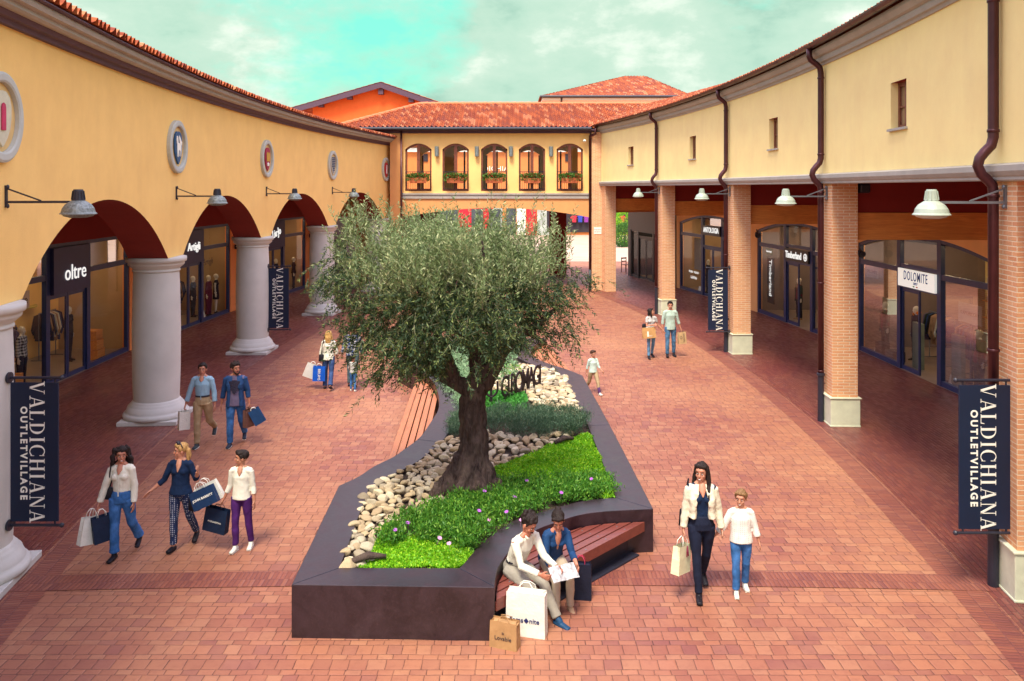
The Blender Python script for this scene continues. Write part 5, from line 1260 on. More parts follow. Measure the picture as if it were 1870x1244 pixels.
# ------------------------------------------------------------------ metal lettering in the bed
LS = thing('metal_lettering', 'dark metal restaurant letters with a fork emblem standing among the stones', 'sign', (0, 0, 0))
base = G(915, 735, .55); tip = G(992, 706, .55)
mt, L = frame_mtx((base.x, base.y, .62), (tip.x, tip.y, .62))
met = mat('dark_metal', (.035, .022, .03), .5, .3, 8, metal=.5)
let = MB()
xw = 0
for i, ch in enumerate('GIROMAGI'):
    wd = .13 if ch == 'I' else .33 if ch == 'M' else .27
    text(ch, .62, 'letter', met, LS, mt @ Matrix.Translation((xw + wd / 2, 0, .20)) @ FRONT, .012, sx=.62, bold=.004)
    q = MB(); q.bar(mt @ V((xw + wd / 2, 0, -.12)), mt @ V((xw + wd / 2, 0, .02)), .02); q.build('stake', met, LS); xw += wd * L / 2.05 * 1.0
fk = G(897, 737, .55)
q = MB(); q.bar((fk.x, fk.y, .5), (fk.x, fk.y, 1.08), .05, .02)
for s_ in (-1, 1):
    q.tube([(fk.x + s_ * .13, fk.y, 1.0), (fk.x + s_ * .13, fk.y, .82), (fk.x + s_ * .10, fk.y, .75), (fk.x + s_ * .04, fk.y, .70), (fk.x, fk.y, .68)], .022, 8)
q.build('fork_emblem', met, LS)
# ------------------------------------------------------------------ shape soup -> one continuous skin
def remeshed(mb, name, m_, parent, vox, smooth=2, amp=0.0, freq=8.0, sq=(1, 1, 1), dec=0.0):
    me = bpy.data.meshes.new('s'); me.from_pydata(mb.v, [], mb.f); me.update()
    bm = bmesh.new(); bm.from_mesh(me); bmesh.ops.remove_doubles(bm, verts=bm.verts, dist=1e-6); bmesh.ops.recalc_face_normals(bm, faces=bm.faces); bm.to_mesh(me); bm.free()
    o = bpy.data.objects.new('s', me); COL.objects.link(o)
    r_ = o.modifiers.new('r', 'REMESH'); r_.mode = 'VOXEL'; r_.voxel_size = vox
    if smooth: s_ = o.modifiers.new('s', 'SMOOTH'); s_.iterations = smooth; s_.factor = .5
    me2 = evalmesh(o, name); COL.objects.unlink(o); bpy.data.objects.remove(o); me2.name = name
    if amp:
        nv = len(me2.vertices); c = np.empty(nv * 3, np.float32); me2.vertices.foreach_get('co', c); c = c.reshape(-1, 3)
        nn = np.empty(nv * 3, np.float32); me2.vertex_normals.foreach_get('vector', nn); nn = nn.reshape(-1, 3)
        d = np.array([noise.noise(V((a * sq[0], b * sq[1], e * sq[2])) * freq) + .5 * noise.noise(V((a * sq[0], b * sq[1], e * sq[2])) * freq * 2.3) for a, b, e in c], np.float32)
        c = c + nn * (d * amp)[:, None]; me2.vertices.foreach_set('co', c.ravel()); me2.update()
    me2.materials.clear(); me2.materials.append(m_); me2.polygons.foreach_set('use_smooth', [True] * len(me2.polygons))
    r = bpy.data.objects.new(name, me2); COL.objects.link(r)
    if parent is not None: r.parent = parent
    return r
class Soup(MB):
    def limb(s, pts, rad, ref=V((1, 0, 0)), n=12, capk=.55):
        """tapered tube of elliptical section with rounded ends; radii are (along ref, across)"""
        pts = [V(p) for p in pts]; rad = [(r, r) if isinstance(r, (int, float)) else r for r in rad]
        k = len(pts); P = []; RR = []
        t0 = (pts[1] - pts[0]).normalized(); t1 = (pts[-1] - pts[-2]).normalized(); m0, m1 = min(rad[0]), min(rad[-1])
        P = [pts[0] - t0 * m0 * capk] + [pts[0] - t0 * m0 * capk * .55] + pts + [pts[-1] + t1 * m1 * capk * .55, pts[-1] + t1 * m1 * capk]
        RR = [(rad[0][0] * .3, rad[0][1] * .3), (rad[0][0] * .8, rad[0][1] * .8)] + rad + [(rad[-1][0] * .8, rad[-1][1] * .8), (rad[-1][0] * .3, rad[-1][1] * .3)]
        K = len(P); vs = []
        for i in range(K):
            t = (P[min(i + 1, K - 1)] - P[max(i - 1, 0)]).normalized()
            a = ref - t * ref.dot(t)
            if a.length < .15: a = V((0, 1, 0)) - t * t.y
            a.normalize(); b = t.cross(a)
            vs += [P[i] + a * RR[i][0] * math.cos(2 * PI * j / n) + b * RR[i][1] * math.sin(2 * PI * j / n) for j in range(n)]
        fs = [(i * n + j, i * n + (j + 1) % n, (i + 1) * n + (j + 1) % n, (i + 1) * n + j) for i in range(K - 1) for j in range(n)]
        fs += [tuple(range(n - 1, -1, -1)), tuple((K - 1) * n + j for j in range(n))]
        s.add(vs, fs)
# ------------------------------------------------------------------ olive tree
TR = thing('olive_tree', 'old olive tree with a gnarled trunk and broad grey green crown in the planter', 'tree', (0, 0, 0))
tb = V((-.60, 11.75, .5)); TY = 11.75
def tp(px, py, y=TY): return GZ(px, py, y)
s = Soup()
s.limb([tp(858, 905), tp(858, 880), tp(864, 840), tp(866, 800), tp(864, 765), tp(862, 735), tp(870, 705), tp(880, 680)], [.38, .31, .22, .185, .17, .165, .165, .15], n=20)
for a, ln, r0 in ((200, .62, .16), (250, .55, .15), (300, .5, .15), (340, .58, .15), (20, .5, .14), (100, .5, .14), (150, .52, .15)):
    c = tb + V((0.0, 0, 0)); u = V((math.cos(R(a)), math.sin(R(a)) * .9, 0))
    s.limb([c + u * .12 + V((.02, 0, .55)), c + u * .26 + V((0, 0, .22)), c + u * ln * .8 + V((0, 0, .05)), c + u * ln + V((0, 0, -.06))], [.13, r0, r0 * .8, r0 * .4], n=12)
for a in range(0, 360, 40):   # twisted ribs
    u = lambda t: V((math.cos(R(a + t * 90)), math.sin(R(a + t * 90)), 0))
    s.limb([tp(860, 880) + u(0) * .27, tp(864, 840) + u(.3) * .175, tp(866, 800) + u(.6) * .145, tp(863, 755) + u(.9) * .13, tp(868, 712) + u(1.2) * .12], [.085, .065, .055, .055, .045], n=10)
remeshed(s, 'trunk', M['bark'], TR, .016, 1, .040, 9, (1.7, 1.7, .5))
lim = [([(872, 715), (835, 700), (800, 682), (765, 655), (730, 610)], -.1, [.15, .11, .085, .06, .03]), ([(880, 700), (905, 660), (915, 620), (935, 570), (960, 510)], .1, [.17, .13, .10, .07, .03]), ([(878, 690), (872, 640), (865, 590), (850, 530), (840, 470)], .35, [.16, .13, .09, .06, .03]), ([(905, 655), (940, 620), (985, 590), (1020, 560)], -.35, [.10, .07, .05, .025]), ([(835, 700), (815, 650), (790, 590), (760, 520)], -.5, [.09, .07, .05, .025]), ([(915, 625), (895, 570), (885, 500), (880, 440)], -.4, [.10, .07, .045, .02]), ([(868, 640), (830, 600), (760, 560), (690, 520)], .6, [.09, .07, .045, .02]), ([(765, 655), (735, 640), (700, 630), (670, 640)], -.3, [.05, .04, .03, .015])]
for pts, dy, rr in lim:
    s = Soup(); kk = len(pts); s.limb([tp(a, b, TY + dy * i / (kk - 1)) for i, (a, b) in enumerate(pts)], rr, n=12); remeshed(s, 'branch', M['bark'], TR, .014, 1, .012, 12)
cc = V((-.74, 11.75, 3.42)); tw_b = []; tw_d = []; tw_l = []; tw_k = []
rr_ = random.Random(21)
clumps = []
for i in range(190):
    a = rr_.uniform(0, 2 * PI); r = math.sqrt(rr_.uniform(.02, 1)); z1 = (.60 + .16 * math.sin(a * 3 + 1) + .08 * math.sin(a * 7)) * math.sqrt(max(0, 1 - .8 * r ** 2.6)) ; z0 = -.50 - .16 * r * r - (.12 if math.cos(a) < -.3 else 0) + (.45 if r > .9 else 0)
    if r > .5 and math.cos(a) < -.2: z0 -= .12
    t = rr_.random(); t = t if rr_.random() < .7 else (1 - (1 - t) * .3 if rr_.random() < .55 else t * .3)
    clumps.append((V((cc.x + (1.44 if math.cos(a) < 0 else 1.12) * r * math.cos(a), cc.y + 1.35 * r * math.sin(a), cc.z + z0 + (z1 - z0) * t)), r, a, t))
# upright sprays seen against the bridge and the low hanging skirts
for px, py in ((650, 420), (672, 405), (640, 460), (705, 415), (760, 412), (820, 420), (880, 415), (930, 412), (985, 425), (1020, 440), (620, 492), (640, 500), (1030, 570), (1012, 610), (690, 640), (720, 660), (655, 580), (650, 620), (740, 650), (1000, 560), (1040, 510), (620, 520), (635, 545), (668, 600), (700, 668), (1035, 525), (612, 500)):
    clumps.append((tp(px, py + (22 if py < 470 else 0), TY + rr_.uniform(-.5, .5)), .9, 0, .9 if py < 470 else .1))
for c, r, a, t in clumps:
    o = V((c.x - cc.x, c.y - cc.y, 0)); o = o.normalized() if o.length > .01 else V((1, 0, 0))
    k = 25 if rr_.random() < .75 else 11
    for _ in range(k):
        p = c + V((rr_.gauss(0, .155), rr_.gauss(0, .155), rr_.gauss(0, .14)))
        if t > .62 + rr_.gauss(0, .12):
            d = V((rr_.gauss(0, .28), rr_.gauss(0, .28), 1.0)) + o * .25 * r; ln = rr_.uniform(.22, .50); kd = 1
        elif r > .6 and t < .42:
            d = o * .5 + V((rr_.gauss(0, .4), rr_.gauss(0, .4), -.55)); ln = rr_.uniform(.15, .36); kd = 0
        else:
            d = o * .7 * r + V((rr_.gauss(0, .6), rr_.gauss(0, .6), rr_.gauss(.15, .5))); ln = rr_.uniform(.18, .36); kd = 0
        tw_b.append(p); tw_d.append(d.normalized()); tw_l.append(ln); tw_k.append(kd)
B = np.array([v[:] for v in tw_b]); D = np.array([v[:] for v in tw_d]); Ln = np.array(tw_l); K = np.array(tw_k)
NL = 24
for kd, nm, m_ in ((0, 'crown', M['olive_leaf']), (1, 'crown', M['olive_shoot'])):
    b, d, l_ = B[K == kd], D[K == kd], Ln[K == kd]; n_ = len(b)
    t = np.tile(np.linspace(.05, 1, NL), n_); bb = np.repeat(b, NL, 0); dd = np.repeat(d, NL, 0); ll = np.repeat(l_, NL)
    rnd = rng.normal(size=(n_ * NL, 3)); side = np.cross(dd, rnd); side /= np.linalg.norm(side, axis=1, keepdims=True)
    bend = np.array([0, 0, -1.]) * (t ** 2 * ll * .18)[:, None] if kd == 0 else 0
    P = bb + dd * (t * ll)[:, None] + bend; LD = dd * .75 + side * .8
    leaves(nm, P, LD, rng.uniform(.036, .085, n_ * NL), rng.uniform(.012, .019, n_ * NL), m_, TR)
# fine twigs
tw = []; fq = []
e = np.cross(D, rng.normal(size=D.shape)); e /= np.linalg.norm(e, axis=1, keepdims=True); e *= .003
v = np.stack([B - e, B + e, B + D * Ln[:, None] * .9 + e * .3, B + D * Ln[:, None] * .9 - e * .3], 1).reshape(-1, 3)
np_mesh('twigs', v, np.arange(len(v)).reshape(-1, 4), mat('twig_bark', (.20, .19, .11), .8, .2, 10), TR)
# ------------------------------------------------------------------ people
X_ = V((1, 0, 0)); Z_ = V((0, 0, 1))
def rotX(v, a):  # pitch forward (towards -Y) for positive a
    return Matrix.Rotation(a, 3, 'X') @ v
class Fig: pass
def figure(label, loc, heading, h, legs, arms, skin=(.50, .25, .17), hairc=(.02, .013, .012), hair='short', fem=False, kid=0.0, lean=0.0, side=0.0,
           head=(0, 0), top=None, legw=None, shoes=None, seat_z=None, vox=.0065, cat='person', name='person', group=None, twist=0.0, extra=None, mannequin=False):
    """body frame: faces -Y, image left = -X when facing the camera.
    legs = ((hip, knee, abduct, foot pitch) left, right); arms = ((upper dir, fore dir, curl) left, right)"""
    k = h / 1.75; F = Fig(); F.k = k
    t = thing(name, label, cat, loc, heading, group); F.t = t
    hk = k * 1.06 * (1 + .28 * kid)                      # children have larger heads
    P = V((0, 0, .95 * k)); u = rotX(Z_, R(lean)); u = Matrix.Rotation(R(side), 3, 'Y') @ u
    sw = (.148 if fem else .172) * k * (1 - .08 * kid); hw = .092 * k
    tx = Matrix.Rotation(R(twist), 3, 'Z') @ X_
    neck = P + u * (.515 * k); hc = neck + (u * .4 + Z_ * .6).normalized() * (.120 * hk)
    yaw, pit = head
    HM = Matrix.Rotation(R(yaw), 3, 'Z') @ Matrix.Rotation(R(pit), 3, 'X')
    def H(x, y, z): return hc + HM @ V((x * hk, y * hk, z * hk))
    hips = []; knees = []; ank = []; toes = []; heels = []
    for sgn, (hp, kn, ab, fp) in zip((-1, 1), legs):
        a = P + X_ * (sgn * hw) - Z_ * .02 * k
        def dv(an): v = rotX(V((0, 0, -1)), -R(an)); return Matrix.Rotation(-R(ab) * sgn, 3, 'Y') @ v
        b = a + dv(hp) * .435 * k; c = b + dv(hp - kn) * .425 * k
        fd = rotX(V((0, -1, 0)), R(fp)); fd = Matrix.Rotation(R(sgn * 6), 3, 'Z') @ fd
        hips.append(a); knees.append(b); ank.append(c); toes.append(c + fd * .165 * k - Z_ * .055 * k * math.cos(R(fp))); heels.append(c - fd * .045 * k - Z_ * .055 * k * max(.2, math.cos(R(fp))))
    zmin = min([p.z - .022 * k for p in toes] + [p.z - .025 * k for p in heels])
    off = V((0, 0, -zmin)) if seat_z is None else V((0, 0, seat_z + .095 * k - P.z))
    for L_ in (hips, knees, ank, toes, heels):
        for i in range(2): L_[i] = L_[i] + off
    P = P + off; neck = neck + off; hc = hc + off
    sh = [P + u * (.440 * k) + tx * (s_ * sw) for s_ in (-1, 1)]; el = []; wr = []; hd = []
    for i, (ud, fd, cu) in enumerate(arms):
        ud, fd = V(ud).normalized(), V(fd).normalized()
        el.append(sh[i] + ud * .275 * k); wr.append(el[i] + fd * .245 * k); hd.append(fd)
    F.P, F.u, F.sh, F.el, F.wr, F.hd, F.neck, F.hc, F.hips, F.knees, F.ank = P, u, sh, el, wr, hd, neck, hc, hips, knees, ank
    wbody = mat('mannequin_white', (.72, .66, .55), .4, .04, 4) if mannequin else m_skin('skin_%d%d' % (int(skin[0] * 100), int(skin[1] * 100)), skin)
    # body: one continuous surface
    s = Soup()
    s.limb([P + u * -.02 * k, P + u * .12 * k, P + u * .30 * k, P + u * .42 * k], [(.13 * k, .085 * k), (.11 * k, .075 * k), (.135 * k, .09 * k), (.14 * k, .07 * k)], tx)
    s.limb([P + u * .435 * k + tx * -sw * .8, P + u * .46 * k, P + u * .435 * k + tx * sw * .8], [.042 * k, .055 * k, .042 * k]); [s.limb([neck + (hc - neck) * .25, neck.lerp(sh[i], .5) + u * .012 * k], [.040 * k, .034 * k]) for i in range(2)]
    s.limb([P + u * .44 * k, neck, hc - HM @ V((0, -.005, .03)) * hk], [(.06 * k, .055 * k), (.047 * k, .05 * k), (.05 * hk, .052 * hk)])
    s.ell(H(0, .012, .03), (.072 * hk, .092 * hk, .085 * hk), 18, 12, HM); s.ell(H(0, -.022, -.035), (.054 * hk, .062 * hk, .074 * hk), 16, 10, HM)
    s.ell(H(0, -.052, -.088), (.026 * hk, .024 * hk, .022 * hk), 10, 8, HM); s.ell(H(0, -.062, .045), (.05 * hk, .022 * hk, .02 * hk), 10, 8, HM)
    s.limb([H(0, -.078, .022), H(0, -.098, -.018)], [.009 * hk, .0135 * hk], n=8)
    s.ell(H(0, -.080, -.052), (.024 * hk, .010 * hk, .010 * hk), 8, 6, HM)
    for q in (-1, 1):
        s.ell(H(q * .036, -.058, -.018), (.022 * hk, .018 * hk, .02 * hk), 8, 6, HM)
        if not mannequin: s.ell(H(q * .074, .005, -.005), (.010 * hk, .020 * hk, .032 * hk), 8, 6, HM)
    for i in range(2):
        sg = (-1, 1)[i]
        s.limb([sh[i], sh[i].lerp(el[i], .4), el[i], el[i].lerp(wr[i], .3), wr[i]], [.047 * k, .042 * k, .034 * k, .036 * k, .023 * k])
        f = hd[i]; fb = f.copy(); cu = arms[i][2]
        inw = (V((-sg, 0, 0)) - f * (-sg * f.x)); inw = inw.normalized() if inw.length > .1 else V((0, -1, 0))
        bk_ = f.cross(inw).normalized()         # across the palm
        if bk_.y > 0: bk_ = -bk_
        pc = wr[i] + f * .045 * k
        s.limb([wr[i], wr[i] + f * .04 * k, wr[i] + f * .082 * k], [(.017 * k, .024 * k), (.015 * k, .036 * k), (.012 * k, .038 * k)], inw, 10)
        for q, ln in zip((-1.5, -.5, .5, 1.5), (.062, .078, .082, .074)):
            b0 = wr[i] + f * .084 * k + bk_ * (q * .0215 * k); ln *= k
            d1 = (f * math.cos(R(cu * .5)) + inw * math.sin(R(cu * .5)) + bk_ * q * .05).normalized(); d2 = (f * math.cos(R(cu * 1.4)) + inw * math.sin(R(cu * 1.4))).normalized(); d3 = (f * math.cos(R(cu * 2)) + inw * math.sin(R(cu * 2))).normalized()
            p1 = b0 + d1 * ln * .45; p2 = p1 + d2 * ln * .33; s.limb([b0, p1, p2, p2 + d3 * ln * .22], [.0092 * k, .0088 * k, .008 * k, .007 * k], n=7)
        b0 = wr[i] + f * .03 * k + bk_ * .028 * k; d1 = (f * .7 + bk_ * .75 + inw * .25).normalized(); p1 = b0 + d1 * .036 * k; s.limb([b0, p1, p1 + (f * .85 + bk_ * .2 + inw * .35).normalized() * .03 * k], [.0125 * k, .0105 * k, .0085 * k], n=7)
        lf = .78 if legw and legw.get('fit', 1) < .96 else 1.0; s.limb([hips[i], hips[i].lerp(knees[i], .5), knees[i], knees[i].lerp(ank[i], .3), ank[i]], [.072 * k * lf, .064 * k * lf, .048 * k * lf, .047 * k * lf, .032 * k])
        s.limb([heels[i] + Z_ * .03 * k, ank[i].lerp(toes[i], .5), toes[i]], [.018 * k, (.026 * k, .016 * k), (.026 * k, .009 * k)])
    body = remeshed(s, 'body', wbody, t, vox, 2)
    if not mannequin:
        # eyes, brows, lips
        for q in (-1, 1):
            e = MB(); e.ell(H(q * .029, -.074, .010) + off * 0, (.0115 * hk, .007 * hk, .0042 * hk), 8, 6, HM); eo = e.build('eye', mat('eye_white', (.7, .66, .62), .3, .02, 5), t, True)
            e = MB(); e.ell(H(q * .029, -.080, .010), (.0062 * hk, .005 * hk, .0052 * hk), 8, 6, HM); e.build('iris', mat('iris_dark', (.025, .014, .01), .25, .1, 5), eo, True)
            e = Soup(); e.limb([H(q * .014, -.084, .028), H(q * .032, -.080, .034), H(q * .046, -.070, .028)], [(.0035 * hk, .003 * hk)] * 3, n=6); e.build('eyebrow', m_hair('brow', (.03, .018, .014)), t, True)
        e = Soup(); e.limb([H(-.022, -.078, -.050), H(0, -.0905, -.053), H(.022, -.078, -.050)], [(.004 * hk, .004 * hk), (.006 * hk, .007 * hk), (.004 * hk, .004 * hk)], n=6); e.build('lips', mat('lips_rose', (.40, .10, .10), .4, .1, 9), t, True)
        if extra and 'smile' in extra:
            e = MB(); e.ell(H(0, -.0925, -.052), (.014 * hk, .004 * hk, .0035 * hk), 8, 6, HM); e.build('teeth', M['white'], t, True)
    # hair
    if hair:
        hm = m_hair('hair_%d_%d' % (int(hairc[0] * 999), int(hairc[1] * 999)), hairc); s = Soup()
        s.ell(H(0, .028, .046), (.082 * hk, .090 * hk, .082 * hk), 18, 12, HM)
        s.limb([H(-.06, -.035, .085), H(0, -.058, .096), H(.06, -.035, .085)], [.022 * hk, .026 * hk, .022 * hk])
        amp, fq_ = .008, 26
        for q in (-1, 1): s.limb([H(q * .070, -.022, .06), H(q * .074, -.012, .012)], [(.012 * hk, .02 * hk), (.008 * hk, .012 * hk)], HM @ X_)
        rr = random.Random(int(h * 1000) + int(loc[0] * 100))
        if hair == 'quiff': s.limb([H(-.04, -.055, .105), H(.03, -.06, .115)], [.024 * hk, .026 * hk]); s.ell(H(0, .0, .09), (.072 * hk, .08 * hk, .045 * hk), 12, 8, HM)
        if hair == 'wavy':
            for _ in range(26): a = rr.uniform(0, 2 * PI); s.ell(H(.07 * math.cos(a), .03 + .075 * max(-.6, math.sin(a)), .06 + rr.uniform(-.03, .055)), (.028 * hk,) * 3, 8, 6)
        if hair == 'curly_long':
            amp = .014
            for _ in range(70):
                a = rr.uniform(-.15 * PI, 1.15 * PI); z = rr.uniform(-.16, .08); rad_ = .085 + .03 * (z < .0)
                s.ell(H(rad_ * 1.1 * math.cos(a), .02 + rad_ * math.sin(a), z), (.030 * hk, .030 * hk, .036 * hk), 8, 6)
        if hair in ('long', 'long_front'):
            amp = .009
            s.limb([H(0, .06, .05), H(0, .085, -.06), H(0, .075, -.20)], [(.075 * hk, .04 * hk), (.085 * hk, .035 * hk), (.07 * hk, .02 * hk)], HM @ X_)
            for q in (-1, 1):
                pts = [H(q * .066, .0, .06), H(q * .084, .01, -.04), H(q * .088, -.005, -.14)]
                if hair == 'long_front': pts += [H(q * .095, -.06, -.24), H(q * .10, -.085, -.34)]
                s.limb(pts, [(.022 * hk, .04 * hk), (.026 * hk, .035 * hk), (.028 * hk, .03 * hk)] + ([(.03 * hk, .026 * hk), (.018 * hk, .016 * hk)] if hair == 'long_front' else []), HM @ X_)
        if hair == 'ponytail': s.limb([H(.02, .07, .06), H(.045, .105, .0), H(.06, .10, -.09), H(.065, .085, -.17)], [.03 * hk, .038 * hk, .035 * hk, .018 * hk])
        if hair == 'bun': s.ell(H(0, .105, .075), (.042 * hk, .04 * hk, .04 * hk), 12, 8)
        if hair == 'lowbun': s.ell(H(.045, .10, .01), (.036 * hk,) * 3, 12, 8)
        remeshed(s, 'hair', hm, t, vox * 1.1, 1, amp * hk, fq_, (1, 1, .4))
        if extra and 'beard' in extra:
            s = Soup(); s.limb([H(-.056, -.030, -.03), H(-.045, -.062, -.075), H(0, -.080, -.098), H(.045, -.062, -.075), H(.056, -.030, -.03)], [.012 * hk, .017 * hk, .019 * hk, .017 * hk, .012 * hk]); s.limb([H(-.025, -.085, -.036), H(.025, -.085, -.036)], [.007 * hk, .007 * hk])
            remeshed(s, 'beard', hm, t, .006, 1, .004, 30)
        if extra and 'moustache' in extra: s = Soup(); s.limb([H(-.028, -.084, -.038), H(0, -.096, -.034), H(.028, -.084, -.038)], [.005 * hk, .0075 * hk, .005 * hk], n=7); s.build('moustache', hm, t, True)
    if extra and 'sunglasses' in extra:
        s = Soup(); s.limb([H(-.085, .02, .07), H(-.06, .0, .125), H(0, -.005, .142), H(.06, .0, .125), H(.085, .02, .07)], [.008 * hk] * 5, n=7)
        s.ell(H(-.035, -.03, .130), (.028 * hk, .018 * hk, .018 * hk), 8, 6); s.ell(H(.035, -.03, .130), (.028 * hk, .018 * hk, .018 * hk), 8, 6); s.build('sunglasses', M['black'], t, True)
    # trousers
    tucked = bool(top) and top.get('hem', -.02) > 0; wz = .10 if (tucked or not top) else .04
    if legw:
        s = Soup(); fit = legw.get('fit', 1.0); cuff = legw.get('cuff', .96); fl = legw.get('flare', 1.0); hips_ = legw.get('hips', 1.0)
        ps_ = P if seat_z is None else P
        s.limb([P + u * wz * k, P + u * .01 * k, P - Z_ * .07 * k], [((.138 if not fem else .124) * k * hips_, .102 * k), (.160 * k * hips_, .118 * k), (.150 * k * hips_, .112 * k)], X_, 16, .2)
        for i in range(2):
            pts = [hips[i], hips[i].lerp(knees[i], .35), hips[i].lerp(knees[i], .8), knees[i], knees[i].lerp(ank[i], .35), knees[i].lerp(ank[i], .8), knees[i].lerp(ank[i], cuff)]
            r0 = [.096, .094, .074, .069, .067, .058 * fl, .058 * fl ** 1.5]
            pts2 = [(p, r_ * fit * k if n_ > 1 else r_ * k * (.5 + .5 * fit)) for n_, (p, r_) in enumerate(zip(pts, r0))]
            if cuff < .7: pts2 = [pts2[0], pts2[1], pts2[2], pts2[3], (knees[i].lerp(ank[i], cuff), .062 * k)][:5]
            s.limb([a for a, b in pts2], [b for a, b in pts2], X_, 14, .12)
        remeshed(s, 'trousers', legw['m'], t, vox * 1.15, 2, .0075 * k * legw.get('wr', 1), 11, (1, 1, .8))
        if legw.get('belt'): m = MB(); m.lathe([(.134, -.018), (.142, -.015), (.142, .015), (.134, .018)], n=24, mtx=Matrix.Translation(P + u * .105 * k) @ Matrix.Scale(k, 4) @ Matrix.Diagonal((1.03, .78, 1, 1))); m.build('belt', M['black'], t)
    # top
    if top:
        s = Soup(); lo = top.get('loose', 1.0); hem = top.get('hem', -.02); nk = top.get('neck', .5)
        wa, ch = ((.118, .088), (.142, .112)) if fem else ((.135, .098), (.160, .112))
        hem = .09 if tucked else hem
        s.limb([P + u * hem * k, P + u * .11 * k, P + u * .22 * k, P + u * .34 * k, P + u * .43 * k, P + u * nk * k],
               [((.120 if tucked else .172) * lo * k, (.085 if tucked else .134) * lo * k), ((wa[0] * lo * 1.04 + (0 if tucked else .012)) * k, (wa[1] * lo * 1.04 + (0 if tucked else .012)) * k), ((wa[0] + ch[0]) / 2 * lo * k, (wa[1] + ch[1]) / 2 * lo * k), (ch[0] * k * (.5 + .5 * lo), ch[1] * k * (.5 + .5 * lo)), (sw * .86, .082 * k), (.075 * k, .062 * k)], tx, 18, .15)
        if fem:
            for q in (-1, 1): s.ell(P + u * .325 * k + tx * q * .062 * k + rotX(V((0, -1, 0)), R(lean)) * .062 * k, (.062 * k, .062 * k, .058 * k), 12, 8)
        s.limb([sh[0] - u * .006 * k, sh[0].lerp(sh[1], .25) + u * .012 * k, P + u * .470 * k, sh[0].lerp(sh[1], .75) + u * .012 * k, sh[1] - u * .006 * k], [.058 * k, .062 * k, .064 * k, .062 * k, .058 * k])
        for q_ in sh: s.ell(q_.lerp(P + u * .44 * k, .12), (.060 * k, .060 * k, .056 * k), 12, 8)
        sl_ = top.get('sleeve', 1.0); sw_ = top.get('sleevew', 1.0)
        for i in range(2):
            if sl_ <= 0: continue
            if sl_ <= .5: s.limb([sh[i], sh[i].lerp(el[i], sl_ * 2)], [.058 * k, .054 * k * sw_], capk=.1)
            else: s.limb([sh[i], sh[i].lerp(el[i], .5), el[i], el[i].lerp(wr[i], (sl_ - .5) * 2)], [.058 * k, .054 * k * (.5 + .5 * sw_), .048 * k * sw_, (.038 if sl_ > .9 else .045) * k * sw_ * sw_], capk=.1)
        remeshed(s, top.get('name', 'shirt'), top['m'], t, vox * 1.15, 2, .0085 * k * top.get('wr', 1), 10, (1, 1, .7))
        if top.get('collar'):
            s = Soup()
            for q in (-1, 1): s.limb([neck + tx * q * .01 * k + V((0, .055, .0)) * k, neck + tx * q * .058 * k + V((0, .0, .0)) * k, neck + tx * q * .045 * k + V((0, -.065, -.03)) * k], [(.008 * k, .022 * k), (.008 * k, .022 * k), (.006 * k, .02 * k)], X_, 8)
            s.build('collar', top['m'], t, True)
        if top.get('vneck'):      # skin showing at the neckline
            d = top['vneck']; fdir = rotX(V((0, -1, 0)), R(lean)); s = Soup(); y0_ = .092 if fem else .085
            s.limb([neck + fdir * .045 * k, P + u * .44 * k + fdir * .078 * k, P + u * (.44 - d) * k + fdir * (.108 + (.012 if fem else 0)) * k], [(.040 * k, .018 * k), (.045 * k, .014 * k), (.008 * k, .008 * k)], tx, 10)
            s.build('neckline', wbody, t, True)
        if top.get('placket'): m = MB(); a = P + u * .43 * k + V((0, -.088, 0)) * k; b = P + u * .05 * k + V((0, -.125 * lo, 0)) * k; m.bar(a, P + u * .30 * k + V((0, -.124, 0)) * k, .014 * k, .006 * k); m.bar(P + u * .30 * k + V((0, -.124, 0)) * k, b, .014 * k, .006 * k); m.build('placket', top['m'], t)
    if top and top.get('jacket'):
        s = Soup(); jm = top['jacket']; jh = top.get('jhem', -.08)
        for q in (-1, 1):
            s.limb([P + u * jh * k + tx * q * .125 * k + V((0, -.02, 0)), P + u * .15 * k + tx * q * .115 * k + V((0, -.015, 0)), P + u * .33 * k + tx * q * .115 * k + V((0, -.02, 0)), P + u * .45 * k + tx * q * .105 * k], [(.055 * k, .115 * k), (.055 * k, .105 * k), (.06 * k, .112 * k), (.055 * k, .075 * k)], tx, 14, .1)
            s.limb([P + u * .455 * k, sh[0 if q < 0 else 1].lerp(P + u * .44 * k, .3), sh[0 if q < 0 else 1] - u * .005 * k], [.07 * k, .07 * k, .066 * k]); s.limb([neck + tx * q * .055 * k + V((0, -.01, 0)), P + u * .40 * k + tx * q * .075 * k + V((0, -.105 * k, 0)), P + u * .25 * k + tx * q * .09 * k + V((0, -.115 * k, 0))], [(.02 * k, .014 * k), (.03 * k, .012 * k), (.015 * k, .01 * k)])
        s.limb([P + u * jh * k + V((0, .055, 0)) * k, P + u * .2 * k + V((0, .05, 0)) * k, P + u * .44 * k + V((0, .03, 0)) * k], [(.14 * k, .07 * k), (.12 * k, .065 * k), (.14 * k, .06 * k)], tx, 14, .1)
        for i in range(2): s.limb([sh[i] + u * .005, sh[i].lerp(el[i], .5), el[i], el[i].lerp(wr[i], top.get('jsl', .9))], [.066 * k, .060 * k, .054 * k, .048 * k], capk=.3)
        remeshed(s, 'jacket', jm, t, vox * 1.15, 2, .008 * k, 10)
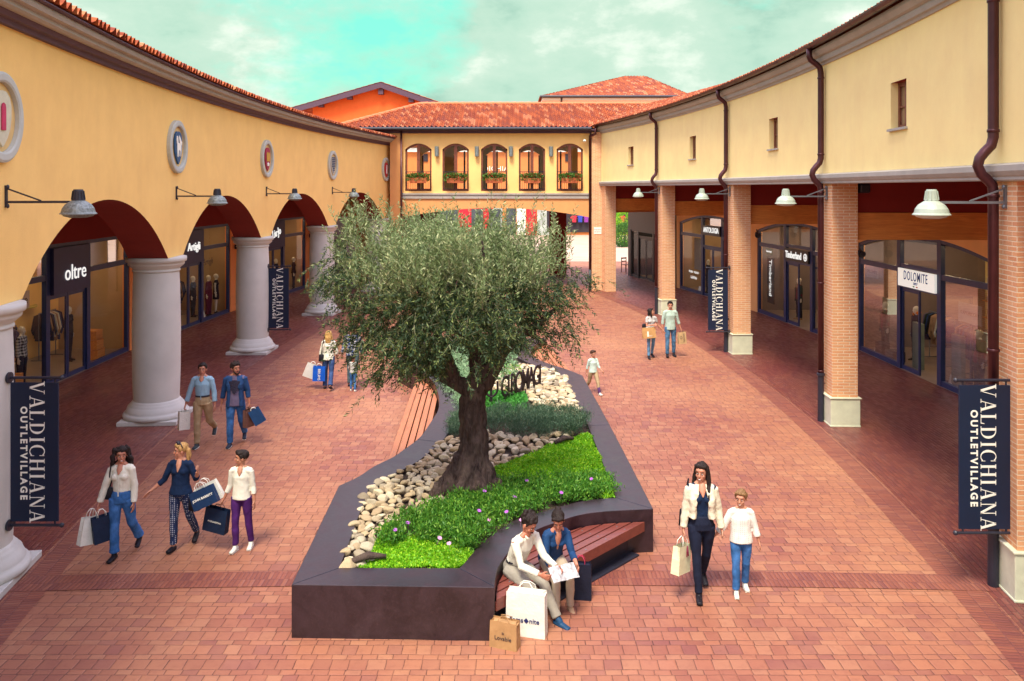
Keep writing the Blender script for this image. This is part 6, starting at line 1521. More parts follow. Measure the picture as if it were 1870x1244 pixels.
    if shoes:
        for i in range(2):
            s = Soup(); a, b, c = heels[i], ank[i], toes[i]; d_ = (c - a).normalized()
            s.limb([a + Z_ * .012 * k, a.lerp(c, .45) + Z_ * .012 * k, c + Z_ * .004 * k], [(.036 * k, .034 * k), (.042 * k, .038 * k), (.040 * k, .025 * k)], X_, 12)
            if shoes.get('boot'): s.limb([b + (knees[i] - b) * .22, b, a.lerp(c, .3) + Z_ * .02 * k], [.044 * k, .042 * k, .040 * k])
            elif not shoes.get('flat'): s.limb([b + Z_ * .01, a.lerp(c, .4) + Z_ * .03 * k], [.040 * k, .040 * k])
            so_ = remeshed(s, 'shoe', shoes['m'], t, vox * .9, 1)
            if shoes.get('heel'): m = MB(); m.bar(a + Z_ * -.0, a - Z_ * .018 * k, .04 * k); m.build('heel', shoes['m'], so_)
            else:
                s = Soup(); s.limb([a - Z_ * .016 * k, a.lerp(c, .5) - Z_ * .017 * k, c - Z_ * .014 * k], [(.037 * k, .008 * k), (.042 * k, .008 * k), (.038 * k, .008 * k)], X_, 12); s.build('sole', shoes.get('sole', shoes['m']), so_, True)
    return F
def world(F, p): return F.t.matrix_basis @ p
def W(F, p): return Matrix.Translation(F.t.location) @ Matrix.Rotation(F.t.rotation_euler[2], 4, 'Z') @ p
# ------------------------------------------------------------------ shopping bags
def shopbag(label, at, w_, h_, d_, m_, rz=0, tilt=0, roll=0, handle=None, group=None, txt=None, tm=None, tsize=.06, tz=0, name='shopping_bag', hang=True, mark=None, trot=0, hl=.1, cat='shopping bag', paper=None):
    """gusseted paper bag hanging from `at` (top of its handles) or standing on it"""
    t = thing(name, label, cat, at, 0, group); t.rotation_euler = (R(tilt), R(roll), rz)
    zo = -(h_ + hl) if hang else 0
    q = MB(); a, b, g_ = w_ / 2, d_ / 2, d_ * .16
    # front, back, folded gussets, base; open top
    bot = [(-a, -b), (a, -b), (a, b), (-a, b)]
    q.poly([(-a, -b, zo), (a, -b, zo), (a, b, zo), (-a, b, zo)])
    for y, s_ in ((-b, 1), (b, -1)):
        q.poly([(-a, y, zo), (a, y, zo), (a * .985, y * .92, zo + h_ * .55), (-a * .985, y * .92, zo + h_ * .55)]); q.poly([(-a * .985, y * .92, zo + h_ * .55), (a * .985, y * .92, zo + h_ * .55), (a * .97, y * .8, zo + h_), (-a * .97, y * .8, zo + h_)])
    for x in (-a, a):
        xi = x * .88
        q.poly([(x, -b, zo), (x, b, zo), (x * .985, b * .92, zo + h_ * .55), (xi * 1.04, 0, zo + h_ * .55), (x * .985, -b * .92, zo + h_ * .55)]); q.poly([(x * .985, -b * .92, zo + h_ * .55), (xi * 1.04, 0, zo + h_ * .55), (xi * .93, 0, zo + h_), (x * .97, -b * .8, zo + h_)]); q.poly([(x * .985, b * .92, zo + h_ * .55), (xi * 1.04, 0, zo + h_ * .55), (xi * .93, 0, zo + h_), (x * .97, b * .8, zo + h_)])
    q.poly([(-a * .97, -b * .79, zo + h_ - .02), (a * .97, -b * .79, zo + h_ - .02), (a * .97, b * .79, zo + h_ - .02), (-a * .97, b * .79, zo + h_ - .02)]) if not hang else None
    bo = q.build('bag_body', m_, t)
    for y in (-b * .75, b * .75):
        q = MB(); top_ = zo + h_ + hl; hw_ = w_ * .2
        q.tube([(-hw_, y, zo + h_ - .03), (-hw_ * .95, y * .9, zo + h_ + hl * .5), (-hw_ * .4, y * .3, top_ - .004), (hw_ * .4, y * .3, top_ - .004), (hw_ * .95, y * .9, zo + h_ + hl * .5), (hw_, y, zo + h_ - .03)], .004, 6); q.build('handle', handle or M['white'], t, True)
    if txt: text(txt, tsize, 'lettering', tm or M['white'], bo, Matrix.Translation((0, -b * .98 - .004, zo + h_ * .45 + tz)) @ FRONT @ Matrix.Rotation(R(trot), 4, 'Z'), .001)
    if mark: mark(bo, -b * .98 - .003, zo, h_)
    return t
navy = fabric('navy_paper', (.010, .022, .055), .5); wpap = fabric('white_paper', (.74, .73, .66), .7, .05); kraft = fabric('kraft_paper', (.42, .24, .11), .75, .1)
def hbag(label, at, w_, h_, d_, m_, rz=0, strap=None):
    t = thing('handbag', label, 'handbag', at, rz); q = Soup(); q.limb([(0, 0, -h_ / 2), (0, 0, h_ * .3)], [(w_ / 2, d_ / 2), (w_ * .42, d_ / 2)], X_, 14, .5); q.build('bag_body', m_, t, True)
    if strap: q = MB(); q.tube([V(p) for p in strap], .009, 6); q.build('strap', m_, t, True)
    return t
blk = fabric('black_leather', (.015, .013, .02), .45); jean = m_denim('blue_denim', (.03, .11, .30)); jeand = m_denim('dark_denim', (.02, .045, .13)); jeanl = m_denim('pale_denim', (.10, .22, .36))
wcot = fabric('white_cotton', (.74, .72, .62), .85, .06); cream = fabric('cream_wool', (.70, .64, .50), .9, .07); sky_c = fabric('sky_blue_cotton', (.30, .48, .62), .85, .07); khaki = fabric('khaki_chino', (.42, .31, .18), .85, .1)
nav = fabric('navy_knit', (.008, .022, .065), .85); nav2 = fabric('blue_blouse', (.012, .05, .15), .7); purp = fabric('purple_chino', (.075, .018, .14), .85); greyt = fabric('violet_grey_jersey', (.15, .12, .20), .9, .08); mintg = fabric('pale_green_jersey', (.40, .52, .45), .9, .06)
jk = fabric('blue_blazer', (.02, .06, .17), .8, .12); sneak = fabric('white_sneaker', (.72, .72, .66), .6, .05); greyc = fabric('grey_chino', (.30, .27, .23), .9, .1); beige = fabric('beige_suede', (.45, .28, .17), .9, .1); bshoe = fabric('blue_leather', (.015, .06, .14), .4); blackd = fabric('black_denim', (.010, .014, .035), .8)
def m_print(name, a, b_, sc_, kind):
    b = NB(name); c = b.co()
    if kind == 'dots':
        v = b.n('ShaderNodeTexVoronoi'); b.l(c, v.inputs['Vector']); v.inputs['Scale'].default_value = sc_; v.inputs['Randomness'].default_value = .1
        f = b.rampf(v.outputs['Distance'], .28, .36)
    else:
        sp = b.n('ShaderNodeSeparateXYZ'); b.l(c, sp.inputs[0])
        fx = b.math('GREATER_THAN', b.math('FRACT', b.math('MULTIPLY', sp.outputs[0], sc_)), .5); fz = b.math('GREATER_THAN', b.math('FRACT', b.math('MULTIPLY', sp.outputs[2], sc_)), .5)
        f = b.math('MULTIPLY', b.math('ADD', fx, fz), .5)
    return b.fin(b.mix(f, a, b_), .85, 0, .2)
dots = m_print('dotted_trousers', (.42, .45, .55), (.02, .035, .10), 38, 'dots'); plaid = m_print('blue_plaid', (.62, .64, .66), (.02, .05, .22), 11, 'plaid')
embro = m_print('embroidered_cotton', (.60, .50, .52), (.76, .73, .68), 44, 'dots')
DN = (0, 0, -1)
g2 = lambda px, py: tuple(G(px, py))
# --- family of three on the left
F = figure('woman with dark curly hair in white blouse and flared blue jeans carrying bags', g2(222, 1021), R(3), 1.50, ((2, 3, 1, 0), (-17, 22, 2, 26)), (((-.34, -.04, -1), (-.30, -.12, -1), 60), ((.14, .06, -1), (.02, -.16, -1), 20)), skin=(.46, .22, .15), hair='curly_long', fem=True, head=(22, 6),
           top=dict(m=wcot, name='blouse', sleeve=1.0, sleevew=1.15, hem=.07, loose=1.02, vneck=.06, placket=1), legw=dict(m=jean, flare=1.22, cuff=.90, fit=1.0), shoes=dict(m=blk, boot=1, heel=1), extra=('smile',))
p = W(F, F.wr[0] + F.hd[0] * .09)
shopbag('white paper bag with folded top held by the curly haired woman in white', p + V((-.07, .0, .0)), .22, .34, .10, wpap, R(55), 0, 10, M['white'], hl=.11)
shopbag('dark navy paper bag hanging between the curly haired woman and her white bag', p + V((.05, -.02, .0)), .26, .34, .10, navy, R(40), 0, -6, M['white'], hl=.09)
hbag('small dark shoulder bag with long strap on the curly haired woman', W(F, F.P + V((-.17, .02, .06))), .16, .16, .08, blk, 0, [(0, 0, .05), (.05, -.08, .28), (.06, -.02, .52), (.05, .07, .3), (0, .02, .05)])
F = figure('blonde woman in navy top and dotted trousers gesturing as she walks', g2(330, 1004), R(-2), 1.46, ((4, 4, 1, -4), (-14, 20, 2, 24)), (((-.42, -.10, -1), (-.72, -.35, -.62), 14), ((.40, .0, -.92), (.30, -.55, .62), 22)), skin=(.55, .28, .19), hairc=(.42, .24, .09), hair='ponytail', fem=True, head=(-58, 4),
           top=dict(m=nav, name='blouse', sleeve=.72, hem=-.03, loose=1.12, vneck=.10), legw=dict(m=dots, fit=.98, cuff=.93), shoes=dict(m=blk, flat=1), extra=('sunglasses',))
p = W(F, F.el[1] + V((.02, -.04, -.02)))
def jb(bo, y, zo, h_): text('JOHN BARRITT', .042, 'lettering', M['white'], bo, Matrix.Translation((0, y, zo + h_ * .52)) @ FRONT, .001, bold=.001)
shopbag('white paper bag half hidden behind the navy bag of the blonde woman', p + V((.05, .05, .02)), .33, .26, .09, wpap, R(4), 0, -27, M['white'], hl=.09)
shopbag('navy paper bag with white lettering hung from the arm of the blonde woman', p + V((.05, -.06, .01)), .34, .24, .10, fabric('blue_navy_paper', (.012, .035, .10), .45), R(2), -8, -24, M['white'], mark=jb, hl=.09)
hbag('black handbag under the bags of the blonde woman', p + V((-.02, -.02, -.27)), .17, .20, .08, blk)
F = figure('boy in white polo shirt and purple trousers looking towards the women', g2(441, 1005), R(-4), 1.35, ((6, 8, 0, 0), (-6, 6, 2, 6)), (((-.14, .08, -1), (-.42, -.15, -.92), 62), ((.12, .05, -1), (.16, -.18, -1), 20)), skin=(.45, .22, .14), hair='quiff', kid=.25, head=(-62, 2),
           top=dict(m=wcot, name='polo_shirt', sleeve=.78, hem=-.04, loose=.98, vneck=.06, collar=1), legw=dict(m=purp, fit=.92, cuff=.92), shoes=dict(m=sneak, sole=M['white']))
p = W(F, F.wr[0] + F.hd[0] * .09)
shopbag('dark navy paper bag swinging from the right hand of the boy in purple trousers', p + V((-.02, -.02, .01)), .33, .32, .11, navy, R(-12), 0, 9, blk, txt='MARGARETHA', tsize=.03, hl=.05)
# --- two men
F = figure('man in light blue shirt and khaki trousers walking beside the bearded man', g2(370, 817), R(4), 1.61, ((4, 6, 1, 0), (-16, 42, 2, 34)), (((-.34, .0, -1), (-.30, -.06, -1), 62), ((.22, .0, -1), (.10, -.14, -1), 28)), hair='short', head=(4, 4), skin=(.50, .24, .16),
           top=dict(m=sky_c, name='shirt', sleeve=.88, hem=.08, collar=1, vneck=.03, placket=1, sleevew=1.05), legw=dict(m=khaki, cuff=.95, belt=1, fit=1.02), shoes=dict(m=fabric('dark_boat_shoe', (.05, .07, .08), .6), sole=M['white']))
p = W(F, F.wr[0] + F.hd[0] * .09)
shopbag('white paper bag carried by the man in the light blue shirt', p, .20, .34, .12, wpap, R(38), 0, 2, M['white'], hl=.05)
F = figure('bearded man in open blue blazer over a printed grey tee and jeans', g2(430, 815), R(8), 1.61, ((5, 6, 1, 0), (-14, 26, 2, 24)), (((-.26, .10, -1), (-.16, -.02, -1), 22), ((.24, .10, -1), (.16, -.12, -1), 62)), hair='wavy', head=(42, 4), skin=(.44, .20, .13),
           top=dict(m=greyt, name='tee_shirt', sleeve=.3, hem=-.10, loose=1.05, jacket=jk, jhem=-.12, jsl=.55), legw=dict(m=jean, cuff=.97, fit=1.08), shoes=dict(m=fabric('dark_trainer', (.03, .04, .07), .6), sole=M['white']), extra=('beard',))
pr = MB(); kk = F.k
for pts in ([(-.10, .40), (-.05, .425), (.05, .425), (.10, .40), (.105, .30), (.055, .25), (.03, .17), (0, .15), (-.03, .17), (-.055, .25), (-.105, .30)],):
    nseg = 12
    for i in range(-6, 6):
        for j in range(14):
            x0, x1 = i * .018, (i + 1) * .018; z0, z1 = .15 + j * .02, .17 + j * .02; xm, zm = (x0 + x1) / 2, (z0 + z1) / 2
            if not inpoly(xm, zm, pts): continue
            if (abs(abs(xm) - .045) < .018 and abs(zm - .335) < .022) or (abs(xm) < .01 and abs(zm - .27) < .02): continue
            yy = lambda x, z: -(.126 + .004 * math.sin(z * 9)) * kk * math.sqrt(max(.2, 1 - (x / .2) ** 2)) - .006
            pr.add([(x * kk, yy(x, z), F.P.z + z * kk) for x, z in ((x0, z0), (x1, z0), (x1, z1), (x0, z1))], [(0, 1, 2, 3)])
pr.build('face_print', mat('print_ink', (.02, .018, .045), .8, .2, 20), F.t)
p = W(F, F.wr[1] + F.hd[1] * .09)
shopbag('brown paper bag carried by the bearded man beside a blue one', p + V((-.03, 0, 0)), .20, .33, .10, fabric('brown_paper', (.16, .075, .06), .7), R(62), 0, -1, blk, hl=.04)
shopbag('blue paper bag tilted outwards from the hand of the bearded man', p + V((.05, -.03, 0)), .22, .30, .09, fabric('blue_paper', (.015, .06, .17), .6), R(20), 0, -28, M['white'], hl=.04)
# --- people walking away on the left
F = figure('blonde woman in white blouse seen from behind with blue and white bags', g2(600, 710), R(183), 1.43, ((-14, 20, 1, 22), (3, 5, 1, 0)), (((-.30, -.1, -1), (-.05, -.25, -1), 40), ((.22, .02, -1), (.14, -.1, -1), 50)), hairc=(.50, .30, .10), hair='long', fem=True, top=dict(m=wcot, name='blouse', sleeve=.72, hem=-.08, loose=1.12, sleevew=1.15), legw=dict(m=jeand, flare=1.15, fit=1.02), shoes=dict(m=blk, flat=1))
p = W(F, F.wr[1] + F.hd[1] * .08)
shopbag('white paper bag held low by the blonde woman seen from behind', p + V((-.16, .04, .0)), .27, .34, .10, wpap, R(12), 0, 22, M['white'], hl=.06)
shopbag('bright blue bag with white writing held by the blonde woman seen from behind', p + V((.0, -.06, -.02)), .30, .36, .13, fabric('bright_blue_plastic', (.008, .10, .55), .35), R(8), 0, 2, M['white'], txt='BRUMS', tsize=.09, trot=-90, hl=.06)
hbag('dark crossbody bag on the hip of the blonde woman seen from behind', W(F, F.P + V((.16, .06, -.0))), .14, .18, .07, blk, 0, [(0, 0, .08), (.03, -.05, .3), (.08, -.03, .5), (.03, .03, .3), (0, .02, .08)])
F = figure('man in blue plaid shirt seen from behind under the olive branches', g2(644, 706), R(178), 1.53, ((-12, 18, 1, 18), (6, 6, 1, 0)), (((-.2, 0, -1), (-.1, -.1, -1), 30), ((.3, .0, -1), (.25, -.1, -1), 40)), hair='short', top=dict(m=plaid, name='plaid_shirt', sleeve=.85, hem=-.07, loose=1.1), legw=dict(m=m_denim('grey_green_denim', (.05, .08, .10))), shoes=dict(m=blk))
F = figure('small child in pale top and jeans seen from behind beside the plaid shirt man', g2(645, 714), R(176), .84, ((-8, 10, 3, 8), (8, 8, 3, 0)), (((-.3, -.3, -.8), (-.1, -.8, -.2), 20), ((.3, -.2, -.9), (.1, -.7, -.3), 20)), hair='short', kid=1.0, top=dict(m=fabric('pale_grey_jersey', (.5, .5, .5), .9), name='sweater', sleeve=.9, hem=-.03, loose=1.05), legw=dict(m=jean, fit=.95), shoes=dict(m=sneak, sole=M['white']))
# --- boy by the planter
F = figure('boy in pale shirt and khaki trousers striding past the planter rim', g2(1083, 719), R(22), 1.06, ((-18, 26, 1, 26), (30, 12, 1, -8)), (((-.2, .25, -1), (-.1, .1, -1), 30), ((.15, -.25, -.9), (.25, -.55, -.55), 30)), hairc=(.06, .03, .02), hair='quiff', kid=.65, head=(14, 6), skin=(.52, .26, .18), top=dict(m=fabric('pale_mint_cotton', (.52, .66, .60), .85, .05), name='shirt', sleeve=.7, hem=-.04, loose=1.02, collar=1), legw=dict(m=khaki, fit=1.0, cuff=.5), shoes=dict(m=sneak, sole=M['white']))
for i in range(2): 
    s = Soup(); s.limb([F.knees[i].lerp(F.ank[i], .35), F.ank[i]], [.038, .030]); s.build('sock', fabric('violet_sock', (.10, .04, .14), .9), F.t, True)
# --- couple on the right
F2 = figure('young man in pale green long tee and jeans walking hand in hand', g2(1224, 652), R(2), 1.62, ((6, 6, 1, -6), (-4, 8, 3, 6)), (((-.22, .02, -1), (-.12, -.12, -1), 40), ((.26, .04, -1), (.34, -.1, -1), 50)), hair='quiff', head=(-6, 2), skin=(.50, .25, .17), top=dict(m=mintg, name='long_tee', sleeve=.72, hem=-.09, loose=1.04), legw=dict(m=m_denim('mid_denim', (.05, .13, .24)), fit=.95, cuff=.92), shoes=dict(m=blk))
def tb_(bo, y, zo, h_):
    text('Timberland', .055, 'lettering', inkc, bo, Matrix.Translation((.04, y, zo + h_ * .5)) @ FRONT @ Matrix.Rotation(R(90), 4, 'Z'), .001)
    q = MB(); q.lathe([(.028, -.001), (.04, .001)], (0, 0, 0), 14, mtx=Matrix.Translation((-.05, y, zo + h_ * .55)) @ FRONT); q.build('emblem', inkc, bo)
shopbag('kraft paper bag with dark vertical writing carried by the young man', W(F2, F2.wr[1] + F2.hd[1] * .08), .24, .34, .10, fabric('light_kraft', (.55, .38, .20), .75), R(14), 0, -4, blk, mark=tb_, hl=.04)
hbx = W(F2, F2.wr[0] + F2.hd[0] * .06)
F = figure('young dark haired woman in grey tee looking up at the man holding her hand', g2(1189, 655), R(10), 1.46, ((3, 4, 0, 0), (-9, 14, 1, 14)), (((-.10, -.22, -.95), (.55, -.62, .20), 30), ((.34, .05, -.9), (.62, -.15, -.66), 35)), hair='long', fem=True, head=(62, -8), skin=(.52, .27, .18), top=dict(m=fabric('pale_grey_tee', (.48, .47, .46), .9, .06), name='tee_shirt', sleeve=.28, hem=-.10, loose=.98), legw=dict(m=jeanl, fit=.82, cuff=.92), shoes=dict(m=blk, heel=1))
def wm(bo, y, zo, h_): q = MB(); q.poly([(-.07, y, zo + .05), (-.02, y, zo + .05), (-.02, y, zo + .20), (-.07, y, zo + .20)], (0, -.001, 0)); q.build('label_print', M['white'], bo); text('Vero', .055, 'lettering', M['white'], bo, Matrix.Translation((.02, y, zo + .07)) @ FRONT, .001)
shopbag('wide tan paper bag with white print hung on the forearm of the dark haired woman', W(F, F.el[0].lerp(F.wr[0], .35) + V((-.03, -.06, -.02))), .38, .30, .10, fabric('tan_paper', (.58, .34, .14), .75), R(8), 0, -3, M['white'], mark=wm, hl=.02)
hbag('black shoulder bag behind the elbow of the dark haired woman in grey tee', W(F, F.P + V((-.19, .05, .13))), .14, .17, .08, blk)
# --- woman and girl in the foreground
F = figure('woman with long dark hair in cream jacket and black jeans leading a girl', g2(1281, 1090), R(-3), 1.63, ((7, 3, -3, 0), (-14, 22, -1, 26)), (((-.20, .06, -1), (-.12, -.12, -1), 62), ((.24, .06, -1), (.16, -.18, -1), 55)), hair='long_front', fem=True, head=(-26, 4), skin=(.50, .25, .16),
           top=dict(m=nav, name='camisole', sleeve=0, hem=.02, loose=.96, neck=.40, vneck=.07, jacket=cream, jhem=.08, jsl=.92), legw=dict(m=blackd, fit=.86, cuff=.96, wr=.6), shoes=dict(m=blk, boot=1, heel=1), extra=('smile',))
def rb(bo, y, zo, h_): q = MB(); q.tube([(.02, y - .005, zo + h_ * .98), (.03, y - .012, zo + h_ * .75), (.05, y - .01, zo + h_ * .62)], .007, 6); q.tube([(.02, y - .005, zo + h_ * .98), (.0, y - .012, zo + h_ * .8), (.01, y - .01, zo + h_ * .6)], .007, 6); q.build('ribbon', mat('wine_ribbon', (.22, .01, .05), .5), bo)
shopbag('cream paper bag with wine red ribbon held by the woman in cream jacket', W(F, F.wr[0] + F.hd[0] * .09), .28, .32, .11, fabric('cream_paper', (.72, .68, .46), .7, .04), R(50), 0, 8, M['white'], mark=rb, hl=.10)
hbag('dark shoulder bag on the hip of the woman in cream jacket', W(F, F.P + V((-.19, .05, .06))), .15, .22, .10, blk, 0, [(0, 0, .08), (.02, -.06, .3), (.04, -.02, .45), (.03, .06, .3), (0, .02, .08)])
F = figure('girl in white embroidered blouse and blue jeans holding the woman by the hand', g2(1353, 1084), R(-4), 1.24, ((7, 5, 0, 0), (-7, 12, 1, 10)), (((-.42, -.0, -.9), (-.62, .06, -.72), 45), ((.26, .02, -.95), (.26, -.08, -1), 18)), hairc=(.20, .11, .05), hair='lowbun', fem=False, kid=.5, head=(-24, 8), skin=(.55, .28, .19),
           top=dict(m=embro, name='blouse', sleeve=.80, hem=-.06, loose=1.16, sleevew=1.18), legw=dict(m=jean, fit=.98, flare=1.08, cuff=.93), shoes=dict(m=sneak, sole=M['white']), extra=('smile',))
# --- seated couple
F = figure('seated man in white shirt and grey trousers reading a leaflet with crossed ankles', (.02, 9.57, 0), R(44), 1.62, ((74, 66, 4, 2), (76, 44, 3, 6)), (((-.05, -.45, -.9), (.42, -.86, -.25), 40), ((.10, -.5, -.85), (-.1, -.9, -.2), 40)), hair='wavy', head=(12, 34), lean=27, skin=(.46, .20, .13), seat_z=.42,
           top=dict(m=wcot, name='shirt', sleeve=.96, hem=.03, loose=1.06, collar=1), legw=dict(m=greyc, cuff=.93, fit=1.04, belt=1), shoes=dict(m=bshoe, sole=beige), extra=('moustache',))
MANF = F
pw = W(F, F.wr[0] + F.hd[0] * .11)
F = figure('seated woman in blue blouse and beige trousers pointing at the leaflet', (.46, 9.80, 0), R(20), 1.54, ((72, 62, 3, 4), (76, 84, 4, 6)), (((-.12, -.30, -.9), (.0, -.95, -.30), 30), ((.12, -.38, -.9), (-.15, -.92, -.2), 40)), hair='bun', fem=True, head=(-22, 36), lean=27, skin=(.48, .22, .15), seat_z=.42,
           top=dict(m=nav2, name='blouse', sleeve=.78, hem=-.02, loose=1.1, vneck=.16, collar=1), legw=dict(m=fabric('beige_chino', (.42, .33, .25), .9, .08), fit=.86, cuff=.92), shoes=dict(m=beige))
pwo = W(F, F.wr[1] + F.hd[1] * .10)
t = thing('leaflet', 'open printed map leaflet held between the seated man and woman', 'leaflet', (pw + pwo) / 2 + V((0, -.0, .015)), math.atan2(pwo.y - pw.y, pwo.x - pw.x))
t.rotation_euler[0] = R(38); wd_ = max(.26, (pwo - pw).length * .85)
q = MB()
for i in range(4): a, b = -wd_ / 2 + wd_ * i / 4, -wd_ / 2 + wd_ * (i + 1) / 4; z0, z1 = (0, .014) if i % 2 == 0 else (.014, 0); q.add([(a, -.08, z0), (b, -.08, z1), (b, .10, z1), (a, .10, z0)], [(0, 1, 2, 3)])
q.build('sheet', mat('map_print', (.42, .40, .42), .7, .5, 22), t)
def sam(bo, y, zo, h_):
    text('Sams', .075, 'lettering', mat('navy_ink', (.01, .02, .12), .5), bo, Matrix.Translation((-.02, y, zo + h_ * .38)) @ FRONT, .001, ax='RIGHT', bold=.001); text('nite', .075, 'lettering', mat('navy_ink', (.01, .02, .12), .5), bo, Matrix.Translation((.045, y, zo + h_ * .38)) @ FRONT, .001, ax='LEFT', bold=.001)
    q = MB(); q.poly([(-.015, y, zo + h_ * .38), (.013, y, zo + h_ * .38 - .03), (.041, y, zo + h_ * .38), (.013, y, zo + h_ * .38 + .03)], (0, -.001, 0)); q.build('emblem', mat('navy_ink', (.01, .02, .12), .5), bo)
p = G(962, 1162); shopbag('large white paper bag with dark lettering standing beside the bench', (p.x + .0, p.y + .06, 0), .44, .47, .16, wpap, R(-14), 0, 0, M['white'], mark=sam, hang=False, hl=.10)
def law(bo, y, zo, h_): text('Lovable', .062, 'lettering', inkc, bo, Matrix.Translation((.0, y, zo + h_ * .40)) @ FRONT, .001); text('*', .07, 'emblem', inkc, bo, Matrix.Translation((.0, y, zo + h_ * .55)) @ FRONT, .001)
p = G(922, 1185); shopbag('brown kraft paper bag standing in front of the large white bag', (p.x, p.y + .05, 0), .31, .28, .13, kraft, R(-20), 0, 0, kraft, mark=law, hang=False, hl=.05)
def sq4(bo, y, zo, h_):
    q = MB()
    for i in range(4): q.poly([(-.10, y, zo + h_ * (.62 - i * .085)), (-.075, y, zo + h_ * (.62 - i * .085)), (-.075, y, zo + h_ * (.62 - i * .085) + .022), (-.10, y, zo + h_ * (.62 - i * .085) + .022)], (0, -.001, 0))
    q.build('square_marks', M['white'], bo)
p = G(1056, 1103); shopbag('tall black bag with four small white squares at the feet of the seated woman', (p.x + .04, p.y + .14, 0), .26, .42, .12, fabric('black_paper', (.012, .014, .03), .5), R(-8), 0, 0, mat('red_cord', (.5, .02, .08), .5), mark=sq4, hang=False, hl=.09)
# ------------------------------------------------------------------ shop displays
mdark = fabric('charcoal_jersey', (.03, .03, .04), .9); mmar = fabric('wine_jersey', (.12, .015, .04), .9); mcoat = fabric('olive_parka', (.04, .055, .045), .85)
stdl = ((1, 1, 1, 0), (-1, 2, 1, 0)); stda = (((-.12, .02, -1), (-.06, -.1, -1), 15), ((.12, .02, -1), (.06, -.1, -1), 15))
def man_proto(kind, label, loc, rz, **kw): return figure(label, loc, rz, 1.58, stdl, stda, hair=None, mannequin=True, vox=.011, cat='mannequin', name='mannequin', group='shop window mannequins', **kw).t
MP = {}
MP['striped'] = man_proto('s', 'white headed mannequin in dark striped top beside the left window props of the nearest shop', bay_at('L1', 2.5, .5), bay_rz('L1'), fem=True, top=dict(m=m_print('striped_knit', (.5, .5, .5), (.02, .02, .03), 14, 'plaid'), name='sweater', sleeve=.95, hem=-.05), legw=dict(m=blackd), shoes=dict(m=blk))
MP['dark'] = man_proto('d', 'white headed mannequin in dark outfit inside the doorway of the nearest left shop', bay_at('L1', 5.9, 1.1), bay_rz('L1'), fem=True, top=dict(m=mdark, name='jacket', sleeve=.95, hem=-.08), legw=dict(m=mdark), shoes=dict(m=blk))
MP['dress'] = man_proto('r', 'mannequin in dark sleeveless dress in the warm window of the second left shop', bay_at('L2', 6.95, .42), bay_rz('L2') + .2, fem=True, top=dict(m=blackd, name='dress', sleeve=.1, hem=-.32, loose=1.05), shoes=dict(m=blk))
MP['wine'] = man_proto('w', 'mannequin in long wine dress in the warm window of the second left shop', bay_at('L2', 6.45, .5), bay_rz('L2') - .1, fem=True, top=dict(m=mmar, name='dress', sleeve=.9, hem=-.1), legw=dict(m=mmar, fit=1.3, flare=1.2), shoes=dict(m=blk))
MP['parka'] = man_proto('p', 'mannequin in dark open parka left of the white shop sign on the right', bay_at('R2', 1.05, .5), bay_rz('R2'), top=dict(m=mmar, name='sweater', sleeve=.9, hem=-.1, jacket=mcoat, jhem=-.2), legw=dict(m=mdark), shoes=dict(m=beige))
MP['hood'] = man_proto('h', 'mannequin in dark coat with orange hood in the doorway under the white sign', bay_at('R2', 1.95, .95), bay_rz('R2'), top=dict(m=mdark, name='coat', sleeve=1, hem=-.2, loose=1.15), legw=dict(m=mdark), shoes=dict(m=blk))
q = Soup(); q.limb([(-.07, .0, 1.36), (0, -.05, 1.33), (.07, 0, 1.36)], [.05, .055, .05]); q.limb([(-.05, .07, 1.38), (.05, .07, 1.38)], [.06, .06]); q.build('hood', fabric('orange_fleece', (.75, .22, .02), .9), MP['hood'], True)
dup(MP['parka'], location=bay_at('R2', 5.75, .5), label='mannequin in parka behind the glass right of the white shop sign')
dup(MP['dark'], location=bay_at('L2', 6.1, .95), rotation_euler=(0, 0, bay_rz('L2')), label='mannequin in dark outfit in the doorway of the second left shop')
dup(MP['dark'], location=bay_at('L3', 6.9, .4), rotation_euler=(0, 0, bay_rz('L3') + .3), label='mannequin in dark suit in the third left shop window behind the small banner')
dup(MP['dress'], location=bay_at('L3', 6.0, .9), rotation_euler=(0, 0, bay_rz('L3')), label='mannequin in dark dress in the doorway of the third left shop')
dup(MP['dark'], location=bay_at('R4', 2.3, .6), rotation_euler=(0, 0, bay_rz('R4')), label='mannequin in dark coat beside the window lettering of the far right shop')
dup(MP['parka'], location=bay_at('R3', 2.3, .8), rotation_euler=(0, 0, bay_rz('R3')), label='mannequin in parka by the vertical window banner of the second right shop')
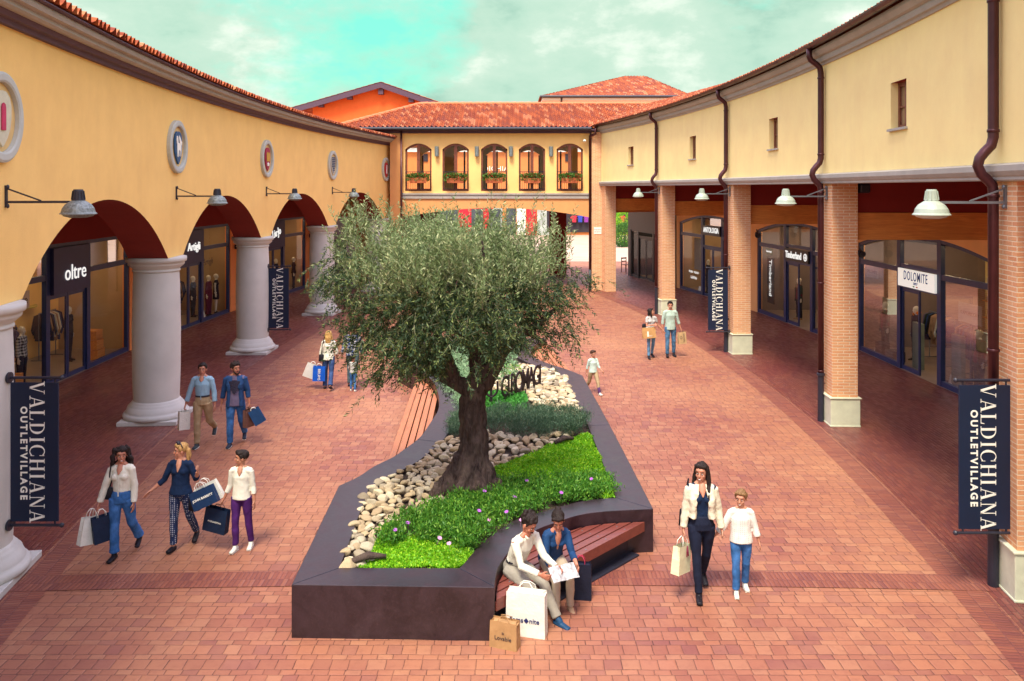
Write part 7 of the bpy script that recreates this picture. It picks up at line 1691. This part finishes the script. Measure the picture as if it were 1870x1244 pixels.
# clothes rails
def garment(i):
    r_ = random.Random(i); q = MB(); w_ = .21
    q.poly([(0, -w_, -.75), (0, w_, -.75), (0, w_ * .9, -.35), (0, w_ * 1.25, -.6), (0, w_ * 1.45, -.5), (0, w_, -.06), (0, .06, 0), (0, -.06, 0), (0, -w_, -.06), (0, -w_ * 1.45, -.5), (0, -w_ * 1.25, -.6), (0, -w_ * .9, -.35)], (.035, 0, 0)); return q
gm = [mdark, mmar, nav, greyt, beige, wcot, jeand, mcoat]; gp_m = []
def rail(key, x, y, w_, label, seed):
    t = thing('clothes_rail', label, 'clothes rail', bay_at(key, x, y), bay_rz(key), 'clothes rails inside the shops'); q = MB()
    for s_ in (-1, 1): q.tube([(s_ * w_ / 2, 0, 0), (s_ * w_ / 2, 0, 1.35)], .014, 6); q.bar((s_ * w_ / 2, -.22, .02), (s_ * w_ / 2, .22, .02), .03)
    q.tube([(-w_ / 2, 0, 1.35), (w_ / 2, 0, 1.35)], .014, 6); q.build('rail_frame', M['steel'], t)
    r_ = random.Random(seed); n_ = int(w_ / .09)
    for i in range(n_):
        g_ = garment(i).build('garment', r_.choice(gm), t, loc=(-w_ / 2 + .06 + i * .088, 0, 1.32)); g_.rotation_euler = (0, 0, r_.uniform(-.12, .12)); g_.scale = (1, .9, r_.uniform(.8, 1.15))
rail('L1', 3.2, 1.4, 1.3, 'clothes rail behind the left window of the nearest left shop', 1); rail('L1', 6.3, 1.9, .9, 'clothes rail deep inside the doorway of the nearest left shop', 2)
rail('L2', 6.0, 1.7, 1.2, 'clothes rail inside the second left shop', 3); rail('R2', 2.1, 1.6, 1.3, 'clothes rail behind the doorway under the white sign', 4); rail('R2', 4.2, 1.3, 1.2, 'clothes rail in the window right of the white sign', 5)
rail('R3', 4.3, 2.0, 1.3, 'clothes rail inside the second right shop', 6); rail('L3', 2.0, 1.8, 1.2, 'clothes rail inside the third left shop', 7); rail('R4', 4.0, 2.0, 1.3, 'clothes rail inside the far right shop', 8)
rail('L0', 5.4, 1.8, 1.3, 'clothes rail inside the shop behind the nearest column', 9); rail('K', 2.0, 1.4, 1.2, 'clothes rail inside the black glazed pavilion', 10)
def plinth(key, x, y, w_, d_, h_, m_, label, cat='plinth', name='display_plinth', z=0):
    t = thing(name, label, cat, bay_at(key, x, y, z), bay_rz(key)); q = MB(); q.box(-w_ / 2, w_ / 2, -d_ / 2, d_ / 2, 0.012, h_); q.build('block', m_, t, bevel=.01); return t
gp = mat('grey_green_board', (.20, .25, .20), .6, .1, 4)
plinth('R2', 2.95, .5, .42, .12, 1.25, gp, 'tall grey green panel in the doorway under the white sign', 'panel', 'display_board')
plinth('R2', 5.05, .4, .42, .12, 1.3, gp, 'tall grey panel in the window right of the white sign', 'panel', 'display_board')
plinth('R2', 1.3, .3, .4, .25, .42, M['dark'], 'low dark display block in front of the parka mannequin'); plinth('R2', 1.95, .35, .5, .35, .3, M['black'], 'black travel case on the window floor left of the doorway', 'case', 'travel_case')
wd = M['beamwood']; plinth('L1', 6.15, .5, .45, .4, .30, wd, 'lowest wooden crate in the right window of the nearest left shop', 'crate', 'wooden_crate'); plinth('L1', 6.1, .5, .42, .38, .28, wd, 'middle wooden crate of the stack in the nearest left shop window', 'crate', 'wooden_crate', .30); plinth('L1', 6.12, .52, .40, .36, .26, wd, 'topmost wooden crate of the stack in the nearest left shop window', 'crate', 'wooden_crate', .58)
plinth('L1', 2.0, .5, .45, .4, .5, wd, 'wooden crate at the left end of the nearest left shop window', 'crate', 'wooden_crate')
t = thing('pampas_bundle', 'bundle of dried orange stems on the wooden crate at the left window end', 'dried plants', bay_at('L1', 2.0, .5, .5), 0); q = MB(); r_ = random.Random(4)
for i in range(26): q.tube([(0, 0, .0), (r_.gauss(0, .09), r_.gauss(0, .09), .38 + r_.uniform(-.05, .1))], [.008, .014], 5)
q.build('stems', mat('dried_stems', (.45, .18, .06), .8, .3, 10), t)
for key, x, lab in (('L1', 6.3, 'white price card on the floor of the nearest left shop window'), ('L2', 5.75, 'white price card in the second left shop window'), ('R2', .85, 'white price card at the left end of the window under the small grey sign'), ('R2', 4.85, 'white price card just right of the doorway under the white sign'), ('R4', 1.9, 'white price card on the floor of the far right shop window'), ('L3', 5.9, 'small violet picture card in the third left shop window')):
    t = thing('price_card', lab, 'card', bay_at(key, x, .32, .012), bay_rz(key) + .2); q = MB(); q.poly([(-.09, 0, 0), (.09, 0, 0), (.09, .07, .27), (-.09, .07, .27)], (0, .012, 0)); q.build('card', M['white'] if key != 'L3' else M['petal_violet'], t)
# shelves and pictures on rear walls
def shelf(key, x, w_, label, seed):
    t = thing('wall_shelf', label, 'shelf', bay_at(key, x, 4.0), bay_rz(key), 'shelves inside the shops'); q = MB(); r_ = random.Random(seed)
    for z in (.5, 1.0, 1.5, 2.0): q.box(-w_ / 2, w_ / 2, -.3, .18, z, z + .03)
    q.build('boards', wd, t)
    for z in (.53, 1.03, 1.53, 2.03):
        x_ = -w_ / 2 + .12
        while x_ < w_ / 2 - .1:
            ww = r_.uniform(.12, .26); b = MB(); b.box(-ww / 2, ww / 2, -.14, .12, 0, r_.uniform(.1, .3)); b.build('folded_clothes', r_.choice(gm), t, loc=(x_ + ww / 2 - .06, -.05, z)); x_ += ww + r_.uniform(.03, .15)
for key, sd in (('L1', 1), ('L2', 2), ('L3', 3), ('R2', 4), ('R3', 5), ('R4', 6)):
    shelf(key, 1.5, 2.0, 'wooden shelf of folded clothes at the left rear of shop ' + {'L1': 'oltre', 'L2': 'with the wine dress', 'L3': 'behind the small banner', 'R2': 'under the white sign', 'R3': 'with the black sign', 'R4': 'farthest on the right'}[key], sd)
    shelf(key, 5.6, 2.0, 'wooden shelf of folded clothes at the right rear of shop ' + {'L1': 'nearest on the left', 'L2': 'with the wine dress', 'L3': 'behind the small banner', 'R2': 'under the white sign', 'R3': 'with the black sign', 'R4': 'farthest on the right'}[key], sd + 10)
b = NB('city_picture_print'); v = b.n('ShaderNodeTexVoronoi'); b.l(b.co(), v.inputs['Vector']); v.inputs['Scale'].default_value = 9
city = b.fin(b.mix(v.outputs['Distance'], (.5, .30, .42), (.04, .03, .08)), .6)
for key, x, y in (('R3', 2.6, 1.9), ('R3', 4.0, 3.2)):
    t = thing('picture_panel', 'large city picture panel %s in the second right shop' % ('near the window' if y < 2 else 'behind the doorway'), 'picture', bay_at(key, x, y), bay_rz(key)); q = MB(); q.box(-.75, .75, 0, .04, .5, 2.7); q.build('print', city, t)
t = thing('yellow_table', 'pale yellow round table with hats inside the doorway of the nearest left shop', 'table', bay_at('L1', 6.0, 2.7), 0); q = MB(); q.lathe([(0, 1.5), (.6, 1.5), (.6, 1.54), (0, 1.54)], n=20); q.build('tabletop', mat('yellow_top', (.6, .5, .08), .5), t); q = MB(); q.tube([(0, 0, 0), (0, 0, 1.5)], .05, 8); q.build('leg', M['steel'], t)
t = thing('cafe_chair', 'dark wooden chair standing by the black glazed pavilion', 'chair', tuple(G(1143, 497)), .6); q = MB(); q.box(-.2, .2, -.2, .2, .42, .45); q.build('seat', M['woodframe'], t)
for a, b_ in ((-.18, -.18), (.18, -.18), (-.18, .18), (.18, .18)): q = MB(); q.bar((a, b_, 0), (a, b_, .42 if b_ < 0 else .85), .035); q.build('leg', M['woodframe'], t)
q = MB(); q.bar((-.18, .18, .8), (.18, .18, .8), .02, .08); q.bar((-.18, .18, .62), (.18, .18, .62), .02, .06); q.build('backrest', M['woodframe'], t)
